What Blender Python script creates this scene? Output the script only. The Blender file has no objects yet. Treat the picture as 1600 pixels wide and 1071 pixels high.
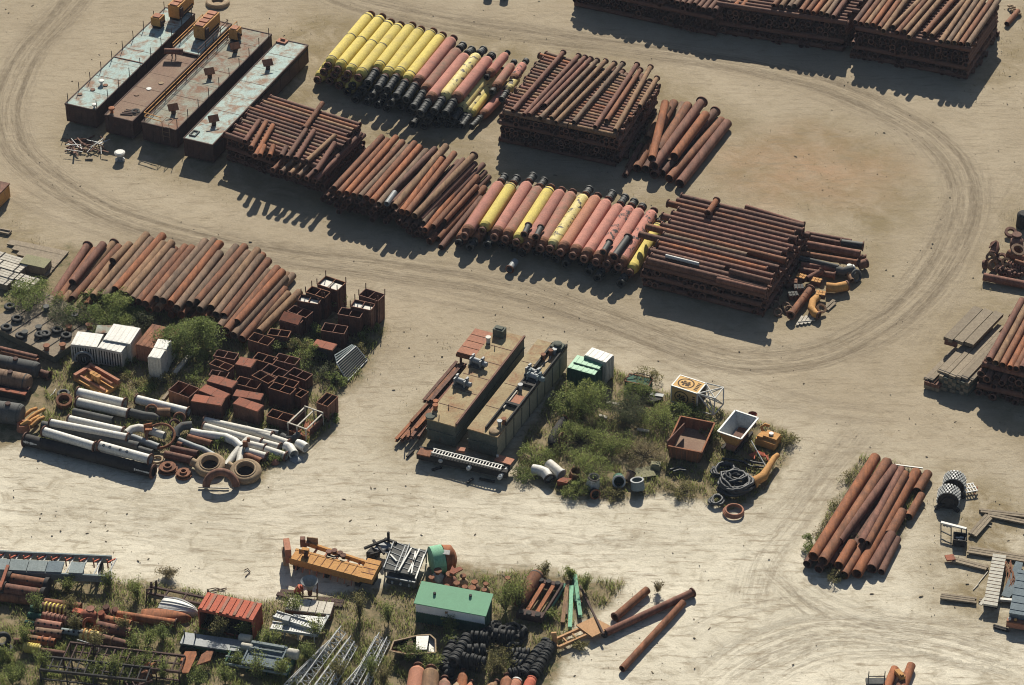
import bpy, math, random
import numpy as np
from mathutils import Vector, Matrix
random.seed(7); rng = np.random.default_rng(7)
S = bpy.context.scene
# ---------------------------------------------------------------- camera, sky, sun, exposure
EL = math.radians(36.0); H = 185.0; FPX = 4537.0
CAM = Vector((0, -H / math.tan(EL), H))
cd = bpy.data.cameras.new('camera'); cam = bpy.data.objects.new('camera', cd); S.collection.objects.link(cam)
cam.location = CAM; cam.rotation_euler = (math.pi / 2 - EL, 0, 0)
cd.sensor_width = 36.0; cd.lens = FPX / 1600 * 36.0; cd.clip_start = 1; cd.clip_end = 6000
S.camera = cam
SUN_EL = math.radians(35.0); SUN_AZ = math.radians(4.0)      # azimuth from +Y towards +X
w = bpy.data.worlds.new('World'); S.world = w; w.use_nodes = True
nt = w.node_tree
sky = nt.nodes.new('ShaderNodeTexSky'); sky.sky_type = 'NISHITA'; sky.sun_disc = False
sky.sun_elevation = SUN_EL; sky.sun_rotation = SUN_AZ
nt.links.new(sky.outputs[0], nt.nodes['Background'].inputs[0]); nt.nodes['Background'].inputs[1].default_value = 0.05
sd = bpy.data.lights.new('sun', 'SUN'); sun = bpy.data.objects.new('sun', sd); S.collection.objects.link(sun)
sd.energy = 5.0; sd.angle = math.radians(0.5); sd.color = (1.0, 0.93, 0.80)
sdir = Vector((math.sin(SUN_AZ) * math.cos(SUN_EL), math.cos(SUN_AZ) * math.cos(SUN_EL), math.sin(SUN_EL)))
sun.rotation_euler = sdir.to_track_quat('Z', 'Y').to_euler()
S.view_settings.view_transform = 'Standard'; S.view_settings.look = 'None'
S.view_settings.exposure = 0.6; S.view_settings.gamma = 1.0
S.render.engine = 'CYCLES'; S.cycles.pixel_filter_type = 'BLACKMAN_HARRIS'; S.cycles.filter_width = 1.05

# ---------------------------------------------------------------- pixel (1600 x 1071 photo) -> world point at height z
FWD = Vector((0, math.cos(EL), -math.sin(EL))); UPV = Vector((0, math.sin(EL), math.cos(EL)))
def P(px, py, z=0.0):
    d = Vector(((px - 800) / FPX, 0, 0)) + UPV * ((535.5 - py) / FPX) + FWD
    return CAM + d * ((z - H) / d.z)
def Zm(ox, oy, k=3.9675):
    return lambda x, y, z=0.0: P(ox + x / k, oy + y / k, z)
A1, A2, A3, A4 = [Zm(o, 0) for o in (0, 400, 800, 1200)]
B1, B2, B3, B4 = [Zm(o, 260) for o in (0, 400, 800, 1200)]
C1, C2, C3, C4 = [Zm(o, 520) for o in (0, 400, 800, 1200)]
D1, D2, D3, D4 = [Zm(o, 800, 3.9525) for o in (0, 400, 800, 1200)]

# ---------------------------------------------------------------- mesh builder
class MB:
    def __init__(s, M=None):
        s.v = []; s.f = []; s.sm = []; s.M = M
    def _p(s, p):
        p = Vector(p)
        return (s.M @ p) if s.M is not None else p
    def quad(s, *pts, smooth=False):
        b = len(s.v); s.v += [s._p(p) for p in pts]; s.f.append(tuple(range(b, b + len(pts)))); s.sm.append(smooth); return s
    def hexa(s, b4, t4):
        b = len(s.v); s.v += [s._p(p) for p in list(b4) + list(t4)]
        s.f += [(b+3,b+2,b+1,b), (b+4,b+5,b+6,b+7)] + [(b+i, b+(i+1)%4, b+4+(i+1)%4, b+4+i) for i in range(4)]
        s.sm += [False]*6; return s
    def box(s, c, size, R=None):
        c = Vector(c); hx, hy, hz = [q / 2 for q in size]
        cs = [Vector((x*hx, y*hy, z*hz)) for z in (-1, 1) for x, y in ((-1,-1),(1,-1),(1,1),(-1,1))]
        if R is not None: cs = [R @ q for q in cs]
        cs = [c + q for q in cs]
        return s.hexa(cs[:4], cs[4:])
    def bar(s, p0, p1, wx, wz=None):
        p0, p1 = Vector(p0), Vector(p1); wz = wx if wz is None else wz
        d = (p1 - p0).normalized(); up = Vector((0,0,1)) if abs(d.z) < .95 else Vector((0,1,0))
        sx = d.cross(up).normalized() * wx/2; sz = sx.normalized().cross(d) * wz/2
        q = lambda p: [p-sx-sz, p+sx-sz, p+sx+sz, p-sx+sz]
        return s.hexa(q(p0), q(p1))
    def ring_pts(s, p0, d, prof, seg, a0=0.0):
        up = Vector((0,0,1)) if abs(d.z) < .95 else Vector((1,0,0))
        e1 = d.cross(up).normalized(); e2 = e1.cross(d)
        return [[p0 + d*t + (e1*math.cos(a0+2*math.pi*i/seg) + e2*math.sin(a0+2*math.pi*i/seg))*r for i in range(seg)] for t, r in prof]
    def lathe(s, p0, d, prof, seg=16, soft=False):
        p0, d = Vector(p0), Vector(d).normalized()
        rings = s.ring_pts(p0, d, prof, seg)
        if soft:
            b = len(s.v)
            for r in rings: s.v += [s._p(p) for p in r]
            for k in range(len(rings)-1):
                for i in range(seg):
                    j = (i+1) % seg
                    s.f.append((b+k*seg+j, b+k*seg+i, b+(k+1)*seg+i, b+(k+1)*seg+j)); s.sm.append(True)
            return s
        for k in range(len(rings)-1):
            if prof[k][1] < 1e-6 and prof[k+1][1] < 1e-6: continue
            b = len(s.v); s.v += [s._p(p) for p in rings[k]] + [s._p(p) for p in rings[k+1]]
            for i in range(seg):
                j = (i+1) % seg
                s.f.append((b+j, b+i, b+seg+i, b+seg+j)); s.sm.append(True)
        return s
    def tube(s, p0, p1, r, inner=None, seg=16, r1=None):
        p0, p1 = Vector(p0), Vector(p1); L = (p1-p0).length; r1 = r if r1 is None else r1
        if inner: prof = [(0, inner), (0, r), (L, r1), (L, inner), (0, inner)]
        else: prof = [(0, 0), (0, r), (L, r1), (L, 0)]
        return s.lathe(p0, p1-p0, prof, seg)
    def sweep(s, pts, r, seg=10, closed=False, hollow=False):
        pts = [Vector(p) for p in pts]; n = len(pts); b = len(s.v); e1 = None
        rs = r if isinstance(r, (list, tuple)) else [r]*n
        fr = []
        for k in range(n):
            a = pts[k-1] if (k > 0 or closed) else pts[k]; c = pts[(k+1) % n] if (k < n-1 or closed) else pts[k]
            d = (c-a).normalized()
            if e1 is None:
                up = Vector((0,0,1)) if abs(d.z) < .9 else Vector((1,0,0)); e1 = d.cross(up).normalized()
            else: e1 = (e1 - d*e1.dot(d)).normalized()
            fr.append((pts[k], d, e1.copy(), e1.cross(d)))
        def rings(scale, flip):
            b = len(s.v)
            for k, (p, d, x, y) in enumerate(fr):
                s.v += [s._p(p + (x*math.cos(2*math.pi*i/seg) + y*math.sin(2*math.pi*i/seg))*rs[k]*scale) for i in range(seg)]
            for k in range(n if closed else n-1):
                k2 = (k+1) % n
                for i in range(seg):
                    j = (i+1) % seg
                    q = (b+k*seg+j, b+k*seg+i, b+k2*seg+i, b+k2*seg+j)
                    s.f.append(q[::-1] if flip else q); s.sm.append(True)
            return b
        b = rings(1, False)
        if not closed:
            if hollow:
                for e in (0, n-1):
                    p, d, x, y = fr[e]; bb = len(s.v)
                    for sc in (1, .86): s.v += [s._p(p + (x*math.cos(2*math.pi*i/seg) + y*math.sin(2*math.pi*i/seg))*rs[e]*sc) for i in range(seg)]
                    for i in range(seg):
                        j = (i+1) % seg; s.f.append((bb+i, bb+j, bb+seg+j, bb+seg+i)); s.sm.append(False)
                rings(.86, True)
            else:
                for e in (0, n-1):
                    bb = len(s.v); p, d, x, y = fr[e]
                    s.v += [s._p(p + (x*math.cos(2*math.pi*i/seg) + y*math.sin(2*math.pi*i/seg))*rs[e]) for i in range(seg)]
                    s.f.append(tuple(range(bb, bb+seg))); s.sm.append(False)
        return s
    def torus(s, c, axis, R, r, seg=24, ss=10, arc=1.0, a0=0.0):
        c, d = Vector(c), Vector(axis).normalized()
        up = Vector((0,0,1)) if abs(d.z) < .95 else Vector((1,0,0))
        e1 = d.cross(up).normalized(); e2 = e1.cross(d)
        n = seg if arc >= 1 else seg+1
        pts = [c + (e1*math.cos(a0+2*math.pi*arc*i/seg) + e2*math.sin(a0+2*math.pi*arc*i/seg))*R for i in range(n)]
        return s.sweep(pts, r, ss, closed=arc >= 1)
    def prism(s, pts, h):                      # polygon (list of world points) extruded upwards by h
        n = len(pts); b = len(s.v); h = Vector((0,0,h)) if not isinstance(h, Vector) else h
        s.v += [s._p(p) for p in pts] + [s._p(Vector(p)+h) for p in pts]
        s.f += [tuple(range(b+n-1, b-1, -1)), tuple(range(b+n, b+2*n))] + [(b+i, b+(i+1)%n, b+n+(i+1)%n, b+n+i) for i in range(n)]
        s.sm += [False]*(n+2); return s
    def base(s):
        n = len(s.v)
        zs = min(p.z for p in s.v); c = Vector((0,0,0))
        for p in s.v: c += p
        c /= n; c.z = zs; return c

def root_base(o):
    while o.parent: o = o.parent
    return o.location.copy()
def link(name, mesh): 
    o = bpy.data.objects.new(name, mesh); S.collection.objects.link(o); return o
def build(name, mb, m, parent=None, label=None):
    base = root_base(parent) if parent else mb.base()
    me = bpy.data.meshes.new(name)
    me.from_pydata([tuple(p-base) for p in mb.v], [], mb.f)
    me.polygons.foreach_set('use_smooth', mb.sm)
    if m: me.materials.append(m)
    me.update()
    o = link(name, me)
    if parent: o.parent = parent
    else: o.location = base
    if label: o['label'] = label
    return o
def tag(o, label, cat, group=None, kind=None):
    o['label'] = label
    if cat: o['category'] = cat
    if group: o['group'] = group
    o['kind'] = kind or 'thing'
    return o
def thing(name, base, label, cat, group=None):
    o = link(name, None); o.location = Vector(base); o.empty_display_size = .3
    return tag(o, label, cat, group)
def one(name, mb, m, label, cat, group=None):
    return tag(build(name, mb, m), label, cat, group)
def fr(p, ang=-26.0, tilt=0.0):
    return Matrix.Translation(Vector(p)) @ Matrix.Rotation(math.radians(ang), 4, 'Z') @ Matrix.Rotation(math.radians(tilt), 4, 'X')
ORD = ['first','second','third','fourth','fifth','sixth','seventh','eighth','ninth','tenth','eleventh','twelfth','thirteenth','fourteenth','fifteenth','sixteenth','seventeenth','eighteenth','nineteenth','twentieth']
def ordn(i):
    if i < 20: return ORD[i]
    t = {2:'twenty',3:'thirty',4:'forty',5:'fifty'}[(i+1)//10]; u = (i+1) % 10
    return {2:'twentieth',3:'thirtieth',4:'fortieth',5:'fiftieth'}[(i+1)//10] if u == 0 else t + '-' + ORD[u-1]
U = random.uniform

# ---------------------------------------------------------------- materials
def ramp(nt, fac, stops):
    r = nt.nodes.new('ShaderNodeValToRGB'); e = r.color_ramp.elements
    while len(e) < len(stops): e.new(.5)
    for q, (p, c) in zip(e, stops):
        q.position = p; q.color = (c, c, c, 1) if not hasattr(c, '__len__') else (*c, 1)
    nt.links.new(fac, r.inputs[0]); return r.outputs[0]
def noise(nt, vec, scale, detail=4, rough=.6, dist=0.0):
    n = nt.nodes.new('ShaderNodeTexNoise'); n.inputs['Scale'].default_value = scale; n.inputs['Detail'].default_value = detail
    n.inputs['Roughness'].default_value = rough; n.inputs['Distortion'].default_value = dist
    nt.links.new(vec, n.inputs['Vector']); return n.outputs[0]
def mix(nt, fac, a, b, mode='MIX'):
    m = nt.nodes.new('ShaderNodeMix'); m.data_type = 'RGBA'; m.blend_type = mode
    for s, v in ((0, fac), (6, a), (7, b)):
        if hasattr(v, 'is_linked'): nt.links.new(v, m.inputs[s])
        elif isinstance(v, (int, float)): m.inputs[s].default_value = v if s == 0 else (v, v, v, 1)
        else: m.inputs[s].default_value = (*v, 1)
    return m.outputs[2]
def math_(nt, op, a, b=0.0, clamp=False):
    m = nt.nodes.new('ShaderNodeMath'); m.operation = op; m.use_clamp = clamp
    for i, v in enumerate((a, b)):
        if hasattr(v, 'is_linked'): nt.links.new(v, m.inputs[i])
        else: m.inputs[i].default_value = v
    return m.outputs[0]
MATS = {}
def mat(name, c1, c2=None, scale=.8, rough=.85, patch=None, amount=.45, pscale=1.5, edge=.06, var=.25, bump=.15, metal=0.0, grain=.26, bands=False):
    """weathered surface: two tones blended by noise, patches of a third (rust, bare steel), object to object variation"""
    m = bpy.data.materials.new(name); m.use_nodes = True; nt = m.node_tree; N = nt.nodes; bs = N['Principled BSDF']
    g = N.new('ShaderNodeNewGeometry'); oi = N.new('ShaderNodeObjectInfo')
    off = N.new('ShaderNodeVectorMath'); off.operation = 'SCALE'; off.inputs[0].default_value = (13.7, 7.9, 3.1)
    sc = math_(nt, 'MULTIPLY', oi.outputs['Random'], 20.0); nt.links.new(sc, off.inputs['Scale'])
    ad = N.new('ShaderNodeVectorMath'); ad.operation = 'ADD'; nt.links.new(g.outputs['Position'], ad.inputs[0]); nt.links.new(off.outputs[0], ad.inputs[1])
    v = ad.outputs[0]
    if c2 is None: c2 = tuple(x*.72 for x in c1)
    col = mix(nt, ramp(nt, noise(nt, v, scale, 6, .65), [(.35, 0), (.68, 1)]), c1, c2)
    if patch:
        f = ramp(nt, noise(nt, v, pscale, 7, .68, .4), [(1-amount-edge, 0), (1-amount+edge, 1)])
        col = mix(nt, f, col, patch)
    if bands:
        mp = N.new('ShaderNodeMapping'); mp.inputs['Rotation'].default_value = (0, 0, math.radians(-64)); mp.inputs['Scale'].default_value = (1.9, .4, .4); nt.links.new(v, mp.inputs[0])
        col = mix(nt, 1.0, col, ramp(nt, noise(nt, mp.outputs[0], 1.0, 5, .75), [(.3, .55), (.5, 1.0), (.72, 1.5)]), 'MULTIPLY')
    col = mix(nt, 1.0, col, ramp(nt, noise(nt, v, 6.0, 3, .6), [(.3, 1-grain), (.7, 1+grain*.45)]), 'MULTIPLY')
    hs = N.new('ShaderNodeHueSaturation'); nt.links.new(col, hs.inputs['Color'])
    nt.links.new(math_(nt, 'ADD', math_(nt, 'MULTIPLY', oi.outputs['Random'], var), 1-var/2), hs.inputs['Value'])
    nt.links.new(hs.outputs[0], bs.inputs['Base Color'])
    bs.inputs['Roughness'].default_value = rough; bs.inputs['Metallic'].default_value = metal
    bs.inputs['Specular IOR Level'].default_value = .3
    if bump:
        b = N.new('ShaderNodeBump'); b.inputs['Strength'].default_value = bump; b.inputs['Distance'].default_value = .05
        nt.links.new(noise(nt, v, 9.0, 4), b.inputs['Height']); nt.links.new(b.outputs[0], bs.inputs['Normal'])
    MATS[name] = m; return m
R_DARK = mat('rust_dark', (.105,.050,.036), (.165,.082,.055), patch=(.06,.036,.03), amount=.35, bands=True)
R_PURP = mat('rust_purple', (.15,.066,.046), (.195,.09,.06), patch=(.22,.095,.045), amount=.30, bands=True)
R_MID = mat('rust_brown', (.215,.088,.042), (.15,.066,.038), patch=(.26,.10,.042), amount=.35, bands=True)
R_ORNG = mat('rust_orange', (.29,.105,.042), (.22,.085,.042), patch=(.13,.07,.05), amount=.3, bands=True)
R_TAN = mat('rust_tan', (.25,.150,.080), (.19,.105,.06), patch=(.15,.07,.04), amount=.35, bands=True)
R_GREY = mat('rust_grey', (.19,.120,.076), (.135,.09,.062), patch=(.22,.10,.05), amount=.35, bands=True)
RUSTN = {R_DARK:'dark brown', R_PURP:'purplish brown', R_MID:'rusty brown', R_ORNG:'bright orange-rust', R_TAN:'tan rusted', R_GREY:'greyish brown'}
YEL = mat('yellow_paint', (.62,.505,.125), (.56,.45,.12), patch=(.40,.315,.12), amount=.36, pscale=.7, edge=.15, var=.15, rough=.85)
YELF = mat('yellow_flaked_paint', (.62,.53,.22), (.56,.44,.15), patch=(.06,.05,.045), amount=.42, pscale=1.3, edge=.02, var=.1, rough=.7)
PINK = mat('pink_paint', (.45,.20,.15), (.38,.165,.13), patch=(.29,.15,.115), amount=.36, pscale=.8, edge=.15, var=.25, rough=.9)
PINKF = mat('pink_flaked_paint', (.48,.21,.16), (.42,.17,.13), patch=(.05,.045,.045), amount=.45, pscale=1.1, edge=.02, var=.1)
PINKD = mat('dusty_pink_paint', (.33,.14,.10), (.27,.14,.10), patch=(.20,.12,.08), amount=.45, pscale=1.2, edge=.1)
ORGB = mat('orange_brown_paint', (.38,.17,.10), (.32,.14,.09), patch=(.24,.12,.08), amount=.35)
RUB = mat('black_rubber', (.032,.035,.035), (.05,.052,.05), rough=.65, var=.4)
TYRE = mat('tyre_rubber', (.016,.017,.018), (.032,.033,.033), rough=.75, var=.5, bump=.3)
DBLUE = mat('deck_blue_paint', (.32,.42,.40), (.36,.44,.40), scale=.35, patch=(.24,.15,.10), amount=.45, pscale=.7, edge=.09, var=.1)
DGREY = mat('deck_worn_paint', (.24,.27,.23), (.24,.21,.15), scale=.4, patch=(.19,.10,.06), amount=.48, pscale=.6, edge=.09, var=.1)
DRUST = mat('deck_rust', (.175,.105,.072), (.215,.145,.098), scale=.35, patch=(.23,.19,.13), amount=.33, pscale=.7, edge=.1)
DTAN = mat('deck_tan', (.33,.265,.15), (.25,.18,.095), scale=.4, patch=(.24,.125,.06), amount=.42, pscale=.6, edge=.1, var=.1)
HULL = mat('hull_dark', (.05,.03,.026), (.08,.043,.034), patch=(.11,.05,.035), amount=.35, var=.2)
HULLT = mat('hull_tan', (.34,.30,.21), (.27,.23,.16), patch=(.14,.09,.055), amount=.3)
HULLG = mat('hull_grey_green', (.07,.08,.065), (.11,.115,.09), patch=(.10,.065,.04), amount=.35)
WHITE = mat('white_paint', (.54,.52,.46), (.45,.43,.38), patch=(.33,.26,.19), amount=.32, pscale=1.0, edge=.05, var=.1, rough=.6)
WHITE2 = mat('clean_white_paint', (.58,.57,.53), (.50,.49,.45), var=.08, rough=.55)
GREY = mat('grey_steel', (.24,.26,.27), (.17,.185,.19), patch=(.14,.10,.08), amount=.28, rough=.55, var=.2)
LGREY = mat('galvanised_steel', (.46,.47,.46), (.36,.37,.36), rough=.5, var=.2)
DKGREY = mat('dark_grey_steel', (.06,.063,.062), (.10,.10,.095), patch=(.10,.055,.035), amount=.35)
BLACK = mat('black_steel', (.022,.021,.021), (.04,.036,.033), var=.3)
GREEN = mat('green_paint', (.155,.37,.215), (.145,.34,.20), patch=(.14,.29,.17), amount=.25, edge=.15, var=.05, rough=.55, grain=.08)
DGREEN = mat('dark_green_paint', (.035,.10,.065), (.03,.08,.055), var=.1)
LGREEN = mat('mint_paint', (.20,.42,.27), (.15,.33,.22), patch=(.12,.10,.07), amount=.27)
TEAL = mat('blue_green_paint', (.215,.25,.25), (.16,.195,.20), patch=(.12,.09,.07), amount=.3)
ORANGE = mat('orange_paint', (.50,.265,.085), (.42,.21,.07), patch=(.22,.105,.05), amount=.35, pscale=1.2, var=.15)
RED = mat('red_paint', (.44,.115,.065), (.38,.095,.055), patch=(.27,.10,.06), amount=.35, var=.15)
REDB = mat('red_oxide_paint', (.27,.085,.045), (.21,.075,.045), patch=(.13,.065,.045), amount=.4, var=.3)
BINR = mat('bin_rust', (.075,.034,.026), (.12,.05,.034), patch=(.05,.03,.026), amount=.4, var=.4)
TAN = mat('tan_cast_iron', (.32,.24,.15), (.25,.17,.10), patch=(.17,.09,.05), amount=.35)
WOOD = mat('weathered_wood', (.25,.205,.145), (.19,.15,.105), scale=2.0, var=.35)
WOODP = mat('pale_wood', (.50,.47,.40), (.40,.36,.30), scale=2.0, var=.25)
CONC = mat('pale_concrete', (.46,.44,.38), (.38,.36,.30), scale=1.2, var=.15)
BGREY = mat('blue_grey_sheet', (.13,.165,.185), (.10,.13,.15), var=.15)
SIGNP = mat('sign_orange', (.60,.38,.15), (.54,.33,.12), patch=(.50,.36,.20), amount=.3, var=.05, grain=.1)
TANP = mat('tan_orange_plate', (.44,.26,.13), (.38,.21,.10), patch=(.28,.15,.08), amount=.3, var=.1)
WHITEP = mat('white_corrugated', (.80,.80,.76), (.72,.72,.68), var=.02, grain=.08)
KHAKI = mat('khaki_sheet', (.22,.21,.12), (.17,.16,.09))
def leafmat(name, c1, c2):
    m = bpy.data.materials.new(name); m.use_nodes = True; nt = m.node_tree; N = nt.nodes; bs = N['Principled BSDF']
    g = N.new('ShaderNodeNewGeometry')
    c = mix(nt, ramp(nt, noise(nt, g.outputs['Position'], 1.1, 3), [(.35, 0), (.65, 1)]), c1, c2)
    c = mix(nt, 1.0, c, ramp(nt, g.outputs['Random Per Island'], [(0, .6), (1, 1.35)]), 'MULTIPLY')
    nt.links.new(c, bs.inputs['Base Color']); bs.inputs['Roughness'].default_value = .6; bs.inputs['Specular IOR Level'].default_value = .25
    tr = N.new('ShaderNodeBsdfTranslucent'); nt.links.new(c, tr.inputs[0])
    ms = N.new('ShaderNodeMixShader'); ms.inputs[0].default_value = .55
    nt.links.new(bs.outputs[0], ms.inputs[1]); nt.links.new(tr.outputs[0], ms.inputs[2]); nt.links.new(ms.outputs[0], N['Material Output'].inputs[0])
    return m
LF_L = leafmat('leaf_light', (.185,.228,.07), (.245,.27,.09))
LF_M = leafmat('leaf_mid', (.145,.19,.06), (.20,.23,.08))
LF_D = leafmat('leaf_dark', (.075,.092,.05), (.115,.12,.066))
LF_O = leafmat('leaf_olive', (.18,.175,.07), (.22,.19,.09))
LF_DRY = leafmat('leaf_dry', (.25,.205,.12), (.18,.155,.085))
STEM = mat('stem_bark', (.10,.08,.055), (.07,.055,.04))

# ---------------------------------------------------------------- ground, with wheel tracks and weedy soil as mesh attributes
def axis_coords(lo, hi, step):
    c = np.arange(lo, hi+step/2, step)
    return np.concatenate([[-940, -350, lo-60, lo-15], c, [hi+15, hi+60, 350, 940]])
gx = axis_coords(-90, 90, .4); gy = axis_coords(-68, 96, .4)
GX, GY = np.meshgrid(gx, gy); gp = np.stack([GX.ravel(), GY.ravel()], 1)
def poly_field(pts, soft):
    """1 inside the polygon, fading to 0 over `soft` metres round its outline"""
    q = np.array([[p.x, p.y] for p in pts]); n = len(q); x, y = gp[:,0], gp[:,1]
    ins = np.zeros(len(gp), bool); dist = np.full(len(gp), 1e9)
    for i in range(n):
        a, b = q[i], q[(i+1) % n]
        c = ((a[1] > y) != (b[1] > y)) & (x < (b[0]-a[0])*(y-a[1])/((b[1]-a[1]) or 1e-9)+a[0]); ins ^= c
        ab = b-a; t = np.clip(((x-a[0])*ab[0]+(y-a[1])*ab[1])/max(ab @ ab, 1e-9), 0, 1)
        dist = np.minimum(dist, np.hypot(x-a[0]-t*ab[0], y-a[1]-t*ab[1]))
    sd = np.where(ins, dist, -dist)
    return np.clip(.5 + sd/(2*soft), 0, 1)
def smooth_line(pts, n=14):
    q = [Vector((p.x, p.y)) for p in pts]; q = [q[0]*2-q[1]] + q + [q[-1]*2-q[-2]]; out = []
    for i in range(1, len(q)-2):
        for k in range(n):
            t = k/n; a, b, c, d = q[i-1:i+3]
            out.append(.5*((2*b)+(c-a)*t+(2*a-5*b+4*c-d)*t*t+(3*b-a-3*c+d)*t**3))
    out.append(q[-2]); return np.array([[v.x, v.y] for v in out])
def tracks(lines):
    n = len(gp); m = np.zeros(n); td = np.zeros(n); ts = np.zeros(n); off = 0
    for pts, hw, amt in lines:
        q = smooth_line([P(*p) for p in pts]); s0 = off
        best = np.full(n, 1e9); bd = np.zeros(n); bs = np.zeros(n); tot = sum(np.hypot(*(q[i+1]-q[i])) for i in range(len(q)-1))
        for i in range(len(q)-1):
            a, b = q[i], q[i+1]; ab = b-a; L = np.hypot(*ab)
            if L < 1e-6: continue
            t = np.clip(((gp[:,0]-a[0])*ab[0]+(gp[:,1]-a[1])*ab[1])/(L*L), 0, 1)
            dx = gp[:,0]-a[0]-t*ab[0]; dy = gp[:,1]-a[1]-t*ab[1]; dd = np.hypot(dx, dy)
            k = dd < best; best[k] = dd[k]; bd[k] = ((ab[0]*dy-ab[1]*dx)/L)[k]; bs[k] = (s0-off+t*L)[k]; s0 += L
        endf = np.clip(np.minimum(bs, tot-bs)/4.0, 0, 1)
        mm = np.clip((hw-best)/(hw*.45), 0, 1)*amt*endf
        k = mm > m; m[k] = mm[k]; td[k] = bd[k]+off*.37; ts[k] = bs[k]+off; off += 211
    return m, td, ts
TA = tracks([
 ([(150,-40),(95,25),(48,78),(22,128),(10,180),(28,235),(85,285),(180,335),(300,372),(440,400),(600,420),(800,452),(950,500),(1080,548),(1180,566),(1290,552),(1390,500),(1465,425),(1505,340),(1500,270),(1455,215),(1380,170),(1280,130),(1150,100),(1000,78),(850,58),(700,36),(560,5),(480,-30)], 3.4, 1.0),
 ([(1168,960),(1190,880),(1225,830),(1270,770),(1310,720),(1360,660)], 2.6, .7),
 ([(1100,1075),(1160,1030),(1240,995),(1330,985),(1460,1002),(1620,1045)], 3.6, .9),
 ([(1080,1060),(1150,1015),(1230,980),(1320,970)], 1.6, .9),
 ([(1180,1075),(1260,1030),(1350,1015),(1480,1025),(1620,1068)], 1.8, .9),
 ([(1200,890),(1240,935),(1300,975),(1400,1010)], 1.5, .8),
 ([(1410,470),(1470,380),(1500,300),(1490,240)], 2.4, 1.0),
 ([(-20,815),(150,820),(330,850),(560,862),(800,868),(1080,850)], 3.0, .35),
])
TB = tracks([
 ([(0,285),(80,330),(190,368),(330,398),(480,425),(640,455),(820,490),(1000,540),(1150,600),(1290,640),(1420,650)], 2.6, .55),
 ([(1420,560),(1470,470),(1540,360),(1610,240)], 3.0, .5),
 ([(1190,850),(1230,900),(1290,940),(1370,970),(1480,985),(1600,990)], 2.4, .75),
 ([(380,770),(470,700),(540,620),(600,540),(640,470)], 3.0, .35),
 ([(-20,735),(120,775),(300,800),(520,770),(700,790),(960,830),(1180,830),(1300,720)], 4.5, .4),
 ([(1060,1005),(1140,960),(1250,940),(1340,950)], 1.6, .7),
 ([(1290,560),(1400,520),(1480,440),(1530,340),(1535,260)], 1.8, .8),
 ([(0,760),(200,790),(420,815),(640,815)], 2.2, .5),
 ([(560,-10),(800,40),(1050,88),(1250,142),(1390,200),(1450,270)], 2.0, .6),
])
def union(polys, soft):
    f = np.zeros(len(gp))
    for p in polys: f = np.maximum(f, poly_field([P(*q) for q in p], soft))
    return f
SOIL = union([
 [(805,745),(800,700),(850,620),(880,570),(960,570),(1040,610),(1140,640),(1235,672),(1240,710),(1205,770),(1150,800),(1040,775),(960,790),(870,778)],
 [(-40,440),(60,395),(110,380),(330,430),(470,470),(600,470),(610,520),(570,600),(530,625),(525,680),(470,712),(400,760),(340,752),(200,705),(60,690),(-40,715)],
 [(-40,905),(150,900),(250,905),(330,925),(430,935),(520,925),(640,905),(700,870),(760,885),(850,885),(900,895),(985,905),(960,950),(890,985),(900,1030),(860,1090),(-40,1090)],
 [(1290,800),(1345,712),(1400,722),(1460,742),(1440,800),(1370,900),(1300,905),(1255,890)],
], 2.2)
YARD = union([
 [(90,215),(120,170),(430,50),(500,60),(520,170),(780,215),(800,250),(980,290),(700,400),(520,340),(340,300),(110,235)],
 [(700,390),(760,290),(1060,300),(1390,380),(1370,450),(1290,500),(1190,510),(1000,460)],
 [(430,55),(480,10),(800,60),(1010,100),(1180,190),(1150,230),(1050,290),(760,200),(480,150)],
 [(1120,215),(1290,180),(1400,230),(1450,310),(1390,390),(1250,330),(1100,300)], [(1440,600),(1480,500),(1600,440),(1620,700),(1540,640)], [(1530,450),(1560,330),(1620,300),(1620,460)],
 [(1460,860),(1480,730),(1620,770),(1620,1000),(1470,960)], [(1500,130),(1570,60),(1620,-10),(1620,90),(1560,140)],
 [(-20,320),(30,330),(110,400),(-20,440)], [(600,700),(620,660),(800,560),(810,760),(700,750)],
], 3.0)
REDS = union([[(1130,250),(1250,215),(1390,260),(1350,300),(1200,310)]], 6.0)
PALE_GLARE = np.clip((-(gp[:,1]) + 4.0 - .34*np.maximum(gp[:,0]-5, 0) + 5*np.sin(gp[:,0]*.11))/36.0, 0, 1)  # near yard brightened: glare and haze put into the sand colour
rn = rng.normal(0, 1, len(gp)); inner = (np.abs(gp[:,0]) < 90) & (gp[:,1] > -68) & (gp[:,1] < 96)
zz = np.where(inner, -.05 + .012*rn + .025*np.sin(gp[:,0]*.7+1.3*np.sin(gp[:,1]*.4)), -.08)
zz -= .03*TA[0]*np.sin(TA[1]*2.2)**2
nx, ny = len(gx), len(gy)
idx = np.arange(nx*ny).reshape(ny, nx)
fq = np.stack([idx[:-1,:-1], idx[:-1,1:], idx[1:,1:], idx[1:,:-1]], -1).reshape(-1, 4)
def np_mesh(name, verts, faces, smooth=False):
    me = bpy.data.meshes.new(name); k = faces.shape[1]
    me.vertices.add(len(verts)); me.vertices.foreach_set('co', np.ascontiguousarray(verts, np.float32).ravel())
    me.loops.add(faces.size); me.loops.foreach_set('vertex_index', np.ascontiguousarray(faces, np.int32).ravel())
    me.polygons.add(len(faces)); me.polygons.foreach_set('loop_start', np.arange(0, faces.size, k, dtype=np.int32))
    if smooth: me.polygons.foreach_set('use_smooth', np.ones(len(faces), bool))
    me.update(calc_edges=True); return me
gm = np_mesh('ground', np.stack([gp[:,0], gp[:,1], zz], 1), fq, True)
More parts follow.
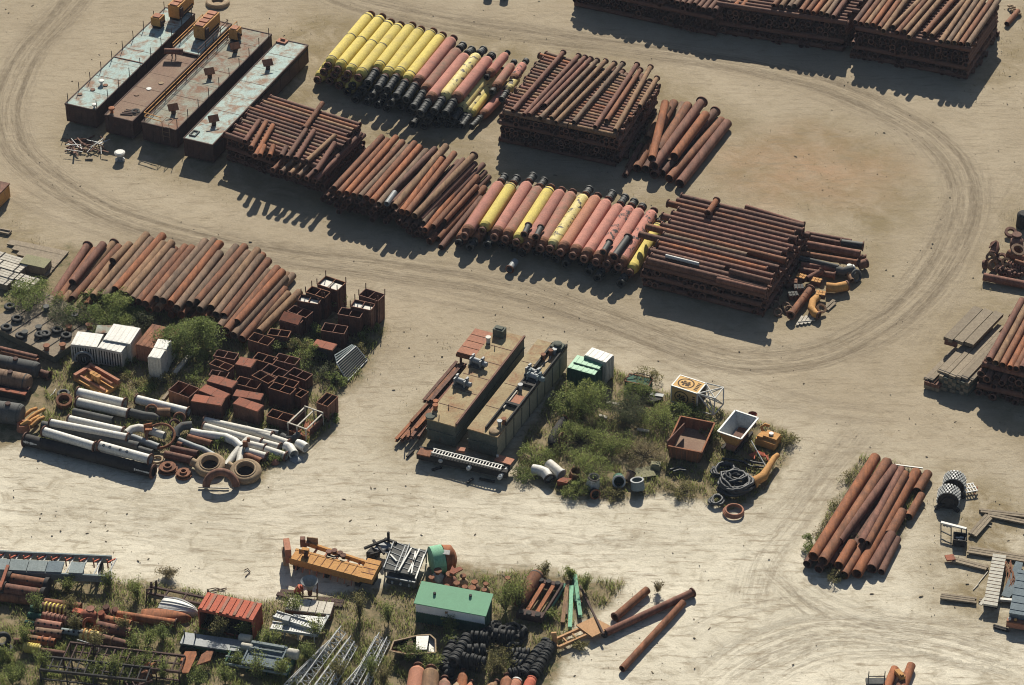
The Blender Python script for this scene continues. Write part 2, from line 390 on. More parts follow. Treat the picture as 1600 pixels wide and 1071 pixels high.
for nm, arr in (('ta_m',TA[0]),('ta_d',TA[1]),('ta_s',TA[2]),('tb_m',TB[0]),('tb_d',TB[1]),('tb_s',TB[2]),('soil',SOIL),('yard',YARD),('reds',REDS),('pale',PALE_GLARE)):
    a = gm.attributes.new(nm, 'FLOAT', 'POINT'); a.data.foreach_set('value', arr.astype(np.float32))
gmat = bpy.data.materials.new('sandy_ground'); gmat.use_nodes = True; nt = gmat.node_tree; N = nt.nodes; bs = N['Principled BSDF']
geo = N.new('ShaderNodeNewGeometry'); V = geo.outputs['Position']
def att(n):
    a = N.new('ShaderNodeAttribute'); a.attribute_name = n; return a.outputs['Fac']
sand = mix(nt, ramp(nt, noise(nt, V, .06, 5, .6), [(.35, 0), (.65, 1)]), (.290,.241,.170), (.348,.294,.213))
sand = mix(nt, att('pale'), sand, mix(nt, ramp(nt, noise(nt, V, .09, 5, .6), [(.35, 0), (.65, 1)]), (.60,.555,.45), (.49,.447,.352)))  # lighter sand tones carry the painted glare
n1 = noise(nt, V, .55, 6, .7, .8)
sand = mix(nt, ramp(nt, n1, [(.5, 0), (.68, .55)]), sand, (.245,.20,.135))
yf = math_(nt, 'MULTIPLY', att('yard'), ramp(nt, noise(nt, V, .28, 7, .72, .5), [(.34, .15), (.58, 1)]))
sand = mix(nt, yf, sand, (.205,.163,.095))
sand = mix(nt, math_(nt, 'MULTIPLY', att('reds'), ramp(nt, noise(nt, V, .25, 5), [(.3, .2), (.6, .8)])), sand, (.335,.218,.135))
def rut(p, lo, hi):
    cx = N.new('ShaderNodeCombineXYZ'); nt.links.new(math_(nt, 'MULTIPLY', att(p+'_d'), 1.0), cx.inputs[0]); nt.links.new(math_(nt, 'MULTIPLY', att(p+'_s'), .035), cx.inputs[1])
    a = ramp(nt, noise(nt, cx.outputs[0], 1.5, 5, .75), [(lo, 0), (hi, 1)])
    cy = N.new('ShaderNodeCombineXYZ'); nt.links.new(math_(nt, 'MULTIPLY', att(p+'_d'), 1.0), cy.inputs[0]); nt.links.new(math_(nt, 'MULTIPLY', att(p+'_s'), .25), cy.inputs[1])
    b = ramp(nt, noise(nt, cy.outputs[0], 3.0, 3, .6), [(.35, .3), (.6, 1)])
    ad = math_(nt, 'ABSOLUTE', math_(nt, 'SUBTRACT', math_(nt, 'ABSOLUTE', att(p+'_d')), 1.25))
    band = math_(nt, 'SUBTRACT', 1.0, math_(nt, 'DIVIDE', ad, .85), True)
    cz = N.new('ShaderNodeCombineXYZ'); nt.links.new(att(p+'_d'), cz.inputs[0]); nt.links.new(math_(nt, 'MULTIPLY', att(p+'_s'), .12), cz.inputs[1])
    c = ramp(nt, noise(nt, cz.outputs[0], 1.1, 6, .8), [(.38, .15), (.62, 1)])
    t = math_(nt, 'ADD', math_(nt, 'MULTIPLY', math_(nt, 'MULTIPLY', a, b), .7), math_(nt, 'MULTIPLY', math_(nt, 'MULTIPLY', band, c), .65), True)
    return math_(nt, 'MULTIPLY', t, att(p+'_m'))
ra, rb = rut('ta', .42, .54), rut('tb', .45, .58)
sand = mix(nt, math_(nt, 'MULTIPLY', ra, .9), sand, (.150,.120,.084))
sand = mix(nt, math_(nt, 'MULTIPLY', rb, .85), sand, (.165,.132,.094))
# fine streaks, crumbs and clods
mp = N.new('ShaderNodeMapping'); mp.inputs['Rotation'].default_value = (0, 0, math.radians(18)); mp.inputs['Scale'].default_value = (.16, 1.0, 1.0); nt.links.new(V, mp.inputs[0])
st = ramp(nt, noise(nt, mp.outputs[0], 1.6, 6, .75), [(.53, 0), (.66, .75)])
sand = mix(nt, st, sand, (.22,.178,.122))
sp = ramp(nt, noise(nt, V, 2.6, 5, .8, .3), [(.625, 0), (.675, 1)])
sp = math_(nt, 'MULTIPLY', sp, ramp(nt, noise(nt, V, .13, 3, .6), [(.42, .05), (.62, 1)]))
sand = mix(nt, math_(nt, 'MULTIPLY', sp, .75), sand, (.13,.105,.07))
soilc = mix(nt, ramp(nt, noise(nt, V, .5, 6, .7), [(.35, 0), (.65, 1)]), (.155,.125,.072), (.25,.20,.125))
soilc = mix(nt, ramp(nt, noise(nt, V, .9, 5, .7), [(.5, 0), (.62, .8)]), soilc, (.085,.088,.042))
sand = mix(nt, math_(nt, 'MULTIPLY', ramp(nt, noise(nt, V, 5.5, 4, .75), [(.60, 0), (.66, .8)]), ramp(nt, noise(nt, V, .35, 4, .7), [(.45, .1), (.62, 1)])), sand, (.15,.12,.08))
sf = math_(nt, 'ADD', att('soil'), math_(nt, 'SUBTRACT', noise(nt, V, .5, 6, .75), .5))
sand = mix(nt, ramp(nt, sf, [(.42, 0), (.75, 1)]), sand, soilc)
fine = ramp(nt, noise(nt, V, 14.0, 3, .7), [(.3, .78), (.7, 1.18)])
sand = mix(nt, 1.0, sand, fine, 'MULTIPLY')
nt.links.new(sand, bs.inputs['Base Color']); bs.inputs['Roughness'].default_value = .95; bs.inputs['Specular IOR Level'].default_value = .1
hgt = math_(nt, 'ADD', math_(nt, 'MULTIPLY', noise(nt, V, 1.4, 8, .72), .5), math_(nt, 'MULTIPLY', math_(nt, 'ADD', ra, rb), -.12))
bp = N.new('ShaderNodeBump'); bp.inputs['Strength'].default_value = .55; bp.inputs['Distance'].default_value = .35
nt.links.new(hgt, bp.inputs['Height']); nt.links.new(bp.outputs[0], bs.inputs['Normal'])
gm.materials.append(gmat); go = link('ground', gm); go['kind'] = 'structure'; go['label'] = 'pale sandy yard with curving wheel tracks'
# ---------------------------------------------------------------- pipes
REST = MB()        # the packed pipes of the shaded lower layers, past the 300 that show largest
ALLRUST = [R_DARK, R_PURP, R_MID, R_ORNG, R_TAN, R_GREY]
def pick(weights): return random.choices(ALLRUST, weights)[0]
W_MIX = (2, 3, 4, 2, 3, 3); W_DARK = (4, 5, 3, .3, .6, 1); W_WARM = (.5, 1.5, 4, 4, 3, 2); W_TAN = (1, 2, 3, .6, 5, 3)
def pipe_prof(L, r, fl=(0, 0), wall=.13):
    ri = r*(1-wall); rf = r*1.28; ft = .09
    pr = [(0, ri)]
    pr += [(0, rf), (ft, rf), (ft, r)] if fl[0] else [(0, r)]
    pr += [(L-ft, r), (L-ft, rf), (L, rf)] if fl[1] else [(L, r)]
    return pr + [(L, ri), (0, ri)]
def pipe(near, far, r, m, label, group=None, fl=(0, 0), seg=16, joint=None, name='steel_pipe'):
    near, far = Vector(near), Vector(far); d = far-near; L = d.length
    mb = MB().lathe(near, d, pipe_prof(L, r), seg)
    if joint:
        for t in joint: mb.lathe(near + d*t, d, [(0, r*.99), (0, r*1.06), (.12, r*1.06), (.12, r*.99)], seg)
    o = tag(build(name, mb, m), label, 'pipe', group)
    ri, rf = r*.99, r*1.3
    for e, (p, u) in enumerate(((near, d), (far, -d))):
        if fl[e]: build('flange', MB().lathe(p, u, [(-.02, r*.86), (-.02, rf), (.10, rf), (.10, ri), (-.02, r*.86)], seg), R_DARK if m is not R_DARK else R_PURP, o)
    return o
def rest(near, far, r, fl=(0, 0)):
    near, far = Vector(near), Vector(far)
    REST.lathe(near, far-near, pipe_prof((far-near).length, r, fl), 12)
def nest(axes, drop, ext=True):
    """axes of the layer below: lying in the gaps between neighbours, one extra at each end"""
    out = []
    n = len(axes)
    for i in range(n-1):
        a, b = axes[i], axes[i+1]
        if (a[0]-b[0]).length > 3.2: continue
        out.append(((a[0]+b[0])/2 - Vector((0,0,drop)), (a[1]+b[1])/2 - Vector((0,0,drop))))
    if ext:
        s = (axes[1][0]-axes[0][0]); s.z = 0
        out.insert(0, (axes[0][0]-s*.5-Vector((0,0,drop)), axes[0][1]-s*.5-Vector((0,0,drop))))
        s = (axes[-1][0]-axes[-2][0]); s.z = 0
        out.append((axes[-1][0]+s*.5-Vector((0,0,drop)), axes[-1][1]+s*.5-Vector((0,0,drop))))
    return out
def along(a, amount): return a.normalized()*amount
def jit(ax, s):
    d = (ax[1]-ax[0]).normalized(); return (ax[0]+d*U(-s, s), ax[1]+d*U(-s, s))
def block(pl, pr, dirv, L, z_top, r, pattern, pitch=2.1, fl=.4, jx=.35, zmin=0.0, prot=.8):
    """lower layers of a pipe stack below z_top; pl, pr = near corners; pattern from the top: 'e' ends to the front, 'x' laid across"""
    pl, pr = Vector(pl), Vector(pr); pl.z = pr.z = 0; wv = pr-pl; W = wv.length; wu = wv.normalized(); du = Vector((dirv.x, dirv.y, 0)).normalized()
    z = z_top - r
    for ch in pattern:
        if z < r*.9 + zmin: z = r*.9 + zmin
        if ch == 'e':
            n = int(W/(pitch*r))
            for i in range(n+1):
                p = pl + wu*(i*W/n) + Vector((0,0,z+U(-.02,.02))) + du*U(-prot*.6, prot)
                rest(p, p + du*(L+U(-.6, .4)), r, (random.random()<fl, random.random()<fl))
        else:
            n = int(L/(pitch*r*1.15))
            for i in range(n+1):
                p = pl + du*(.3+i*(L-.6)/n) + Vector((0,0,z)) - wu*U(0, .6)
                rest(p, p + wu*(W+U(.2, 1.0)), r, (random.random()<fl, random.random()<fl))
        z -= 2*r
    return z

def colour_name(m): return RUSTN[m]
def row(ends, r, where, group, weights=W_MIX, cols=None, fl=None, thick=None, seg=16):
    """one visible layer of pipes, left to right"""
    axes = []
    for i, (a, b) in enumerate(ends):
        m = cols[i] if cols and cols[i] else pick(weights)
        f = fl[i] if fl else (0, 0)
        pipe(a, b, thick[i] if thick else r, m, f'{ordn(i)} pipe from the left {where}, {colour_name(m)}', group, f, seg)
        axes.append((Vector(a), Vector(b)))
    return axes

# --- top right: three great stacks running out of the frame
zt = 4.75
base_dir = A4(1425, 0, zt) - A4(1235, 275, zt); DN = Vector((base_dir.x, base_dir.y, 0)).normalized()
nearR = [(540,140),(575,150),(612,155),(652,157),(690,175),(715,195),(775,170),(800,205),(845,198),(872,232),(970,210),(1015,223),(1070,262),(1115,265),(1155,268),(1195,275),(1238,277)]
skew = {6:.10, 7:.05, 8:.06, 9:.05, 10:.05, 11:.08}
ends = []
for i, (x, y) in enumerate(nearR):
    p = A4(x, y, zt); a = skew.get(i, U(-.01, .01)); d = Matrix.Rotation(-a, 3, 'Z') @ DN
    ends.append((p, p + d*12.5 + Vector((0,0,U(-.03,.06)))))
row(ends, .34, 'on the top right stack', 'pipes on top of the right-hand stack at the top right', W_TAN)
block(A4(545,150,zt), A4(1240,285,zt), DN, 12.2, zt-.34, .33, 'xeeexeex', 2.12, .25)
nearL = [(35,38),(82,43),(130,48),(165,40),(205,70),(245,74),(282,84),(330,84),(366,96),(405,108)]
ends = []
for i, (x, y) in enumerate(nearL):
    p = A4(x, y, zt); ends.append((p, p + (Matrix.Rotation(U(-.02,.03), 3, 'Z') @ DN)*12 + Vector((0,0,U(0,.06)))))
row(ends, .34, 'on the stack along the upper edge', 'pipes on top of the middle stack along the upper edge', W_TAN)
pl = A3(1290, 5, zt); pr = A4(470, 118, zt)
block(pl, pr, DN, 12, zt-.34, .33, 'xeeexeex', 2.15, .3)
for i, (x, y) in enumerate([(1310,12),(1345,20),(1385,38),(1425,45)]):
    p = A3(x, y, 4.1); m = pick(W_MIX); pipe(p, p+DN*8, .33, m, f'{ordn(i)} sunlit pipe end from the left, under the upper edge stack, {colour_name(m)}', 'sunlit lower pipe ends of the middle upper stack')
pl = P(900, -32, 4.0); pr = P(1118, 14, 4.0)
block(pl, pr, DN, 12, 4.1, .33, 'eexeeex', 2.15, .3)
# stray short pipe right of the stacks
pipe(A4(1480,150,.35), A4(1550,70,.35), .35, R_MID, 'short rusty pipe lying on sand right of the great upper stack', None)
mb = MB()
for k in range(4):
    a = A4(1510+12*k, 40+14*k, .25); mb.torus(a, (.2,.3,1), .45, .13, 14, 6)
one('pipe_ring', mb, TAN, 'few tan rusty rings at the upper right edge beside the stacks', 'ring')
# small steel piece left of the upper stacks
for k, (x, y) in enumerate([(1440, 0), (1540, 8)]):
    c = A2(x, y-62, 1.0); mb = MB(fr(c - Vector((0,0,1.0)))); mb.lathe((0,0,0), (0,0,1), [(0,0),(0,.55),(1.1,.55),(1.1,.3),(0.2,.3),(.2,0)], 14)
    one('steel_drum', mb, BLACK, ['dark steel drum at the upper edge, left one of the pair', 'dark steel drum at the upper edge, right one of the pair'][k], 'drum')

# --- stack A, in the middle of the upper yard
zt = 5.0; r = .30
TOPA = [((5,690),(320,325),1),((75,715),(415,345),1),((108,715),(455,355),1),((205,655),(490,365),0),((175,735),(530,375),0),((245,735),(582,378),0),((272,762),(637,393),0),((382,760),(688,395),0),((515,790),(776,400),0),((585,750),(797,433),0),((640,810),(860,415),0),((792,660),(900,485),0)]
ends = [(A3(*a, zt), A3(*b, zt+U(0,.05))) for a, b, _ in TOPA]
row(ends, r, 'on top of the tall upper stack', 'pipes lying on top of the tall upper stack', W_TAN,
    cols=[R_PURP,R_PURP,R_PURP,R_PURP,R_GREY,R_TAN,R_TAN,R_GREY,R_PURP,R_MID,R_TAN,R_TAN], fl=[(0,1)]*12)
zc = zt-2*r
lf, ln = A3(195, 332, zc), A3(-60, 690, zc); rf, rn_ = A3(925, 545, zc), A3(655, 845, zc)
nX = 21
for i in range(nX):
    t = i/(nX-1); a = lf.lerp(ln, t); b = rf.lerp(rn_, t); m = pick(W_MIX); d = (b-a).normalized()
    a = a + d*U(-.4, .5); b = b + d*U(-.5, .3); mid = a.lerp(b, U(.45, .58))
    pipe(a, mid-d*.06, .335, m, f'{ordn(i)} cross-laid pipe from the back, left half of tall upper stack', 'cross-laid pipes in the second layer of the tall upper stack', (1, 0), 12)
    pipe(mid+d*.06, b, .335, pick(W_MIX), f'{ordn(i)} cross-laid pipe from the back, right half of tall upper stack', 'cross-laid pipes in the second layer of the tall upper stack', (0, 1), 12)
DA = (lf-ln).normalized()
block(ln, rn_, DA, (lf-ln).length, zc-r, .30, 'eexeeex', 2.1, .6, prot=.9)

# --- loose pipes right of stack A
LA = [((840,865),(962,668),1.0,.55,R_TAN,(0,0)),((868,985),(950,640),2.2,.50,R_ORNG,(0,0)),((905,940),(1090,655),1.65,.58,R_MID,(0,0)),
      ((775,1045),(1005,640),.6,.56,R_MID,(0,0)),((880,1030),(1178,632),1.6,.58,R_PURP,(0,1)),((1005,972),(1200,712),1.6,.56,R_ORNG,(0,0)),
      ((930,1075),(1262,690),.6,.52,R_DARK,(0,1)),((975,1110),(1300,748),.6,.55,R_MID,(0,0)),((1040,1140),(1335,765),.6,.60,R_PURP,(0,0)),((960,1010),(1055,650),.8,.5,R_GREY,(0,0)),((830,1050),(1060,700),.6,.52,R_DARK,(0,0)),((880,1085),(1150,720),.6,.54,R_DARK,(0,0))]
for i, (a, b, z, rr, m, f) in enumerate(LA):
    pipe(A3(*a, z), A3(*b, z), rr, m, f'thick {colour_name(m)} pipe, {ordn(i)} of the loose heap right of the tall upper stack', 'loose thick pipes right of the tall upper stack', f)
for i, (a, b) in enumerate([((720,1040),(800,900)),((700,1090),(760,990))]):
    pipe(A3(*a, .4), A3(*b, .4), .35, R_DARK, ['short dark pipe between the tall upper stack and loose pipes, upper one','short dark pipe between the tall upper stack and loose pipes, lower one'][i])

# --- stack E, next to the barges
zt = 4.1; zc = 3.48; r = .28
l0, l1 = A2(78, 603, zc), P(356, 212, zc); r0, r1 = A2(672, 788, zc), P(503, 263, zc)
nX = 15
for i in range(nX):
    t = i/(nX-1); a = l0.lerp(l1, t); b = r0.lerp(r1, t); m = pick(W_DARK); d = (b-a).normalized()
    a += d*U(-.9, .4); b += d*U(-.9, .3)
    pipe(a, b, .335, m, f'{ordn(i)} cross-laid pipe from the back beside the pontoons, {colour_name(m)}', 'cross-laid pipes on the stack beside the pontoons', (random.random()<.5, random.random()<.5), 12)
DE = (l0-l1).normalized()
TOPE = [((-30,920),(62,758)),((-5,970),(105,778)),((25,965),(52,905)),((85,968),(108,905)),((158,970),(188,912)),((195,978),(310,805)),((300,800),(412,640)),((248,985),(358,812)),((312,1005),(490,842)),((372,1062),(488,888)),((-70,880),(20,750))]
for i, (a, b) in enumerate(sorted(TOPE, key=lambda q: q[0][0])):
    m = pick(W_MIX); pipe(A2(*a, zt), A2(*b, zt), .30, m, f'{ordn(i)} pipe from the left lying on top of the cross-laid stack beside the pontoons', 'pipes lying on top of the stack beside the pontoons', (random.random()<.4, 0))
block(l1, r1, DE, (l0-l1).length, zc-.33, .30, 'eexeeex', 2.12, .5, jx=.1, prot=.35)
for i in range(6):
    p = B2(105+52*i, 25+13*i, 3.3); m = pick(W_MIX); pipe(p, p+DE*5, .27, m, f'{ordn(i)} pipe end from the left in the near face beside the pontoons', 'pipe ends in the near face of the stack beside the pontoons', (1, 0), 14)

# --- row F, rusty pipes in the middle of the yard
ROWF = [((522,295),(597,214),3.1,.36,R_MID),((530,302),(606,219),3.1,.34,R_MID),((542,303),(619,215),3.15,.36,R_ORNG),((553,306),(629,222),3.1,.36,R_MID),((563,308),(637,229),3.1,.34,R_GREY),((573,310),(648,224),3.1,.37,R_MID),((582,315),(656,230),3.1,.37,R_ORNG),((592,320),(666,236),3.1,.36,R_GREY),((606,305),(680,233),3.05,.35,R_DARK),((617,323),(697,229),3.05,.40,R_TAN),((628,331),(690,249),2.9,.36,R_ORNG),((636,333),(710,240),2.9,.36,R_MID),((648,338),(741,243),2.75,.38,R_TAN),((661,349),(708,288),1.9,.34,R_GREY),((664,360),(731,277),1.5,.36,R_ORNG),((677,355),(746,277),1.5,.36,R_MID),((694,346),(744,292),1.2,.34,R_MID),((684,374),(757,294),.42,.38,R_MID),((689,387),(752,310),.40,.34,R_DARK),((671,378),(681,367),.42,.38,R_MID)]
axF = []
for i, (a, b, z, rr, m) in enumerate(ROWF):
    na, fa = P(*a, z), P(*b, z+U(-.05,.08))
    pipe(na, fa, rr*1.1, m, f'{ordn(i)} pipe from the left in the row left of the floats, {colour_name(m)}', 'rusty pipes in the row left of the pink and yellow floats', (0, 1 if i == 12 else 0))
    axF.append((na, fa))
pipe(P(604,319,3.5), P(617,301,3.5), .33, GREY, 'short pale grey pipe lying on the rusty row in the middle')
RUSTN[GREY] = 'grey'
lay = axF[:13]
for drop in (.62, .62, .62, .55):
    lay = nest(lay, drop)
    for q in lay:
        q = jit(q, .7)
        if min(q[0].z, q[1].z) > .2: rest(q[0], q[1], .34)
for q in [((640,362),(700,290),.42),((652,366),(712,292),.9),((668,372),(728,300),.45),((640,350),(700,280),1.1)]:
    rest(P(*q[0],q[2]), P(*q[1],q[2]), .36)

# --- left heap K
ROWK = [(B1(285,880,.5),B1(545,490,.5),R_PURP,(0,1)),(B1(335,868,.5),B1(590,520,.5),R_MID,(0,0)),(B1(450,722,1.25),B1(640,485,1.25),R_PURP,(0,0)),(B1(385,850,.5),B1(710,475,.5),R_TAN,(0,1)),(B1(450,825,1.2),B1(740,500,1.2),R_MID,(0,0)),(B1(535,805,1.2),B1(715,575,1.2),R_TAN,(0,0)),(B1(700,590,2.0),B1(805,485,2.0),R_TAN,(0,0)),
 (B1(580,810,2.0),B1(910,425,2.0),R_TAN,(0,0)),(B1(640,815,1.9),B1(940,455,1.9),R_GREY,(0,0)),(B1(715,765,2.1),B1(1010,430,2.1),R_ORNG,(0,0)),(B1(755,790,2.0),B1(1015,480,2.0),R_TAN,(0,0)),(B1(783,800,2.05),B1(1065,475,2.05),R_TAN,(0,0)),(B1(825,828,2.05),B1(1075,528,2.05),R_GREY,(0,0)),(B1(860,842,2.05),B1(1150,500,2.05),R_MID,(0,0)),(B1(903,855,2.05),B1(1192,505,2.05),R_MID,(0,0)),(B1(970,823,2.2),B1(1275,465,2.2),R_GREY,(0,0)),(B1(1012,835,2.2),B1(1330,460,2.2),R_GREY,(0,0)),(B1(1058,852,2.2),B1(1360,478,2.2),R_ORNG,(0,0)),(B1(1098,880,2.05),B1(1365,540,2.05),R_GREY,(0,0)),(B1(1175,855,2.1),B1(1465,500,2.1),R_GREY,(0,0)),(B1(1222,842,2.1),B1(1518,498,2.1),R_MID,(0,0)),(B1(1240,890,2.05),B1(1540,538,2.05),R_GREY,(0,0)),
 (B1(1310,880,2.0),B2(10,520,2.0),R_TAN,(0,0)),(B1(1340,922,1.95),B2(30,562,1.95),R_GREY,(0,0)),(B1(1388,930,2.1),B2(78,585,2.1),R_MID,(0,0)),(B1(1360,1000,1.7),B2(75,652,1.7),R_GREY,(0,0)),(B1(1402,1020,1.7),B2(133,632,1.7),R_MID,(0,0)),(B1(1470,968,1.8),B2(165,655,1.8),R_ORNG,(0,0)),(B1(1450,1050,1.3),B2(183,695,1.3),R_GREY,(0,0)),(B1(1500,1072,.9),B2(180,762,.9),R_MID,(0,0)),(B2(-30,1020,.7),B2(200,792,.7),R_TAN,(0,0)),(B2(20,1030,.5),B2(270,782,.5),R_TAN,(0,0))]
axK = []
for i, (a, b, m, f) in enumerate(ROWK):
    pipe(a, b, .47, m, f'{ordn(i)} pipe from the left in the long heap behind the bushes, {colour_name(m)}', 'pipes in the long heap behind the bushes', f); axK.append((a, b))
lay = axK[7:28]
for drop in (.75, .72):
    lay = nest(lay, drop)
    for k, q in enumerate(lay):
        q = jit(q, 1.0); q = (Vector((*q[0].xy, max(q[0].z, .45))), Vector((*q[1].xy, max(q[1].z, .45)))); m = pick(W_WARM)
        pipe(q[0], q[1], .43, m, 'rusty pipe in the shaded lower layers of the long heap behind the bushes', 'lower pipes of the long heap behind the bushes')

# --- stack H at the lower right of the upper yard: cross-laid
zc = 3.35; r = .32
LE, RE = [], []
for i in range(16):
    t = i/15; sh = [0,-3,-14,6,0,-12,3,-6,-26,4,-30,2,8,-4,3,0][i]; se = [0,3,-5,2,-8,4,0,-6,5,-52,2,-12,3,-70,0,4][i]
    LE.append((1064-53*t+sh, 308+99*t+sh*.25)); RE.append((1256-62*t+se, 355+97*t+se*.25))
axH = []
for i, (a, b) in enumerate(zip(LE, RE)):
    m = pick(W_DARK); pa, pb = P(*a, zc), P(*b, zc)
    pipe(pa, pb, .40, m, f'{ordn(i)} cross-laid pipe from the back on the stack right of the pink floats', 'cross-laid pipes on top of the stack right of the pink floats', (random.random()<.6, random.random()<.6), joint=[U(.4,.6)])
    axH.append((pa, pb))
for i, (a, b) in enumerate([((1140,424),(1206,441)),((1120,437),(1198,456)),((1165,324),(1256,352))]):
    m = pick(W_DARK); pipe(P(*a, zc+(.62 if i == 0 else 0)), P(*b, zc+(.62 if i == 0 else 0)), .34, m, f'{ordn(i)} short cross pipe of the stack right of the floats', 'short cross pipes of the stack right of the pink floats', (0, 1))
pipe(P(1040,400,3.95), P(1092,413,3.95), .2, LGREY, 'thin pale grey pipe lying among rusty cross-laid pipes')
pipe(P(1106,334,4.1), P(1120,313,4.1), .35, R_ORNG, 'short flanged pipe standing out on top of the cross-laid stack', None, (1, 1))
a, b = axH[0]; dW = (b-a).normalized(); DH = Vector((-dW.y, dW.x, 0))
pl = P(1008, 409, zc); pr = P(1192, 456, zc); dep = P(1063,309,zc)-pl; dep = dep.dot(DH)
block(pl, pr, DH, dep, zc-.33, .33, 'xexex', 2.1, .5)
# lower pipes reaching out to the right
EXT = [((1240,367),(1316,382),1.0,.36,R_DARK,0),((1240,378),(1344,397),1.5,.42,R_PURP,0),((1230,393),(1340,411),1.0,.36,R_MID,1),((1235,400),(1310,418),.9,.3,DKGREY,0),((1252,414),(1307,421),.6,.33,R_PURP,1),((1248,422),(1305,431),.5,.36,R_DARK,1),((1262,366),(1330,378),.5,.33,R_DARK,0),((1262,386),(1352,404),.45,.36,R_DARK,1)]
RUSTN[DKGREY] = 'dark grey'
for i, (a, b, z, rr, m, f) in enumerate(EXT):
    pipe(P(*a, z), P(*b, z), rr, m, f'{ordn(i)} pipe from the back poking out right of the cross stack', 'pipes poking out right of the cross-laid stack', (0, f))
o = pipe(P(1313,380,1.1), P(1349,385,1.1), .46, RUB, 'black rubber hose end piece at the right of the cross-laid stack', None, (1, 1), name='rubber_hose')

# --- lower right heap R
ROWR = [((1271,870),(1368,715),1.3,.56,R_ORNG),((1286,877),(1386,722),1.25,.55,R_MID),((1311,846),(1398,731),1.25,.46,R_PURP),((1347,846),(1409,733),1.3,.40,R_PURP),((1355,850),(1415,740),1.2,.40,R_MID),((1339,897),(1432,738),.56,.55,R_ORNG),((1319,899),(1350,850),.5,.48,R_MID),((1311,884),(1332,849),1.0,.5,R_ORNG),((1362,889),(1393,836),.56,.55,R_PURP),((1377,894),(1403,842),.38,.36,R_DARK),((1389,836),(1410,800),.54,.52,R_MID),((1433,768),(1450,740),.5,.48,R_MID),((1420,808),(1440,774),.45,.42,R_MID)]
for i, (a, b, z, rr, m) in enumerate(ROWR):
    pipe(P(*a, z), P(*b, z), rr, m, f'{ordn(i)} pipe from the left in the lower right heap, {colour_name(m)}', 'rusty pipes in the lower right heap', seg=22)
for i, (a, b) in enumerate([((1261,882),(1352,735)),((1279,890),(1368,745)),((1296,884),(1380,745)),((1312,870),(1392,740)),((1327,868),(1404,742)),((1340,866),(1416,748))]):
    pipe(P(*a, .45), P(*b, .45), .43, R_DARK, 'dark pipe underneath the two longest pipes of the lower right heap', 'lower pipes of the lower right heap', seg=18)

# --- far right stack Q
zt = 4.0
ends = []
DQ = (P(1600, 463, zt) - P(1545, 563, zt)); DQ.z = 0; DQ.normalize()
for i, (x, y) in enumerate([(1372,168),(1412,190),(1455,203),(1500,220),(1536,226),(1572,222),(1610,240),(1650,250)]):
    p = C4(x, y, zt); ends.append((p, p + DQ*12.0))
row(ends, .37, 'on the stack at the right edge', 'pipes on top of the stack cut by the right edge', W_WARM, cols=[R_PURP,R_TAN,R_MID,R_ORNG,R_MID,R_PURP,R_MID,R_MID])
for i in range(14):
    b = C4(1330+10.5*i, 195-15.5*i, zt-.72); d = DQ.cross(Vector((0,0,1)))
    m = pick(W_DARK); pipe(b, b + d*7, .33, m, f'{ordn(i)} cross pipe end from the front, stack at right edge', 'cross pipe ends of the stack cut by the right edge', (1, 0), 12)
block(C4(1318,235,zt-.7), C4(1650,310,zt-.7), DQ, 12, zt-1.1, .35, 'eexee', 2.15, .3)

# --- single pipes on the sand and at the edges
pipe(D3(637,652,.42), D3(835,483,.42), .40, R_MID, 'short thick rusty pipe with pale rim lying on sand above the two long ones', None, (1, 0), seg=20)
pipe(D3(578,748,.40), D3(1118,497,.40), .38, R_PURP, 'longest lone pipe on the sand, flanged at its upper end', None, (0, 1), seg=20)
pipe(D3(680,970,.36), D3(1057,560,.36), .34, R_MID, 'thinner lone pipe pointing down to the bottom edge on sand', None, seg=20)
pipe(B4(1335,685,.5), B4(1640,745,.5), .46, R_PURP, 'long purplish pipe in front of the fittings pile at right edge', None)
pipe(D4(720,1120,.42), D4(785,970,.42), .42, R_ORNG, 'leftmost rusty pipe cut by the bottom edge at right', None, seg=20)
pipe(D4(800,1120,.42), D4(840,1010,.42), .40, R_MID, 'middle rusty pipe cut by the bottom edge at right', None, seg=20)
pipe(D4(820,1120,.42), D4(885,948,.42), .42, R_ORNG, 'rightmost rusty pipe cut by the bottom edge at right', None, seg=20)
mb = MB(fr(D4(815,1005,1.0), 25)); mb.box((0,0,0), (.5,1.2,.4)); mb.box((0,-.3,.25), (.3,.3,.15))
one('bracket', mb, ORANGE, 'small yellow bracket on pipes at the bottom edge', 'bracket')
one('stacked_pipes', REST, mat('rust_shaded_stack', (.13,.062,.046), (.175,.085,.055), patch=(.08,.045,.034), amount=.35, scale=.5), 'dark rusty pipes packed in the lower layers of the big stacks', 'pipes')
bpy.data.objects['stacked_pipes']['kind'] = 'stuff'

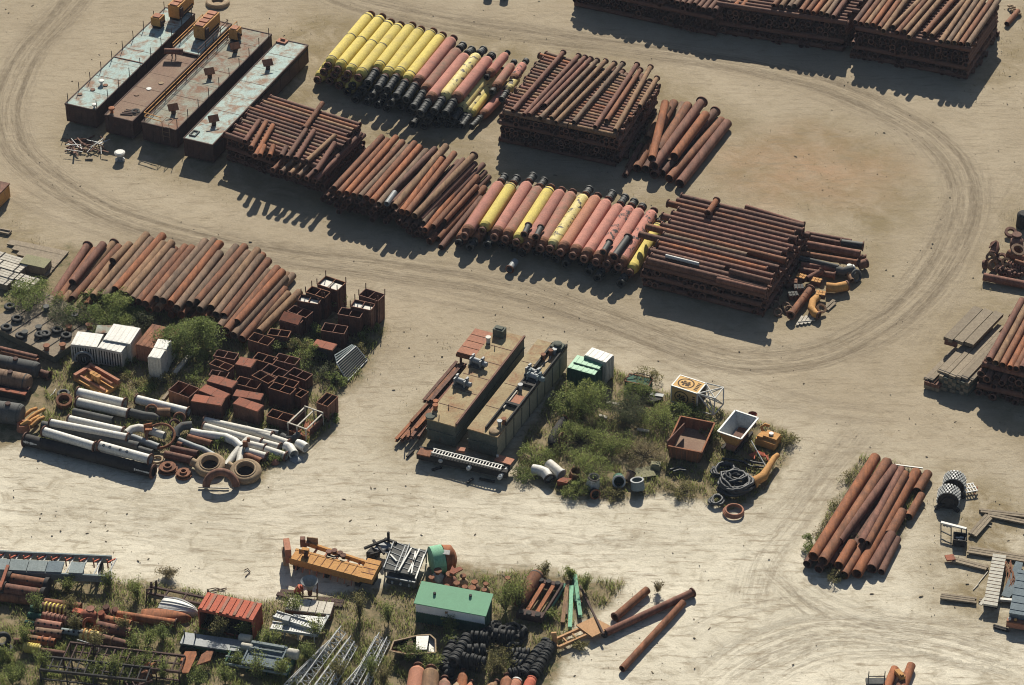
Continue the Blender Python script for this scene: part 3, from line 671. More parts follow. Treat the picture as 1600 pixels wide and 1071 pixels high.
# ---------------------------------------------------------------- floating pipes (yellow and pink), with bands, steel ends and black hoses
def float_pipe(near, far, r, m, label, group, hn=0, hf=0, bands=(), cone=.55, dark_end=False, droop=.0):
    near, far = Vector(near), Vector(far); d = far-near; L = d.length; u = d.normalized()
    root = thing('float_pipe', (near+far)/2 - Vector((0,0,(near+far).z/2 - min(near.z, far.z) + r)), label, 'float pipe', group)
    build('float_casing', MB().lathe(near, d, [(0, 0), (0, r*.55), (.28, r*.86), (.62, r), (L-.62, r), (L-.28, r*.86), (L, r*.55), (L, 0)], 20), m, root)
    if m not in (YEL, YELF): build('worn_cone', MB().lathe(near, d, [(-.01, r*.56), (.28, r*.875), (.62, r*1.012), (.95, r*1.012)], 20), R_MID, root)
    for p, dd in ((near, -u), (far, u)):
        build('steel_end', MB().lathe(p, dd, [(-.05, r*.48), (.42, r*.48), (.42, r*.68), (.56, r*.68), (.56, r*.40), (-.05, r*.40)], 16), R_DARK if not dark_end else BLACK, root)
    for t in bands:
        build('band', MB().lathe(near+u*(L*t), u, [(0, r), (0, r*1.03), (.12, r*1.03), (.12, r)], 20), DKGREY, root)
    for h, p, dd in ((hn, near, -u), (hf, far, u)):
        if h:
            pr = [(0, r*.40), (0, r*.72), (.18, r*.72), (.18, r*.60)]
            k = .5
            while k < h-.35: pr += [(k, r*.60), (k, r*.64), (k+.1, r*.64), (k+.1, r*.60)]; k += .5
            pr += [(h-.18, r*.60), (h-.18, r*.72), (h, r*.72), (h, r*.42), (h-.8, r*.42)]
            build('rubber_hose', MB().lathe(p+dd*.57, dd - Vector((0,0,droop)), pr, 16), RUB, root)
    return near, far
RC = .76
z3 = 3.1
ROWC = [((705,100),(455,398),YEL,0,0,(.06,.52,.93)),((775,115),(515,422),YEL,0,0,(.06,.52,.93)),((830,148),(580,450),YEL,0,0,(.06,.55,.93)),((890,165),(643,472),YEL,0,0,(.06,.55,.93)),((962,168),(752,432),YEL,2.4,0,(.08,.94)),((1017,193),(808,470),YEL,2.2,0,(.08,.94)),((1092,205),(878,470),YEL,2.6,0,(.08,.94)),((1150,230),(935,502),YEL,2.8,0,(.1,.94)),((1217,250),(998,520),PINK,2.9,0,()),((1250,318),(1045,570),PINKD,2.8,1.2,()),((1300,350),(1075,625),PINK,2.2,1.5,()),((1372,350),(1162,610),YELF,2.3,1.5,()),((1442,370),(1235,622),PINK,2.4,.6,())]
NM = {YEL:'yellow', YELF:'flaking yellow', PINK:'pink', PINKF:'black-flaked pink', PINKD:'dusty pink', ORGB:'orange-brown'}
axC = []
GC = 'floats in the back row beside the pontoons'
for i, (f, n, m, hn, hf, bd) in enumerate(ROWC):
    z = z3 if i < 11 else z3-.25*(i-10)
    axC.append(float_pipe(A2(*n, z), A2(*f, z), RC, m, f'{ordn(i)} float from the left on top of the back row, {NM[m]}' + (' with bands' if len(bd) > 2 else ''), GC, hn, hf, bd, dark_end=i > 8, droop=.12))
lay = axC
for k, drop in enumerate((1.2, 1.2)):
    lay = nest(lay, drop)
    lay = [jit(q, .5) for q in lay]
    for i, q in enumerate(lay):
        q = (Vector((*q[0].xy, max(q[0].z, RC))), Vector((*q[1].xy, max(q[1].z, RC))))
        m = YEL if i < 9 else random.choice([PINK, PINKD, YELF])
        float_pipe(q[0], q[1], RC, m, f'{ordn(i)} float from the left in the {["middle","bottom"][k]} layer of the back row', GC, 0 if i < 4 else U(1.5, 2.8), 0, (.08, .93) if m is YEL else (), dark_end=i > 2, droop=.1)
for i, (f, n, m, z, hn, hf) in enumerate([((1550,340),(1440,470),PINK,2.3,0,0),((1587,405),(1480,550),PINKD,1.9,.4,.3),((1430,580),(1330,712),YEL,.75,2.3,0),((1540,575),(1400,722),PINK,.75,2.2,0),((1390,610),(1290,700),PINKD,.8,2.6,0),((1620,480),(1560,565),YELF,1.6,1.6,0),((1660,400),(1590,500),PINKF,1.9,0,.4)]):
    float_pipe(A2(*n, z), A2(*f, z), .58, m, f'{ordn(i)} of the short floats tumbled at the right end of the back row, {NM[m]}', 'short floats tumbled at the right end of the back row', hn, hf, dark_end=True)
pipe(A2(1370,590,1.3), A2(1425,500,1.3), .42, RUB, 'loose black rubber hose piece between tumbled floats of the back row', None, (1, 1), name='rubber_hose')
# front row G
z2 = 1.95; RG = .73
ROWG = [(B2(1510,112,z2),B2(1302,420,z2),PINK,0,1.2),(B3(0,122,z2),B2(1412,388,z2),YEL,0,1.2),(B3(98,112,z2),B2(1486,428,z2),PINK,0,1.4),(B3(165,142,z2),B2(1555,440,z2),PINKD,0,1.4),(B3(236,145,z2),B3(35,460,z2),YEL,0,0),(B3(302,162,z2),B3(100,482,z2),PINK,0,0),(B3(370,175,z2),B3(182,496,z2),PINKD,0,0),(B3(448,192,z2),B3(245,500,z2),YELF,0,1.3),(B3(524,198,z2),B3(310,522,z2),ORGB,0,0),(B3(590,222,z2),B3(386,542,z2),PINK,0,1.4),(B3(663,252,z2),B3(456,562,z2),PINK,0,1.6),(B3(732,262,z2),B3(530,582,z2),PINKF,0,1.0),(B3(792,278,z2),B3(596,592,z2),PINK,0,.5),(B3(872,290,z2),B3(668,612,z2),PINKF,0,0),(B3(908,370,1.2),B3(738,648,1.2),YEL,0,1.2)]
axG = []
GG = 'floats in the front row between rusty stacks'
for i, (f, n, m, hn, hf) in enumerate(ROWG):
    axG.append(float_pipe(n, f, RG, m, f'{ordn(i)} float from the left on top of the front row, {NM[m]}', GG, hn, hf, (.93,) if m is YEL else ()))
lay = nest(axG[:14], 1.2)
for i, q in enumerate(lay):
    q = jit(q, .6); m = random.choice([PINKD, ORGB, R_MID]); d_ = (q[1]-q[0]).normalized(); q = (q[0]+d_*.5, q[1])
    q = (Vector((*q[0].xy, RG)), Vector((*q[1].xy, RG)))
    float_pipe(q[0], q[1], RG, m, f'{ordn(i)} float from the left in the bottom layer of the front row', GG, random.choice([0, 0, 1.2]), 0, dark_end=True)
for i, (a, b) in enumerate([((75,425),(103,365)),((148,440),(180,378)),((565,535),(605,470))]):
    pipe(B3(*a, z2+1.0), B3(*b, z2+1.0), .34, RUB, f'{ordn(i)} short black hose from the left lying on the front float row', 'short black hoses on the front float row', (1, 1), name='rubber_hose')
pipe(B3(632,565,z2+.95), B3(722,440,z2+.95), .42, RUB, 'long black rubber hose lying on pink floats of the front row', None, (1, 1), name='rubber_hose')
pipe(B2(1572,640,.45), B3(20,590,.45), .4, GREY, 'grey hose end lying on the sand before the front float row', None, (1, 0), name='rubber_hose')
# ---------------------------------------------------------------- helpers for boxes given by their front top edge
class Fr:
    """frame: o = front-left point on z = 0, ux to the right, uy away, W wide, D deep"""
    def __init__(s, fl, fr_, D):
        fl, fr_ = Vector(fl), Vector(fr_); s.zt = fl.z; w = fr_-fl; w.z = 0; s.W = w.length; s.ux = w.normalized(); s.uy = Vector((-s.ux.y, s.ux.x, 0)); s.D = D; s.o = Vector((fl.x, fl.y, 0))
    def __call__(s, x, y, z): return s.o + s.ux*x + s.uy*y + Vector((0,0,z))
    def box(s, mb, x0, x1, y0, y1, z0, z1):
        return mb.hexa([s(x0,y0,z0),s(x1,y0,z0),s(x1,y1,z0),s(x0,y1,z0)], [s(x0,y0,z1),s(x1,y0,z1),s(x1,y1,z1),s(x0,y1,z1)])
def quad_fr(fl, fr_, br):
    """frame of a rectangle from three of its top corners"""
    f = Fr(fl, fr_, 0); l = Vector(br)-Vector(fr_); l.z = 0
    uy = l.normalized(); ux = Vector((uy.y, -uy.x, 0)); w = Vector(fr_)-Vector(fl); w.z = 0
    f.W = abs(w.dot(ux)); f.D = l.length; f.ux, f.uy = ux, uy
    q = Vector(fr_) - ux*f.W; f.o = Vector((q.x, q.y, 0)); return f
def corr(mb, f, axis, x0, x1, z0, z1, y, depth=.05, pitch=.28):
    """upright ribs of a corrugated wall: axis 'f' front face at y, 'r' right face at x = y"""
    n = max(2, int((x1-x0)/pitch))
    for i in range(n):
        a = x0 + (x1-x0)*(i+.25)/n; b = x0 + (x1-x0)*(i+.75)/n
        if axis == 'f': f.box(mb, a, b, y-depth, y+.01, z0, z1)
        elif axis == 't': f.box(mb, a, b, z0, z1, y-.01, y+depth)
        else: f.box(mb, y-.01, y+depth, a, b, z0, z1)

# ---------------------------------------------------------------- the four moored-up pontoons at the upper left
def part_box(parent, name, f, x0, x1, y0, y1, z0, z1, m):
    mb = MB(); f.box(mb, x0, x1, y0, y1, z0, z1); return build(name, mb, m, parent)
def pontoon(fl, fr_, br, zt, deckm, label, railside='', group=None):
    f = quad_fr(fl, fr_, br); W, D = f.W, f.D
    root = thing('pontoon', f(W/2, D/2, 0), label, 'pontoon', group)
    mb = MB(); f.box(mb, 0, W, 0, D, .25, zt-.12); f.box(mb, .3, W-.3, .5, D-.5, 0, .25)
    n = int(D/2.4)
    for i in range(n+1):
        y = .1+(D-.2)*i/n
        for x in (-.045, W): f.box(mb, x, x+.045, y-.06, y+.06, .3, zt-.14)
    for i in range(5):
        x = W*(i+.5)/5; f.box(mb, x-.06, x+.06, -.05, 0, .3, zt-.14)
    build('hull', mb, HULL, root)
    mb = MB(); f.box(mb, .03, W-.03, .03, D-.03, zt-.12, zt); build('deck', mb, deckm, root)
    mb = MB()
    for x0, x1, y0, y1 in ((-.06,.08,-.06,D+.06),(W-.08,W+.06,-.06,D+.06),(.08,W-.08,-.06,.08),(.08,W-.08,D-.08,D+.06)): f.box(mb, x0, x1, y0, y1, zt-.2, zt+.06)
    build('rubbing_edge', mb, HULL, root)
    for i in range(1, 7): part_box(root, 'weld_seam', f, .1, W-.1, D*i/7, D*i/7+.05, zt, zt+.02, deckm if i % 2 else R_DARK)
    for s in railside:
        n = 9
        for i in range(n+1):
            y = .5+(D-1)*i/n; x = .1 if s in 'lL' else W-.1
            build('rail_post', MB().bar(f(x, y, zt), f(x, y, zt+1.15+U(-.05,.1)), .08), HULL, root)
        if s in 'LR':
            x = .1 if s == 'L' else W-.1
            for z in (.55, 1.1): build('handrail', MB().bar(f(x, .5, zt+z), f(x, D-.5, zt+z), .08), ORANGE, root)
    return root, f
zb = 2.7
GP = 'pontoons parked side by side at the upper left'
pon, fP = [], []
for fl, fr_, br, dm, lb, rs in [((104,160),(149,173),(304,22),DBLUE,'leftmost pale blue pontoon with short posts along both edges','lr'),((168,176),(207,190),(362,38),DRUST,'second pontoon from the left, brown rusted deck',''),((228,185),(275,204),(424,54),DGREY,'third pontoon from the left, long yellow handrail on its left edge','Lr'),((288,215),(332,227),(481,71),DBLUE,'rightmost pale blue pontoon, deck clear of railings','')]:
    o, f = pontoon(P(*fl, zb), P(*fr_, zb), P(*br, zb), zb, dm, lb, rs, GP); pon.append(o); fP.append(f)
def mooring(parent, p, m, s=1.0):
    o = build('bollard', MB().lathe(p, (0,0,1), [(0,.0),(0,.30*s),(.05,.30*s),(.05,.2*s),(.5*s,.2*s),(.55*s,.42*s),(.75*s,.42*s),(.8*s,.2*s),(.8*s,0)], 12), m, parent)
def capstan(parent, f, x, y, z):
    o = build('fairlead', MB().lathe(f(x, y, z), (0,0,1), [(0,.28),(.75,.30),(.75,0)], 12), HULL, parent)
    build('fairlead_plate', MB(fr(f(x, y, z+.9), 20, 35)).box((0,0,0), (1.25,.9,.12)), R_MID, o)
f = fP[0]
mooring(pon[0], f(.45*f.W, f.D*.22, zb), WHITE2, .8); mooring(pon[0], f(f.W-.4, .5, zb), WHITE2, .7)
for y in (.47,): part_box(pon[0], 'deck_seam', f, .1, f.W-.1, f.D*y, f.D*y+.12, zb, zb+.08, R_DARK)
for k in range(3): build('hatch', MB().lathe(f(.6+.9*k, f.D*(.1+.06*k), zb), (0,0,1), [(0,.3),(.1,.3),(.1,0)], 14), [DRUST, R_DARK, R_MID][k], pon[0])
f = fP[1]
part_box(pon[1], 'deck_plate', f, .1, f.W-.1, f.D*.66, f.D*.96, zb+.004, zb+.07, DBLUE)
part_box(pon[1], 'deck_seam', f, .05, f.W-.05, f.D*.645, f.D*.655, zb, zb+.3, HULL)
for x in (.1, f.W-.1):
    for z in (.5, .95): build('handrail', MB().bar(f(x, f.D*.66, zb+z), f(x, f.D*.97, zb+z), .08), ORANGE if x < 1 else HULL, pon[1])
    for i in range(5): build('rail_post', MB().bar(f(x, f.D*(.66+.31*i/4), zb), f(x, f.D*(.66+.31*i/4), zb+1.0), .08), R_MID, pon[1])
mooring(pon[1], f(.5, .8, zb), R_ORNG, .9)
for k in range(3): build('hatch', MB().lathe(f(1.2+.7*k, f.D*(.22+.07*k), zb), (0,0,1), [(0,.32),(.08,.32),(.08,0)], 14), [DRUST, LGREY, TAN][k], pon[1])
f = fP[2]
for y in (.13, .5, .77): capstan(pon[2], f, f.W*.55, f.D*y, zb)
for z in (.55, 1.1): build('handrail', MB().bar(f(.1, .5, zb+z), f(f.W*.55, .3, zb+z), .08), ORANGE, pon[2])
build('boarding_ladder', MB().bar(f(f.W*.62,-.15,zb+.8), f(f.W*.62,-.15,.9), .07).bar(f(f.W*.82,-.15,zb+.8), f(f.W*.82,-.15,.9), .07).bar(f(f.W*.62,-.15,zb+.8), f(f.W*.62,1.0,zb+.8), .07).bar(f(f.W*.82,-.15,zb+.8), f(f.W*.82,1.0,zb+.8), .07).bar(f(f.W*.62,-.15,2.2), f(f.W*.82,-.15,2.2), .06).bar(f(f.W*.62,-.15,1.6), f(f.W*.82,-.15,1.6), .06).bar(f(f.W*.62,1,zb+.8), f(f.W*.82,1,zb+.8), .07), DRUST, pon[2])
f = fP[3]
for y in (.16, .72): capstan(pon[3], f, f.W*.5, f.D*y, zb)
part_box(pon[3], 'edge_seam', f, f.W+.06, f.W+.12, .2, f.D-.2, zb-.5, zb-.38, BLACK)
mb = MB(); g = f
for x0, x1, y0, y1 in ((.3,.45,.8,2.0),(1.0,1.15,.8,2.0),(.45,1.0,.8,.95),(.45,1.0,1.85,2.0)): f.box(mb, x0, x1, y0, y1, zb+.002, zb+.14)
one('hatch_surround', mb, DKGREY, 'small dark rectangular frame on the near end of the rightmost pontoon', 'frame')
# things standing on the pontoons
def winch_house(f, x, y, W_, D_, h, label, m=ORANGE):
    z = zb
    root = thing('winch_housing', f(x, y, z), label, 'winch housing', 'orange machine housings on the pontoons')
    mb = MB(); f.box(mb, x-W_/2, x+W_/2, y-D_/2, y+D_/2, z+.4, z+h); build('housing', mb, m, root)
    mb = MB(); f.box(mb, x-W_/2+.1, x+W_/2-.1, y-D_/2+.1, y+D_/2-.1, z, z+.4); build('base_frame', mb, BLACK, root)
    n = max(1, int(D_/1.0))
    for i in range(n):
        yy = y-D_/2+D_*(i+.5)/n; mb = MB(); f.box(mb, x-W_*.36, x+W_*.36, yy-D_/n*.36, yy+D_/n*.36, z+h, z+h+.12); build('cover', mb, ORGB, root)
    mb = MB(); f.box(mb, x+W_/2, x+W_/2+.1, y-D_*.4, y+D_*.4, z+.6, z+.8); f.box(mb, x+W_/2, x+W_/2+.25, y-D_*.45, y-D_*.3, z+.5, z+h-.3); build('side_gear', mb, HULL, root)
f0, f1, f2 = fP[0], fP[1], fP[2]
winch_house(f0, f0.W*.35, f0.D*.82, 1.3, 1.3, 1.5, 'small orange box alone on the leftmost pontoon')
winch_house(f0, f0.W*.62, f0.D*.98, 1.5, 4.0, 2.1, 'long orange winch housing at the far end of the leftmost pontoon')
winch_house(f1, f1.W*.55, f1.D*.87, 1.5, 4.2, 2.1, 'long orange winch housing on the blue rear deck of the brown pontoon')
winch_house(f2, f2.W*.25, f2.D*.88, 1.2, 1.2, 1.7, 'small orange box on the pontoon with the yellow handrail')
p0, p1 = fP[1](.1, fP[1].D*.60, zb+1.1), fP[1](1.9, fP[1].D*.60-1.6, zb+1.1)
p0, p1 = A1(1020, 318, zb+1.0), A1(1132, 320, zb+1.0)
root = thing('stand_pipe', (p0+p1)/2-Vector((0,0,1.0)), 'brown steel cylinder on a low stand on the brown pontoon deck', 'cylinder')
build('cylinder', MB().lathe(p0, p1-p0, pipe_prof((p1-p0).length, .36), 16), R_PURP, root)
for t in (.4, .6): build('leg', MB().bar(p0.lerp(p1, t)-Vector((0,0,.98)), p0.lerp(p1, t)-Vector((0,0,.3)), .12), HULL, root)
c = A1(800, 700, zb); mb = MB()
for k in range(4): mb.bar(c+Vector((-1.0+.2*k, .3*k-.4, .08+.02*k)), c+Vector((.5+.2*k, -.6+.25*k, .08+.02*k)), .14, .1)
one('steel_bars', mb, HULL, 'loose steel bars lying on the near end of the brown pontoon', 'steel bars')
mb = MB()
for k in range(3): mb.torus(A1(840, 690, zb+.1+.06*k), (0,0,1), .55-.1*k, .04, 20, 6)
one('wire_coil', mb, DKGREY, 'thin coil of wire on the near end of the brown pontoon', 'wire coil')
mb = MB().lathe(A1(1350, 22, 0), (0,0,1), [(0,1.6),(.35,1.5),(.45,1.35),(.45,.8),(.3,.75),(.05,.7)], 26).lathe(A1(1350, 22, 0), (0,0,1), [(.06,.76),(.06,0)], 16); one('cutter_ring', mb, TAN, 'tan flat disc with a dark round hole behind the pontoons', 'cone')
c = P(441, 66, zb); mb = MB(fr(c)); mb.box((0,0,.1),(1.3,.9,.2)); mb.box((0,.2,.3),(.6,.2,.25))
one('fairlead_block', mb, ORGB, 'small orange fitting on the far end of the rightmost pontoon', 'fitting')
# scrap heap and white bollard before the pontoons
mb = MB()
for k in range(46):
    c = A1(540+U(-115,115), 900+U(-45,40), .08+.5*random.random()**2); a = U(0, 6.28); l = U(.5, 2.2)
    d = Vector((math.cos(a), math.sin(a)*.5, U(-.12, .12))).normalized(); mb.bar(c-d*l/2, c+d*l/2, U(.06,.22), U(.05,.12))
one('scrap_heap', mb, R_DARK, 'flat heap of dark scrap bars and strips before the pontoons', 'scrap heap')
mb = MB()
for k in range(14):
    c = A1(540+U(-105,105), 905+U(-35,30), .35+.35*random.random()); a = U(0, 6.28); l = U(.8, 2.4); d = Vector((math.cos(a), math.sin(a)*.6, U(-.1,.1))).normalized(); mb.bar(c-d*l/2, c+d*l/2, .07, .05)
one('metal_strips', mb, LGREY, 'pale thin metal strips on the dark scrap heap', 'metal strips')
c = P(188, 250, 0); root = thing('mooring_bollard', c, 'white mushroom-shaped bollard on sand before the pontoons', 'bollard')
build('post', MB().lathe(c, (0,0,1), [(0,0),(0,.55),(.12,.55),(.12,.36),(.75,.34)], 16), GREY, root)
build('cap', MB().lathe(c, (0,0,1), [(.75,.34),(.8,.62),(1.05,.66),(1.15,.5),(1.15,0)], 16), WHITE2, root)
for k in (-1, 1): build('foot', MB().lathe(c+Vector((.42*k,-.25,0)), (0,0,1), [(0,.16),(.35,.16),(.42,0)], 10), WHITE2, root)
one('wood_scrap', MB().box(A1(552,985,.08), (.9,.25,.14)), WOOD, 'single small plank on the sand below the scrap heap', 'plank')

# ---------------------------------------------------------------- left edge: orange box, planks, pallets, tyres, flat pontoon, tanks
f = Fr(P(-50, 298, 1.9), P(-6, 308, 1.9), 3); root = thing('steel_bin', f(f.W/2, 1.5, 0), 'rust orange bin cut by the left edge above the planks', 'bin')
part_box(root, 'bin_body', f, 0, f.W, 0, 3, .1, 1.9, ORANGE)
part_box(root, 'bin_rim', f, -.06, f.W+.06, -.06, 3.06, 1.78, 1.96, R_DARK); part_box(root, 'bin_rib', f, f.W*.8, f.W*.9, -.08, 0, .1, 1.78, BLACK)
one('wood_scrap', MB(fr(B1(30,405,.15), -20)).box((0,0,0),(1.4,.8,.25)).box((0,.1,.2),(1.2,.2,.15)), WOOD, 'small wooden block on the ground under the orange bin', 'wood block')
for k in range(6):
    a, b = B1(75+30*k-20, 470+36*k*.9, .12), B1(415-22*k, 545+25*k, .12)
    one('plank', MB().bar(a, b, 1.0, .16), WOOD, f'{ordn(k)} weathered plank from the back, flat on sand left of the pipe heap', 'plank', 'flat planks left of the pipe heap')
Wb = B1(300,600,1)-B1(100,540,1); Wb.z = 0; Wb.normalize(); Db = Vector((-Wb.y, Wb.x, 0))
pal = [(B1(-30,540,1.0), 4.6),(B1(-30,590,1.0), 3.6),(B1(-40,640,.9), 3.0),(B1(-40,690,.8), 2.2),(B1(110,680,.8), 2.6),(B1(90,720,.7), 2.2)]
for k, (p, L) in enumerate(pal):
    root = thing('timber_bundle', Vector((p.x, p.y, 0))+Wb*L/2, f'{ordn(k)} white-topped timber bundle from the back at the left edge', 'timber bundle', 'white-topped timber bundles at the left edge')
    mb = MB(); q = Vector((p.x, p.y, 0))
    for i in range(4):
        o = Db*(.3*i-.45); mb.bar(q+o+Vector((0,0,p.z*.45)), q+o+Wb*L+Vector((0,0,p.z*.45)), .26, p.z*.86)
    build('timbers', mb, WOOD, root)
    mb = MB()
    for i in range(3): mb.bar(q+Db*(.42*i-.42)+Vector((0,0,p.z*.93)), q+Db*(.42*i-.42)+Wb*L+Vector((0,0,p.z*.93)), .36, .09)
    build('top_boards', mb, WOODP, root)
    for t in (.2, .8): build('strap', MB().bar(q-Db*.68+Wb*L*t+Vector((0,0,p.z)), q+Db*.68+Wb*L*t+Vector((0,0,p.z)), .12, .06), BLACK, root)
p = B1(160, 560, 1.2); root = thing('timber_crate', Vector((p.x+1,p.y,0)), 'brown timber crate right of the white-topped bundles', 'crate')
mb = MB(fr(Vector((p.x+1.2,p.y-.8,0)), -20))
for i in range(5): mb.box((0, -.7+.35*i, .55), (3.0, .3, 1.0))
build('crate_body', mb, WOOD, root); build('crate_lid', MB(fr(Vector((p.x+1.2,p.y-.8,0)), -20)).box((0,0,1.1),(3.1,1.8,.08)), KHAKI, root)
# low flat pontoon with bolts
f = quad_fr(P(-60, 530, 1.0), P(84, 557, 1.0), P(108, 541, 1.0)); f.D = 8
root = thing('flat_pontoon', f(f.W/2, 4, 0), 'low grey-brown flat pontoon with bollards at the left edge', 'pontoon')
part_box(root, 'hull', f, 0, f.W, 0, 8, .05, .9, HULLG); part_box(root, 'deck', f, -.05, f.W+.05, -.05, 8.05, .9, 1.0, WOOD)
for x, y in ((.98,.2),(.8,.55),(.86,.05),(.55,.3),(.35,.7),(.7,.8),(.5,.1),(.95,.75)):
    build('bollard', MB().lathe(f(f.W*x, 8*y, 1.0), (0,0,1), [(0,.28),(.5,.28),(.5,.38),(.62,.38),(.62,0)], 12), R_MID if x > .75 else DKGREY, root)
for i in range(5): part_box(root, 'deck_seam', f, f.W*(i+1)/6, f.W*(i+1)/6+.1, 0, 8, 1.0, 1.05, BLACK)
# tyres
def tyre_mb(c, axis, R=.58, wd=.34):
    c, a = Vector(c), Vector(axis).normalized()
    pr = [(-wd/2, R*.55), (-wd/2-.01, R*.72), (-wd*.42, R*.93), (-wd*.3, R), (-.02, R), (-.02, R*.955), (.02, R*.955), (.02, R), (wd*.3, R), (wd*.42, R*.93), (wd/2+.01, R*.72), (wd/2, R*.55), (wd*.3, R*.5), (-wd*.3, R*.5), (-wd/2, R*.55)]
    return MB().lathe(c, a, pr, 18)
for k, (x, y) in enumerate([(40,1000),(105,945),(140,960),(280,1040),(355,1015),(250,1045),(410,1050),(130,1050),(60,870),(270,955)]):
    one('tyre', tyre_mb(B1(x, y, 1.25 if y > 1010 or x < 120 else .3), (0.1,0,1), .62, .36), TYRE, 'black tyre lying flat on the low pontoon among bushes at left', 'tyre', 'tyres lying about the low pontoon at left')
# tanks and pipes at the left edge
def tank(a, b, r, m, label, group=None, holes=True, name='steel_tank'):
    a, b = Vector(a), Vector(b); d = b-a; L = d.length; u = d.normalized()
    root = thing(name, (a+b)/2-Vector((0,0,r)), label, 'tank', group)
    build('shell', MB().lathe(a, d, [(0,0),(0,r*.8),(.15,r*.95),(.4,r),(L-.4,r),(L-.15,r*.95),(L,r*.8),(L,0)], 22), m, root)
    for t in (.08, .5, .92): build('band', MB().lathe(a+u*(L*t-.06), u, [(0,r),(0,r*1.03),(.12,r*1.03),(.12,r)], 22), DKGREY if t != .5 else m, root)
    if holes:
        for t in (.3, .62): build('manhole', MB().lathe(a+u*L*t+Vector((0,0,r*.96)), (0,0,1), [(0,.28),(.22,.28),(.22,0)], 12), HULL, root)
pipe(C1(10,125,.9), C1(238,180,.9), .36, R_MID, 'upper brown pipe above the dark tanks at the left edge', None)
pipe(C1(-10,100,1.1), C1(232,158,1.1), .34, R_PURP, 'uppermost brown pipe above the dark tanks at the left edge', None)
tank(C1(-120,165,1.0), C1(238,235,1.0), .9, DKGREY, 'upper long dark tank at the left edge')
tank(C1(-120,255,1.0), C1(185,315,1.0), .95, R_GREY, 'middle long grey-brown tank at the left edge')
f = Fr(C1(-60,345,1.0), C1(152,385,1.0), 1.6); root = thing('steel_skid', f(f.W/2,.8,0), 'dark steel skid with a red-topped beam at the left edge', 'skid')
part_box(root, 'skid_body', f, 0, f.W, .1, 1.6, 0, .85, BLACK); part_box(root, 'top_beam', f, -.05, f.W+.05, 0, .5, .85, 1.0, REDB); part_box(root, 'rear_beam', f, 0, f.W, 1.0, 1.5, .85, .97, R_DARK)
tank(C1(-80,480,1.0), C1(140,510,1.0), 1.15, DKGREY, 'lowest fat dark tank at the left edge by the yellow elbows')
c = C1(270,265,.5); one('pipe_stub', MB().lathe(C1(235,245,.5), C1(300,265,.5)-C1(235,245,.5), pipe_prof(1.5,.42,(0,1)), 16), R_DARK, 'dark flanged stub at the end of the upper dark tank', 'pipe')
for k, (a, b) in enumerate([((140,525),(225,470)),((150,560),(275,475)),((150,590),(240,520)),((195,580),(270,525)),((130,575),(190,555))]):
    p, q = C1(*a, .35+.1*k), C1(*b, .35+.1*k); m_ = (p+q)/2+Vector((.15,.1,.25))
    one('pipe_piece', MB().sweep([p, p.lerp(m_,.6), m_, m_.lerp(q,.6), q], .2, 10, hollow=True), ORANGE, f'{ordn(k)} yellow bent pipe from the back beside the dark tanks', 'pipe', 'yellow bent pipes beside the dark tanks')
c = C1(145,600,0); one('pipe_ring', MB().lathe(c, (0,0,1), [(0,.45),(0,.72),(.5,.62),(.8,.62),(.8,.45),(.1,.42)], 20), ORGB, 'tan upright pipe socket in front of the yellow pipes', 'pipe socket')

# ---------------------------------------------------------------- containers and boxes in the left junk yard
def container(fl, fr_, D, z, wall, roof, label, group=None, z0=.1, ribs=True, cat='container', name='container', front=None):
    f = Fr(fl, fr_, D); f.zt = z; root = thing(name, f(f.W/2, D/2, z0), label, cat, group); W = f.W
    mb = MB(); f.box(mb, .03, W-.03, .03, D-.03, z0, z-.08)
    if ribs: corr(mb, f, 'f', .15, W-.15, z0+.15, z-.2, .03); corr(mb, f, 'r', .15, D-.15, z0+.15, z-.2, W-.03)
    build('wall', mb, wall, root)
    if front: part_box(root, 'front_panel', f, .12, W-.12, -.01, .05, z0+.2, z-.35, front)
    mb = MB(); f.box(mb, 0, W, 0, D, z-.08, z)
    for i in range(int(W/.6)): f.box(mb, .2+i*.6, .4+i*.6, .1, D-.1, z, z+.03)
    build('roof', mb, roof, root)
    for x in (0, W):
        for y in (0, D):
            mb = MB(); f.box(mb, x-.05, x+.05, y-.05, y+.05, z0-.05, z-.1); build('corner_post', mb, wall, root)
    return root, f
GCN = 'white boxes in the left junk yard'
container(C1(440,72,2.4), C1(600,90,2.4), 2.4, 2.4, WHITE, WHITE2, 'left white container with a tyre leaning on its dark striped front', GCN, front=BLACK)
r_, f_ = container(C1(604,92,2.3), C1(750,122,2.3), 2.8, 2.3, WHITE, WHITE2, 'right white container of the front pair in the left junk yard', GCN, front=BLACK)
container(C1(640,42,2.5), C1(806,70,2.5), 3.0, 2.5, WHITE, WHITE2, 'white container standing behind the front white pair', GCN)
container(C1(590,0,2.4), C1(820,5,2.4), 1.4, 2.4, R_GREY, DGREY, 'grey stained container at the back under the bush', GCN)
container(C1(842,72,2.2), C1(1010,110,2.2), 4.0, 2.2, ORGB, R_MID, 'rust-brown container right of the white ones', GCN)
container(C1(952,92,2.9), C1(1032,102,2.9), 1.6, 2.9, WHITE, WHITE2, 'rear white upright cabinet beside the rust-brown container', GCN, cat='cabinet', name='cabinet')
container(C1(918,148,3.0), C1(992,160,3.0), 1.6, 3.0, WHITE, WHITE2, 'front white upright cabinet beside the rust-brown container', GCN, cat='cabinet', name='cabinet')
p = C1(520,165,.9); o = one('tyre', tyre_mb(p, (.1,-1,.2), .7, .4), TYRE, 'tyre leaning on the left white container front', 'tyre')
one('arch_plate', MB().torus(p+Vector((0,-.1,.05)), (0,-1,0), .95, .14, 16, 8, arc=.5, a0=0), GREY, 'grey arched fender around the leaning tyre', 'fender')
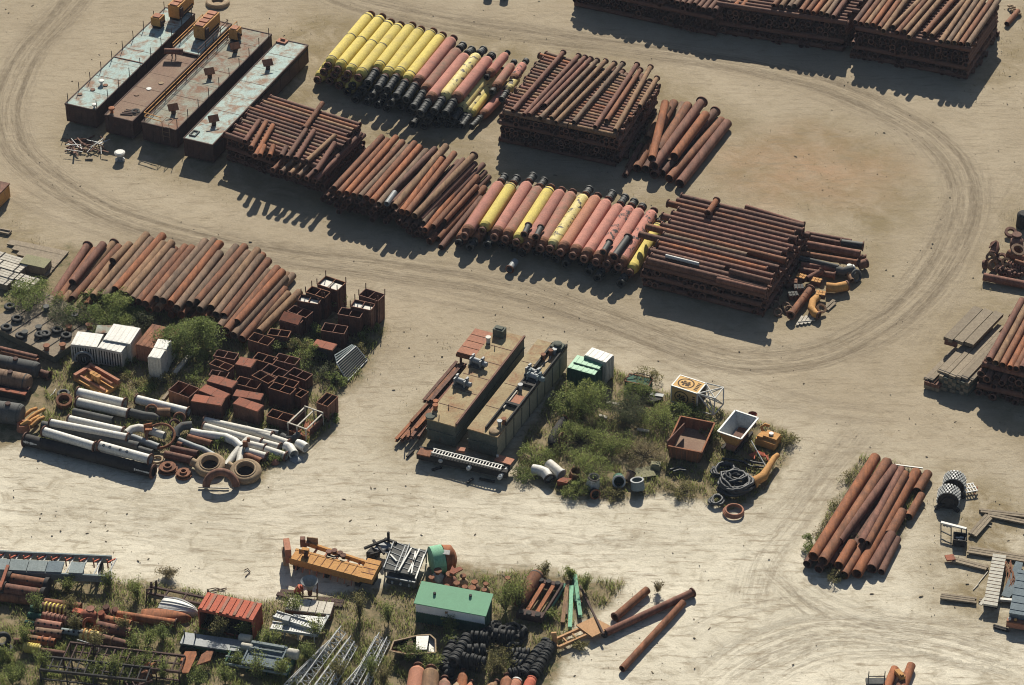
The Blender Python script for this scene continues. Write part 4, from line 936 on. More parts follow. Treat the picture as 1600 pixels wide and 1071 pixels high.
one('plank', MB().bar(C1(1080,255,.25), C1(1200,110,.25), .5, .2), WOODP, 'pale plank lying in grass right of the white cabinets', 'plank')
one('plank', MB().bar(C1(1020,230,.3), C1(1090,130,.5), .35, .15), WOODP, 'short pale plank leaning beside the white cabinets', 'plank')
one('plank', MB().bar(C1(1010,415,.2), C1(1060,350,.2), .3, .15), WOOD, 'short brown plank in weeds beside the big open bin', 'plank')
# rust orange casting
f = quad_fr(C1(405,290,.9), C1(600,345,.9), C1(690,290,.9)); f.D = max(2.6, f.D)
root = thing('machine_casting', f(f.W/2,1.3,0), 'rust-orange machine bed with round lugs in the weeds', 'machine part')
part_box(root, 'bed', f, 0, f.W*1.25, 0, 2.4, .1, .55, ORANGE); part_box(root, 'side_wall', f, 0, f.W*1.25, 2.2, 2.5, .55, 1.1, ORGB); part_box(root, 'end_wall', f, 0, .4, 0, 2.2, .55, 1.0, ORGB)
for x in (.45, .55, .65): build('lug', MB().lathe(f(f.W*x*1.2, 1.0, .55), (0,0,1), [(0,.22),(.9,.22),(.9,.3),(1.05,.3),(1.05,0)], 12), ORANGE, root)
build('shaft', MB().tube(f(.6, 1.6, .9), f(f.W*1.2, 1.5, .9), .2), R_MID, root)
part_box(root, 'rib', f, .5, f.W*1.2, .4, .6, .55, .8, ORGB)
one('drum_ring', MB().lathe(C1(400,445,0), (.05,-.3,1), [(0,.5),(0,.85),(.9,.85),(.9,.6),(.2,.55),(.2,.5)], 22), R_MID, 'round rusty drum open at the top left of the white pipes', 'drum')
one('drum_ring', MB().torus(C1(393,378,.2), (0,0,1), .55, .16, 22, 8), DKGREY, 'dark ring lying behind the round rusty drum', 'ring')
mb = MB().sweep([C1(310,395,.1), C1(330,375,.2), C1(345,350,.1)], .05, 6); one('bent_rod', mb, LGREY, 'thin bent rod on grass by the dark tanks', 'rod')

# ---------------------------------------------------------------- rusty open bins
GB = 'rusty steel bins heaped in the left yard'
def bin_(px, py, zt, label, kind='open', W=2.5, D=1.25, h=1.5, ang=None, fm=None):
    c = P(px, py, zt); ang = -24+U(-11,11) if ang is None else ang
    M = fr(Vector((c.x, c.y, max(0, zt-h))), ang, U(-3,3) if kind in ('open','posts') else 0); root = thing('steel_bin', M.translation, label, 'bin', GB)
    fm = fm or random.choice([BINR, BINR, R_DARK]); rim = R_MID if random.random() < .5 else R_PURP
    mb = MB(M); t = .05
    mb.box((0,-D/2+t/2,h/2-.03),(W,t,h-.06)).box((0,D/2-t/2,h/2-.03),(W,t,h-.06)).box((-W/2+t/2,0,h/2-.03),(t,D-2*t,h-.06)).box((W/2-t/2,0,h/2-.03),(t,D-2*t,h-.06)).box((0,0,.06),(W-2*t,D-2*t,.06))
    for x in (-.3, .0, .3): mb.box((W*x,-D/2-.02,h/2-.05),(.07,.04,h-.14))
    for y in (-.25, .25): mb.box((W/2+.02,D*y,h/2-.05),(.04,.07,h-.14))
    build('bin_wall', mb, fm, root)
    b = .075
    mb = MB(M).box((0,-D/2,h),(W+b,b,b)).box((0,D/2,h),(W+b,b,b)).box((-W/2,0,h),(b,D-b,b)).box((W/2,0,h),(b,D-b,b))
    if kind in ('open', 'plates', 'posts') : mb.box((0,0,h),(b*.8,D-b,b*.8))
    build('rim', mb, rim, root)
    if kind == 'lid': 
        for s in (-1, 1): build('lid', MB(M).box((s*W/4,0,h+.075),(W/2-.03,D+.04,.05)), REDB, root)
    if kind == 'tilt': build('lid', MB(M @ Matrix.Translation((0,0,h+.3)) @ Matrix.Rotation(.35,4,'X')).box((0,0,0),(W,D,.06)), REDB, root)
    if kind == 'plates':
        for s in (-1, 1): build('plate', MB(M).box((s*W/4,0 if s<0 else -.1,h-.25),(W/2-.12,D*.7,.05)), WHITE, root)
    if kind in ('posts', 'plates'):
        for sx in (-1, 1):
            for sy in (-1, 1): build('corner_post', MB(M).box((sx*W/2,sy*D/2,h+.4),(.08,.08,.7)), R_DARK, root)
    return root
bin_(518,443,3.0,'tall bin with white plates at the back right of the pipe heap','plates',2.6,1.8,3.0)
bin_(497,457,2.9,'open double bin touching the bin with white plates','posts',2.4,1.3,2.9)
bin_(484,468,2.7,'open bin with plates inside, second row by pipe heap end','plates',2.4,1.3,2.7)
bin_(468,488,2.2,'dark open bin beside the lowest pipes of the heap','open',2.4,1.4,2.2)
bin_(455,501,2.0,'bin with a tilted rust-red lid beside the pipe heap','tilt',2.3,1.2,1.9)
bin_(436,521,1.7,'open framed bin below the one with a tilted lid','open',2.3,1.2,1.7)
bin_(408,530,1.6,'open bin touching the near ends of the pipe heap','open',2.5,1.4,1.6)
bin_(580,462,3.1,'tallest open bin with corner posts at the right end of the bins','posts',2.4,1.5,3.1)
bin_(567,477,2.9,'bin holding white and rusty plates at the right end','plates',2.4,1.3,2.9)
bin_(548,489,2.6,'open framed bin in front of the one holding plates','open',2.5,1.3,2.6)
bin_(523,513,2.0,'open framed bin in weeds above the red-lidded box','open',2.6,1.4,2.0)
bin_(507,540,1.7,'dark box with bright red-orange lid beside the green grating','lid',2.4,1.2,1.7,fm=BLACK)
bin_(448,562,1.4,'open bin with weeds growing through it','open',2.5,1.3,1.4)
bin_(430,580,1.6,'open bin second in the middle row of the heap','open',2.6,1.4,1.6)
bin_(412,590,1.6,'open bin with bent rim, left of the middle row','open',2.3,1.3,1.6,ang=-38)
bin_(468,585,1.4,'open bin half hidden by bushes at the right','open',2.4,1.3,1.4)
bin_(447,597,2.1,'upper open bin of the tall pair with divided top','open',2.5,1.2,2.1)
bin_(440,608,2.3,'lower open bin of the tall pair with divided top','open',2.6,1.2,2.3)
bin_(438,650,1.2,'low open bin in front of the tall divided pair','open',2.6,1.3,1.2)
bin_(466,614,1.6,'narrow open bin right behind the tall pair','open',1.6,1.3,1.6)
bin_(353,555,1.5,'open bin with thin light frame near the round bush','open',2.4,1.2,1.5)
bin_(346,571,1.5,'second open light-framed bin below the first near round bush','open',2.4,1.1,1.5)
bin_(342,585,1.4,'third open light-framed bin below the round bush','open',1.9,1.0,1.4)
bin_(384,567,1.8,'closed bin with brown square lid right of light frames','lid',1.8,1.4,1.8)
bin_(347,597,1.7,'long bin with two red lids, topmost of the lidded rows','lid',3.0,1.2,1.7)
bin_(335,614,1.7,'long bin with two brown lids, second of the left rows','lid',3.2,1.2,1.7)
bin_(325,626,1.8,'long bin with two brown lids, lowest of the left rows','lid',3.3,1.2,1.8)
bin_(388,618,1.8,'red-lidded bin, upper of the middle lidded pair','lid',3.0,1.1,1.8)
bin_(388,633,1.8,'brown and red lidded bin, lower of the middle lidded pair','lid',3.0,1.2,1.8)
bin_(287,609,1.5,'large battered open bin alone left of the lidded rows','open',2.6,1.9,1.5,fm=R_MID,ang=-30)
bin_(388,598,1.4,'open dark bin between the lidded rows and middle row','open',2.6,1.3,1.4)
bin_(415,560,1.4,'open dark bin among the middle bins behind bent rim','open',2.4,1.2,1.4)
# skeletal and narrow bins at the right
c = P(511, 628, 2.0); bin_(511, 625, 2.0, 'narrow tall open bin standing alone at the right in grass', 'open', 1.4, 2.0, 2.0, ang=-30)
M = fr(P(478, 672, 0), -30); root = thing('frame_box', M.translation, 'pale divided frame box with red lower half, lowest right of bins', 'frame')
mb = MB(M)
for x in (-1.1, 0, 1.1):
    mb.box((x,-1.6,.75),(.1,.1,1.5)).box((x,1.6,.75),(.1,.1,1.5)).box((x,0,1.5),(.14,3.3,.1))
for y in (-1.6, 1.6): mb.box((0,y,1.62),(2.3,.12,.1))
build('frame_bars', mb, WOODP, root); build('floor', MB(M).box((0,0,.08),(2.2,3.2,.08)), REDB, root)
for x in (-1.13, 1.13): build('side_wall', MB(M).box((x,0.3,.6),(.05,2.4,1.0)), BINR, root)
build('front_wall', MB(M).box((0,-1.62,.35),(2.1,.05,.6)), R_ORNG, root)
# leaning stack of green grating panels
for k in range(4):
    a, b = C2(505+12*k*-1+10, 205-10*k, 0), C2(575, 300-8*k, 0)
    p0, p1 = C2(500-4*k, 190-16*k, 1.3), C2(620-8*k, 85-3*k, 1.3); q0, q1 = C2(565-4*k, 302-6*k, .1), C2(690-8*k, 170-8*k, .1)
    root = thing('grating_panel', (q0+q1)/2, f'{ordn(k)} grey-green grating panel from the front, leaning beside the bins', 'grating panel', 'grating panels leaning beside the bins')
    mb = MB()
    for t in (0, 1): mb.bar(p0.lerp(p1, t), q0.lerp(q1, t), .12, .1)
    mb.bar(p0, p1, .12, .1).bar(q0, q1, .12, .1); build('panel_frame', mb, TEAL if k else GREY, root)
    mb = MB()
    for i in range(1, 9): mb.bar(p0.lerp(q0, i/9), p1.lerp(q1, i/9), .16, .06)
    build('slats', mb, DKGREY if k == 0 else TEAL, root)
# ---------------------------------------------------------------- white pipes, elbows and rings
GWP = 'white pipes in the left junk yard'
WP = [((480,372),(775,442),.55,WHITE2,'uppermost white pipe with a dark right end',.55),((478,430),(800,502),.5,WHITE,'white pipe just below the uppermost one',.5),((845,412),(1170,492),.55,WHITE2,'white pipe with rusty end right of the uppermost pair',.46),((425,535),(768,612),.5,WHITE2,'white flanged pipe above the long pair',.42),((310,558),(795,652),.95,WHITE2,'long bluish-white pipe lying on a dark one',.42),((270,612),(592,708),1.5,WHITE2,'white pipe resting on the long black hose at its left',.48),((615,700),(935,788),1.5,WHITE2,'white pipe with round holes resting on the long black hose',.50),((1265,545),(1690,640),.5,WHITE,'upper cream pipe of the right group',.42),((1262,582),(1625,682),.5,WHITE,'lower cream pipe of the right group',.42)]
wp = []
for a, b, z, m, lb, rr in WP:
    pa, pb = C1(*a, z), C1(*b, z); wp.append(pipe(pa, pb, rr, m, lb, GWP, (1, 1), seg=20, name='white_pipe'))
a, b = C1(615,700,1.5), C1(935,788,1.5); d = b-a
for t in (.1, .22, .42, .55):
    n = Vector((0,-.55,.83)).normalized(); build('hole_collar', MB().lathe(a+d*t+n*.40, n, [(0,.15),(.14,.15),(.14,.10),(.02,.10),(.02,0)], 12), BLACK, wp[6])
pipe(C1(262,572,.45), C1(860,705,.45), .45, DKGREY, 'long dark pipe underneath the bluish-white pipe', None)
hose = pipe(C1(155,662,.6), C1(952,862,.6), .62, BLACK, 'longest black hose along the sand edge with white lettering at both ends', None, (1, 1), seg=22, joint=[.14, .33, .57, .83], name='rubber_hose')
a, b = C1(155,662,.6), C1(952,862,.6); d = (b-a).normalized(); n = Vector((d.y, -d.x, .35)).normalized(); up = n.cross(d) * -1
def lettering(parent, c, d, up, n, text, size, m, name='lettering', depth=.02):
    """raised letters from straight strokes on a 3 x 5 grid"""
    G = {'A':'010101111101101','B':'110101110101110','C':'011100100100011','D':'110101101101110','E':'111100110100111','G':'011100101101011','H':'101101111101101','I':'111010010010111','L':'100100100100111','M':'101111111101101','N':'101111111111101','O':'010101101101010','R':'110101110101101','S':'011100010001110','T':'111010010010010','U':'101101101101111','V':'101101101101010',' ':'0'*15}
    mb = MB(); s = size/5; x0 = -len(text)*4*s/2
    for k, ch in enumerate(text):
        for i, q in enumerate(G[ch]):
            if q == '1':
                p = c + d*(x0+(4*k+i%3)*s) + up*((2-i//3)*s)
                mb.quad(*[p + d*(sx*s*.5) + up*(sy*s*.5) + n*depth for sx, sy in ((-1,-1),(1,-1),(1,1),(-1,1))])
    return build(name, mb, m, parent)
# ends carry short white marks, too worn to read
for t in (.055, .93):
    c = a.lerp(b, t); mb = MB()
    for k in range(9):
        h = U(.1, .3); w_ = U(.07, .13)
        p = c + d*(k*.2-.8) + n*.635; mb.quad(p-d*w_-up*h*.5, p+d*w_-up*h*.5, p+d*w_+up*h*.5, p-d*w_+up*h*.5)
    build('white_mark', mb, WHITE2, hose)
pipe(C1(800,640,.4), C1(985,710,.4), .36, GREY, 'grey pipe poking out right of the bluish-white pipe', None)
pipe(C1(860,720,.4), C1(945,745,.4), .32, DKGREY, 'short dark pipe right of the holed white pipe end', None)
pipe(C1(455,490,.4), C1(700,545,.4), .4, DKGREY, 'dark pipe in weeds below the upper white pair', None)
one('pipe_elbow', MB().sweep([C1(810,495,.5), C1(890,515,.5), C1(950,520,.45), C1(990,530,.3)], [.45,.45,.4,.25], 14, hollow=True), DKGREY, 'dark grey tapering pipe right of the upper white pair', 'pipe')
def ring(px, label, R=.75, r=.16, m=R_MID, z=.2, axis=(0,0,1), h=None, name='pipe_ring'):
    c = C1(*px, z)
    if h: mb = MB().lathe(c-Vector((0,0,z)), axis, [(0,R-r),(0,R+r),(h,R+r),(h,R-r),(0,R-r)], 24)
    else: mb = MB().torus(c, axis, R, r, 26, 8)
    return one(name, mb, m, label, 'ring')
ring((940,480),'upright brown ring below the right white pipe',.55,.13,R_MID,.7,(.1,-.6,.8))
one('pipe_stub', MB().lathe(C1(975,495,.5), C1(1055,495,.5)-C1(975,495,.5), pipe_prof(1.4,.5), 18), R_TAN, 'tan pipe stub right of the upright brown ring', 'pipe')
ring((1113,530),'upright brown ring right of the tan pipe stub',.55,.13,R_MID,.7,(.3,-.7,.8))
ring((1085,575),'dark ring leaning below the upright ring',.6,.12,R_DARK,.5,(.5,-.5,.6))
ring((995,640),'largest rusty ring standing among white elbows',1.45,.14,R_MID,.85,(0,-.35,.93),name='large_ring')
one('curved_plate', MB().box(C1(920,605,.9),(.9,.12,1.7), Matrix.Rotation(.3,3,'Z')).box(C1(922,600,1.7),(.7,.3,.12)), R_ORNG, 'orange rust plate standing inside the largest ring', 'plate')
one('pipe_elbow', MB().sweep([C1(785,625,.7), C1(815,600,.8), C1(860,590,.8), C1(910,600,.7), C1(1020,640,.6)], .42, 14, hollow=True), WHITE, 'white bent elbow passing behind the largest ring', 'pipe elbow')
one('pipe_elbow', MB().sweep([C1(1085,650,.4), C1(1095,610,.7), C1(1130,580,.8), C1(1190,575,.8)], .45, 14, hollow=True), DKGREY, 'dark grey elbow right of the largest ring', 'pipe elbow')
one('pipe_elbow', MB().sweep([C1(1185,618,.5), C1(1250,630,.5), C1(1330,640,.5), C1(1400,650,.5), C1(1455,675,.5), C1(1500,715,.5)], .45, 16, hollow=True), WHITE2, 'long white pipe curving down toward the Y fitting', 'pipe')
one('pipe_piece', MB().sweep([C1(1110,668,.35), C1(1200,705,.35), C1(1260,725,.35), C1(1330,765,.35)], .33, 14, hollow=True), GREY, 'grey bent pipe with a rusty lower end near tan casings', 'pipe')
for k, (p, q, rr, m) in enumerate([((1165,650),(1312,690),.38,R_MID),((1060,718),(1225,752),.36,R_DARK),((1022,755),(1190,792),.42,R_DARK),((1100,690),(1130,700),.3,R_MID),((805,650),(900,670),.3,R_MID)]):
    pipe(C1(*p, rr), C1(*q, rr), rr, m, f'{ordn(k)} short rusty pipe lying among the white elbows, {RUSTN[m]}', 'short rusty pipes among the white elbows')
one('pipe_wye', MB().sweep([C1(1400,830,.4), C1(1450,760,.4), C1(1500,700,.5), C1(1540,660,.6)], .38, 14, hollow=True).sweep([C1(1500,700,.5), C1(1490,760,.4), C1(1480,820,.4)], .36, 14, hollow=True), WHITE, 'white Y-shaped pipe fitting behind the right tan casing', 'pipe fitting')
one('valve_lever', MB().box(C1(1520,690,1.1),(.5,.3,.7)).box(C1(1540,665,1.4),(.3,.2,.5)), R_MID, 'small rusty valve on top of the white Y fitting', 'valve')
def flange_stack(px, R, m, label):
    p = C1(*px, 0); one('pipe_flange', MB().lathe(p, (0,0,1), [(0,0),(0,R),(.16,R),(.16,R*.62),(.3,R*.62),(.3,R*.86),(.44,R*.86),(.44,R*.45),(.62,R*.45),(.62,R*.3),(.1,R*.3),(.1,0)], 24), m, label, 'flange')
flange_stack((1042,850), 1.0, R_MID, 'stacked rusty flanges at the sand edge, left one')
flange_stack((1140,885), .85, R_MID, 'stacked rusty flanges at the sand edge, right one')
ring((975,788),'flat tan ring beside the black hose end',.55,.14,TAN,.12)
def pump_casing(px, R, spout, m, label):
    c = C1(*px, .55); root = thing('pump_casing', c-Vector((0,0,.55)), label, 'pump casing')
    build('volute', MB().torus(c, (0,-.18,1), R, .42, 28, 12), m, root)
    build('inner_ring', MB().torus(c+Vector((0,-.04,.36)), (0,-.18,1), R*.82, .12, 28, 8), TAN, root)
    build('back_plate', MB().lathe(c+Vector((0,0,-.2)), (0,-.18,1), [(0,0),(0,R*.9),(.05,R*.9),(.05,0)], 20), BLACK, root)  # back plate coloured black to paint the darkness inside the opening
    s = C1(*spout, .6); e = s-c; e.z = 0; t = Vector((-e.y, e.x, 0)).normalized()
    build('spout', MB().sweep([c+e*.7+Vector((0,.2,0)), s.lerp(c, .15)+Vector((0,.1,0)), s+Vector((-.15,.25,.1))], [.45,.42,.45], 14, hollow=True), TAN, root)
pump_casing((1302,822), 1.2, (1195,815), TAN, 'left tan round pump casing with a large opening')
pump_casing((1522,862), 1.25, (1420,835), TAN, 'right tan round pump casing with yellowish spout')
c = C1(1370,955,0.25); one('half_ring', MB().torus(c, (0,-.75,.45), 1.5, .40, 22, 12, arc=.5), R_DARK, 'dark rusty half ring standing like an arch on sand', 'half ring')
one('steel_bar', MB().bar(C1(1230,958,.1), C1(1420,965,.1), .14, .12), WOODP, 'thin pale bar lying through the half ring', 'bar')
GWE = 'white pipe ends at the right of the left junk yard'
for k, (p, q, rr) in enumerate([((-60,600),(205,690),.42),((-60,655),(150,712),.40),((-60,690),(60,718),.42),((60,725),(190,768),.42),((-60,735),(70,772),.42)]):
    pipe(C2(*p, .45), C2(*q, .45), rr, WHITE, f'{ordn(k)} white pipe end from the back at the bin side of junk yard', GWE, (0, 1), seg=18, name='white_pipe')
for k, (p, q) in enumerate([((180,705),(235,755)),((255,690),(310,715))]):
    one('pipe_elbow', MB().sweep([C2(*p, .6), C2((p[0]+q[0])/2, p[1]+8, .65), C2(*q, .6)], .52, 16, hollow=True), WHITE2, ['white short elbow with dark mouth, left of two','white short elbow with rusty mouth, rightmost of all white pieces'][k], 'pipe elbow')
one('pipe_elbow', MB().sweep([C2(160,640,.4), C2(195,660,.5), C2(235,655,.6), C2(265,630,.7)], .36, 14, hollow=True), DKGREY, 'dark grey elbow behind the white pipe ends', 'pipe elbow')
pipe(C2(50,610,.3), C2(140,620,.3), .28, GREY, 'short grey pipe in weeds below the low open bin')
pipe(C1(1520,760,.4), C1(1620,800,.4), .38, R_MID, 'short rusty pipe behind the right tan casing')
one('stone', MB().lathe(C2(120,808,0), (0,0,1), [(0,.5),(.2,.45),(.4,.2),(.42,0)], 7, soft=True), PINKD, 'pinkish lump of rubble in weeds by the white pipe ends', 'rubble')
one('stone', MB().lathe(C2(250,785,0), (.1,0,1), [(0,.8),(.15,.7),(.25,.3),(.26,0)], 6, soft=True), GREY, 'flat grey slab in front of the white pipe ends', 'slab')
# ---------------------------------------------------------------- the two rusty pontoons in the middle
def winch(parent, M, m):
    mb = MB(M).box((0,0,.12),(1.5,1.1,.24)); build('winch_base', mb, DKGREY, parent)
    for x in (-.6, .6): build('winch_cheek', MB(M).box((x,0,.6),(.14,.9,.8)).box((x,.25,1.0),(.2,.4,.25)), m, parent)
    build('winch_drum', MB(M).lathe((-.52,0,.62),(1,0,0),[(0,.0),(0,.45),(.06,.45),(.06,.3),(.98,.3),(.98,.45),(1.04,.45),(1.04,0)],16), GREY, parent)
    build('winch_motor', MB(M).lathe((.7,0,.55),(1,0,0),[(0,.0),(0,.28),(.5,.28),(.55,.2),(.55,0)],12), m, parent)
zo = 3.0
f = quad_fr(C2(1055,530,zo), C2(1237,582,zo), P(820,527,zo)); fO1 = f
root = thing('deck_pontoon', f(f.W/2, f.D/2, 0), 'left one of two tan decked pontoons in the middle, with grey winches', 'pontoon', 'tan decked pontoons in the middle')
oL = root
mb = MB(); f.box(mb, .05, f.W-.05, .05, f.D-.05, .3, zo-.12); f.box(mb, -.05, f.W+.05, -.05, f.D+.05, 1.55, 1.68); f.box(mb, .3, f.W-.3, .3, f.D-.3, 0, .3); build('hull', mb, HULLG, root)
mb = MB(); f.box(mb, -.04, f.W+.04, -.04, f.D+.04, zo-.12, zo); build('deck', mb, DTAN, root)
mb = MB(); f.box(mb, f.W-.12, f.W+.08, .2, f.D, zo, zo+.22); build('coaming', mb, R_DARK, root)
for i in range(1, 6): part_box(root, 'deck_seam', f, .1, f.W-.15, f.D*i/6, f.D*i/6+.06, zo, zo+.025, R_DARK)
winch(root, fr(C2(1370,205,zo), -30), GREY); winch(root, fr(C2(1272,330,zo), -30), GREY)
for x, y in ((1112,480),(1115,455),(1440,60)):
    build('bollard', MB().lathe(C2(x,y,zo), (0,0,1), [(0,.22),(.6,.22),(.6,.3),(.72,.3),(.72,0)], 12), R_ORNG if x < 1200 else WHITE, root)
build('bollard_base', MB().lathe(C2(1080,520,zo), (0,0,1), [(0,.5),(.15,.5),(.15,0)], 16), HULLG, root)
for x, y in ((1195,455),(1135,520),(1480,90)): build('deck_eye', MB().torus(C2(x,y,zo+.2), (1,0,0), .16, .05, 12, 6), R_DARK, root)
build('corner_block', MB(fr(C2(1510,15,zo), -26)).box((0,0,.45),(1.2,.9,.9)).box((0,0,.95),(.8,.5,.15)), HULLG, root)
# rust platform built out on the left
f = quad_fr(C2(1238,128,2.5), C2(1368,150,2.5), C2(1480,5,2.5))
root = thing('side_platform', f(f.W/2, f.D/2, 0), 'pinkish rust plated platform at the far left of the middle pontoons', 'platform')
part_box(root, 'plate', f, 0, f.W, 0, f.D, 2.3, 2.5, ORGB); part_box(root, 'edge_beam', f, -.1, f.W, -.1, .12, 1.9, 2.3, R_MID)
for x in (.15, f.W-.3):
    for y in (.3, f.D-.4): part_box(root, 'leg', f, x, x+.2, y, y+.2, 0, 2.3, HULL)
for i in range(1, 4): part_box(root, 'seam', f, .05, f.W-.05, f.D*i/4, f.D*i/4+.06, 2.5, 2.53, R_MID)
# right pontoon
f = quad_fr(C2(1312,592,zo), C2(1497,647,zo), P(886,543,zo)); fO2 = f; W, D = f.W, f.D
root = thing('deck_pontoon', f(W/2, D/2, 0), 'right one of two tan decked pontoons in the middle, with machinery and dark bulwark', 'pontoon', 'tan decked pontoons in the middle')
mb = MB(); f.box(mb, .05, W-.05, .05, D-.05, .3, zo-.12); f.box(mb, .3, W-.3, .3, D-.3, 0, .3); f.box(mb, -.05, W+.02, -.05, 0.05, 1.5, 1.65); build('hull', mb, HULLG, root)
mb = MB(); f.box(mb, W-.05, W+.03, .02, D-.02, .35, zo-.2); build('side_plating', mb, HULLT, root)
for i in range(1, 9): part_box(root, 'side_rib', f, W+.03, W+.08, D*i/9-.06, D*i/9+.06, .35, zo-.2, HULLG)
mb = MB(); f.box(mb, -.04, W*.52, -.04, D+.04, zo-.12, zo); build('deck', mb, DTAN, root)
mb = MB(); f.box(mb, W*.52, W+.04, -.04, D+.04, zo-.12, zo-.01); build('deck_right_strip', mb, DTAN, root)
mb = MB(); f.box(mb, W*.5, W*.54, .6, D*.7, zo, zo+.35); f.box(mb, W-.1, W+.06, D*.12, D, zo, zo+.45); f.box(mb, W*.54, W-.1, D*.52, D*.54, zo, zo+.4); f.box(mb, W*.54, W-.1, D*.30, D*.32, zo, zo+.4); f.box(mb, W*.54, W*.6, D*.7, D*.97, zo, zo+.45); f.box(mb, W*.54, W-.1, D*.955, D*.98, zo, zo+.45); build('bulwark', mb, BLACK, root)
part_box(root, 'hatch_cover', f, W*.58, W*.95, D*.33, D*.42, zo+.004, zo+.12, ORGB); part_box(root, 'hatch_frame', f, W*.56, W*.6, D*.26, D*.45, zo, zo+.25, WOODP)
M = fr(f(W*.8, D*.60, zo), -30); winch(root, M, TEAL); M = fr(f(W*.66, D*.64, zo), -40); winch(root, M, GREY)
for x, y in ((.62,.48),(.72,.88),(.8,.9),(.6,.82),(.83,.1),(.9,.13)): build('bollard', MB().lathe(f(W*x, D*y, zo), (0,0,1), [(0,.2),(.6,.2),(.6,.28),(.74,.28),(.74,0)], 12), [R_MID, DKGREY, GREY][int(x*100) % 3], root)
build('capstan', MB().lathe(f(W*.8,.7,zo), (0,0,1), [(0,.55),(.2,.55),(.25,.42),(.3,0)], 16), TAN, root)
build('rear_tank', MB(fr(f(W*.8, D-.9, zo), -26)).box((0,0,.35),(1.3,1.0,.7)).lathe((0,0,.7),(0,0,1),[(0,.45),(.25,.45),(.3,.3),(.3,0)],14), HULLG, root)
mb = MB().sweep([f(W*.66, D*.66, zo+.08), f(W*.74, D*.72, zo+.06), f(W*.7, D*.78, zo+.06), f(W*.78, D*.84, zo+.06), f(W*.72, D*.9, zo+.06)], .06, 6); build('rope', mb, WOODP, root)
for k in range(3): part_box(root, 'deck_seam', f, .05, W*.5, D*(.25+.25*k), D*(.25+.25*k)+.05, zo, zo+.025, R_DARK)
# long rusty beams beside the left pontoon
def ibeam(a, b, h, w_, m, label, group, name='steel_beam'):
    a, b = Vector(a), Vector(b); up = Vector((0,0,1)); mb = MB()
    mb.bar(a+up*h*.42, b+up*h*.42, w_, h*.14).bar(a-up*h*.42, b-up*h*.42, w_, h*.14).bar(a, b, w_*.25, h*.70)
    return one(name, mb, m, label, 'beam', group)
for k, (p, q, z, m) in enumerate([((868,668),(1075,440),.5,R_ORNG),((900,665),(1092,455),.45,R_MID),((935,655),(1200,330),.7,R_MID),((965,650),(1255,270),.9,R_PURP),((1005,650),(1300,200),.6,R_DARK),((1040,425),(1245,185),.9,R_DARK),((1062,430),(1262,200),1.2,R_MID),((1085,425),(1285,195),1.3,R_DARK),((990,600),(1100,480),1.1,R_ORNG),((960,560),(1065,445),1.0,R_MID)]):
    ibeam(C2(*p, z), C2(*q, z), .42, .34, m, f'{ordn(k)} long rusty beam from the left, beside the left tan pontoon', 'long rusty beams beside the left tan pontoon')
for k, (x, y) in enumerate([(1115,345),(1085,415),(958,610),(930,640)]):
    one('stake', MB().bar(C2(x,y,.1), C2(x,y-2,1.4), .12), R_DARK, f'{ordn(k)} upright stake from the back among the rusty beams', 'stake', 'upright stakes among the rusty beams')
# roller rack with a white ladder in front
a, b = C2(1000,755,.7), C2(1560,878,.7); root = thing('roller_rack', (a+b)/2-Vector((0,0,.7)), 'long dark roller rack in front of the two tan pontoons', 'rack')
build('rack_beam', MB().bar(a, b, .5, .8).bar(a+Vector((.2,.9,0)), b+Vector((.2,.9,0)), .3, .6), BLACK, root)
build('end_plate', MB().bar(C2(1010,735,1.1), C2(1088,752,1.1), 1.1, .14), R_MID, root); build('end_plate', MB().bar(C2(1490,775,1.1), C2(1590,805,1.1), 1.0, .14), ORGB, root)
build('block', MB(fr(C2(1270,728,1.2),-14)).box((0,0,0),(.9,.6,.3)), ORGB, root)
for k, (x, y) in enumerate([(1140,800),(1312,848),(1505,905)]):
    p = C2(x, y, .75); q = C2(x+(22 if k < 2 else 58), y-(28 if k < 2 else 75), .8)
    build('roller', MB().lathe(p, q-p, [(0,0),(0,.18),(.1,.24),(.5,.24),(.6,.16),((q-p).length,.16)], 14), LGREY, root)
build('post', MB().bar(C2(1495,770,1.1), C2(1497,762,1.7), .22), LGREY, root)
tag(root, root['label'], 'rack')
a, b = C2(1085,742,1.35), C2(1520,848,1.35); d = (b-a).normalized(); s = Vector((-d.y, d.x, 0))
root = thing('ladder', (a+b)/2, 'white ladder lying flat on the dark roller rack', 'ladder')
for k in (0, 1): build('rail', MB().bar(a+s*.65*k, b+s*.65*k, .09, .12), WHITE2, root)
for k in range(24): t = (k+.5)/24; p = a.lerp(b, t); build('rung', MB().bar(p+s*.05, p+s*.6, .10, .06), WHITE2, root)
for k, (x0, y0, x1, y1) in enumerate([(935,770,975,730),(1090,850,1150,835),(1310,930,1345,905),(1385,905,1480,925)]):
    one('steel_bar', MB().bar(C2(x0,y0,.12), C2(x1,y1,.12), .2, .2), BLACK, f'{ordn(k)} dark short bar from the left on sand before the roller rack', 'bar', 'dark short bars before the roller rack')

# ---------------------------------------------------------------- the weedy island: containers, sign box, skips, hoses
container(C3(345,215,2.6), C3(512,262,2.6), 2.45, 2.6, DGREEN, GREEN, 'green container with a two-strip roof beside the tan pontoons', None)
container(C3(450,138,3.0), C3(582,185,3.0), 1.6, 3.0, WHITE, WHITE2, 'white container standing behind the green one', None)
f = Fr(C3(362,205,2.6), C3(530,250,2.6), 1); 
one('roof_ridge', MB().bar(C3(382,185,2.66), C3(548,232,2.66), .12, .1), DGREEN, 'dark strip across the green container roof', 'strip')
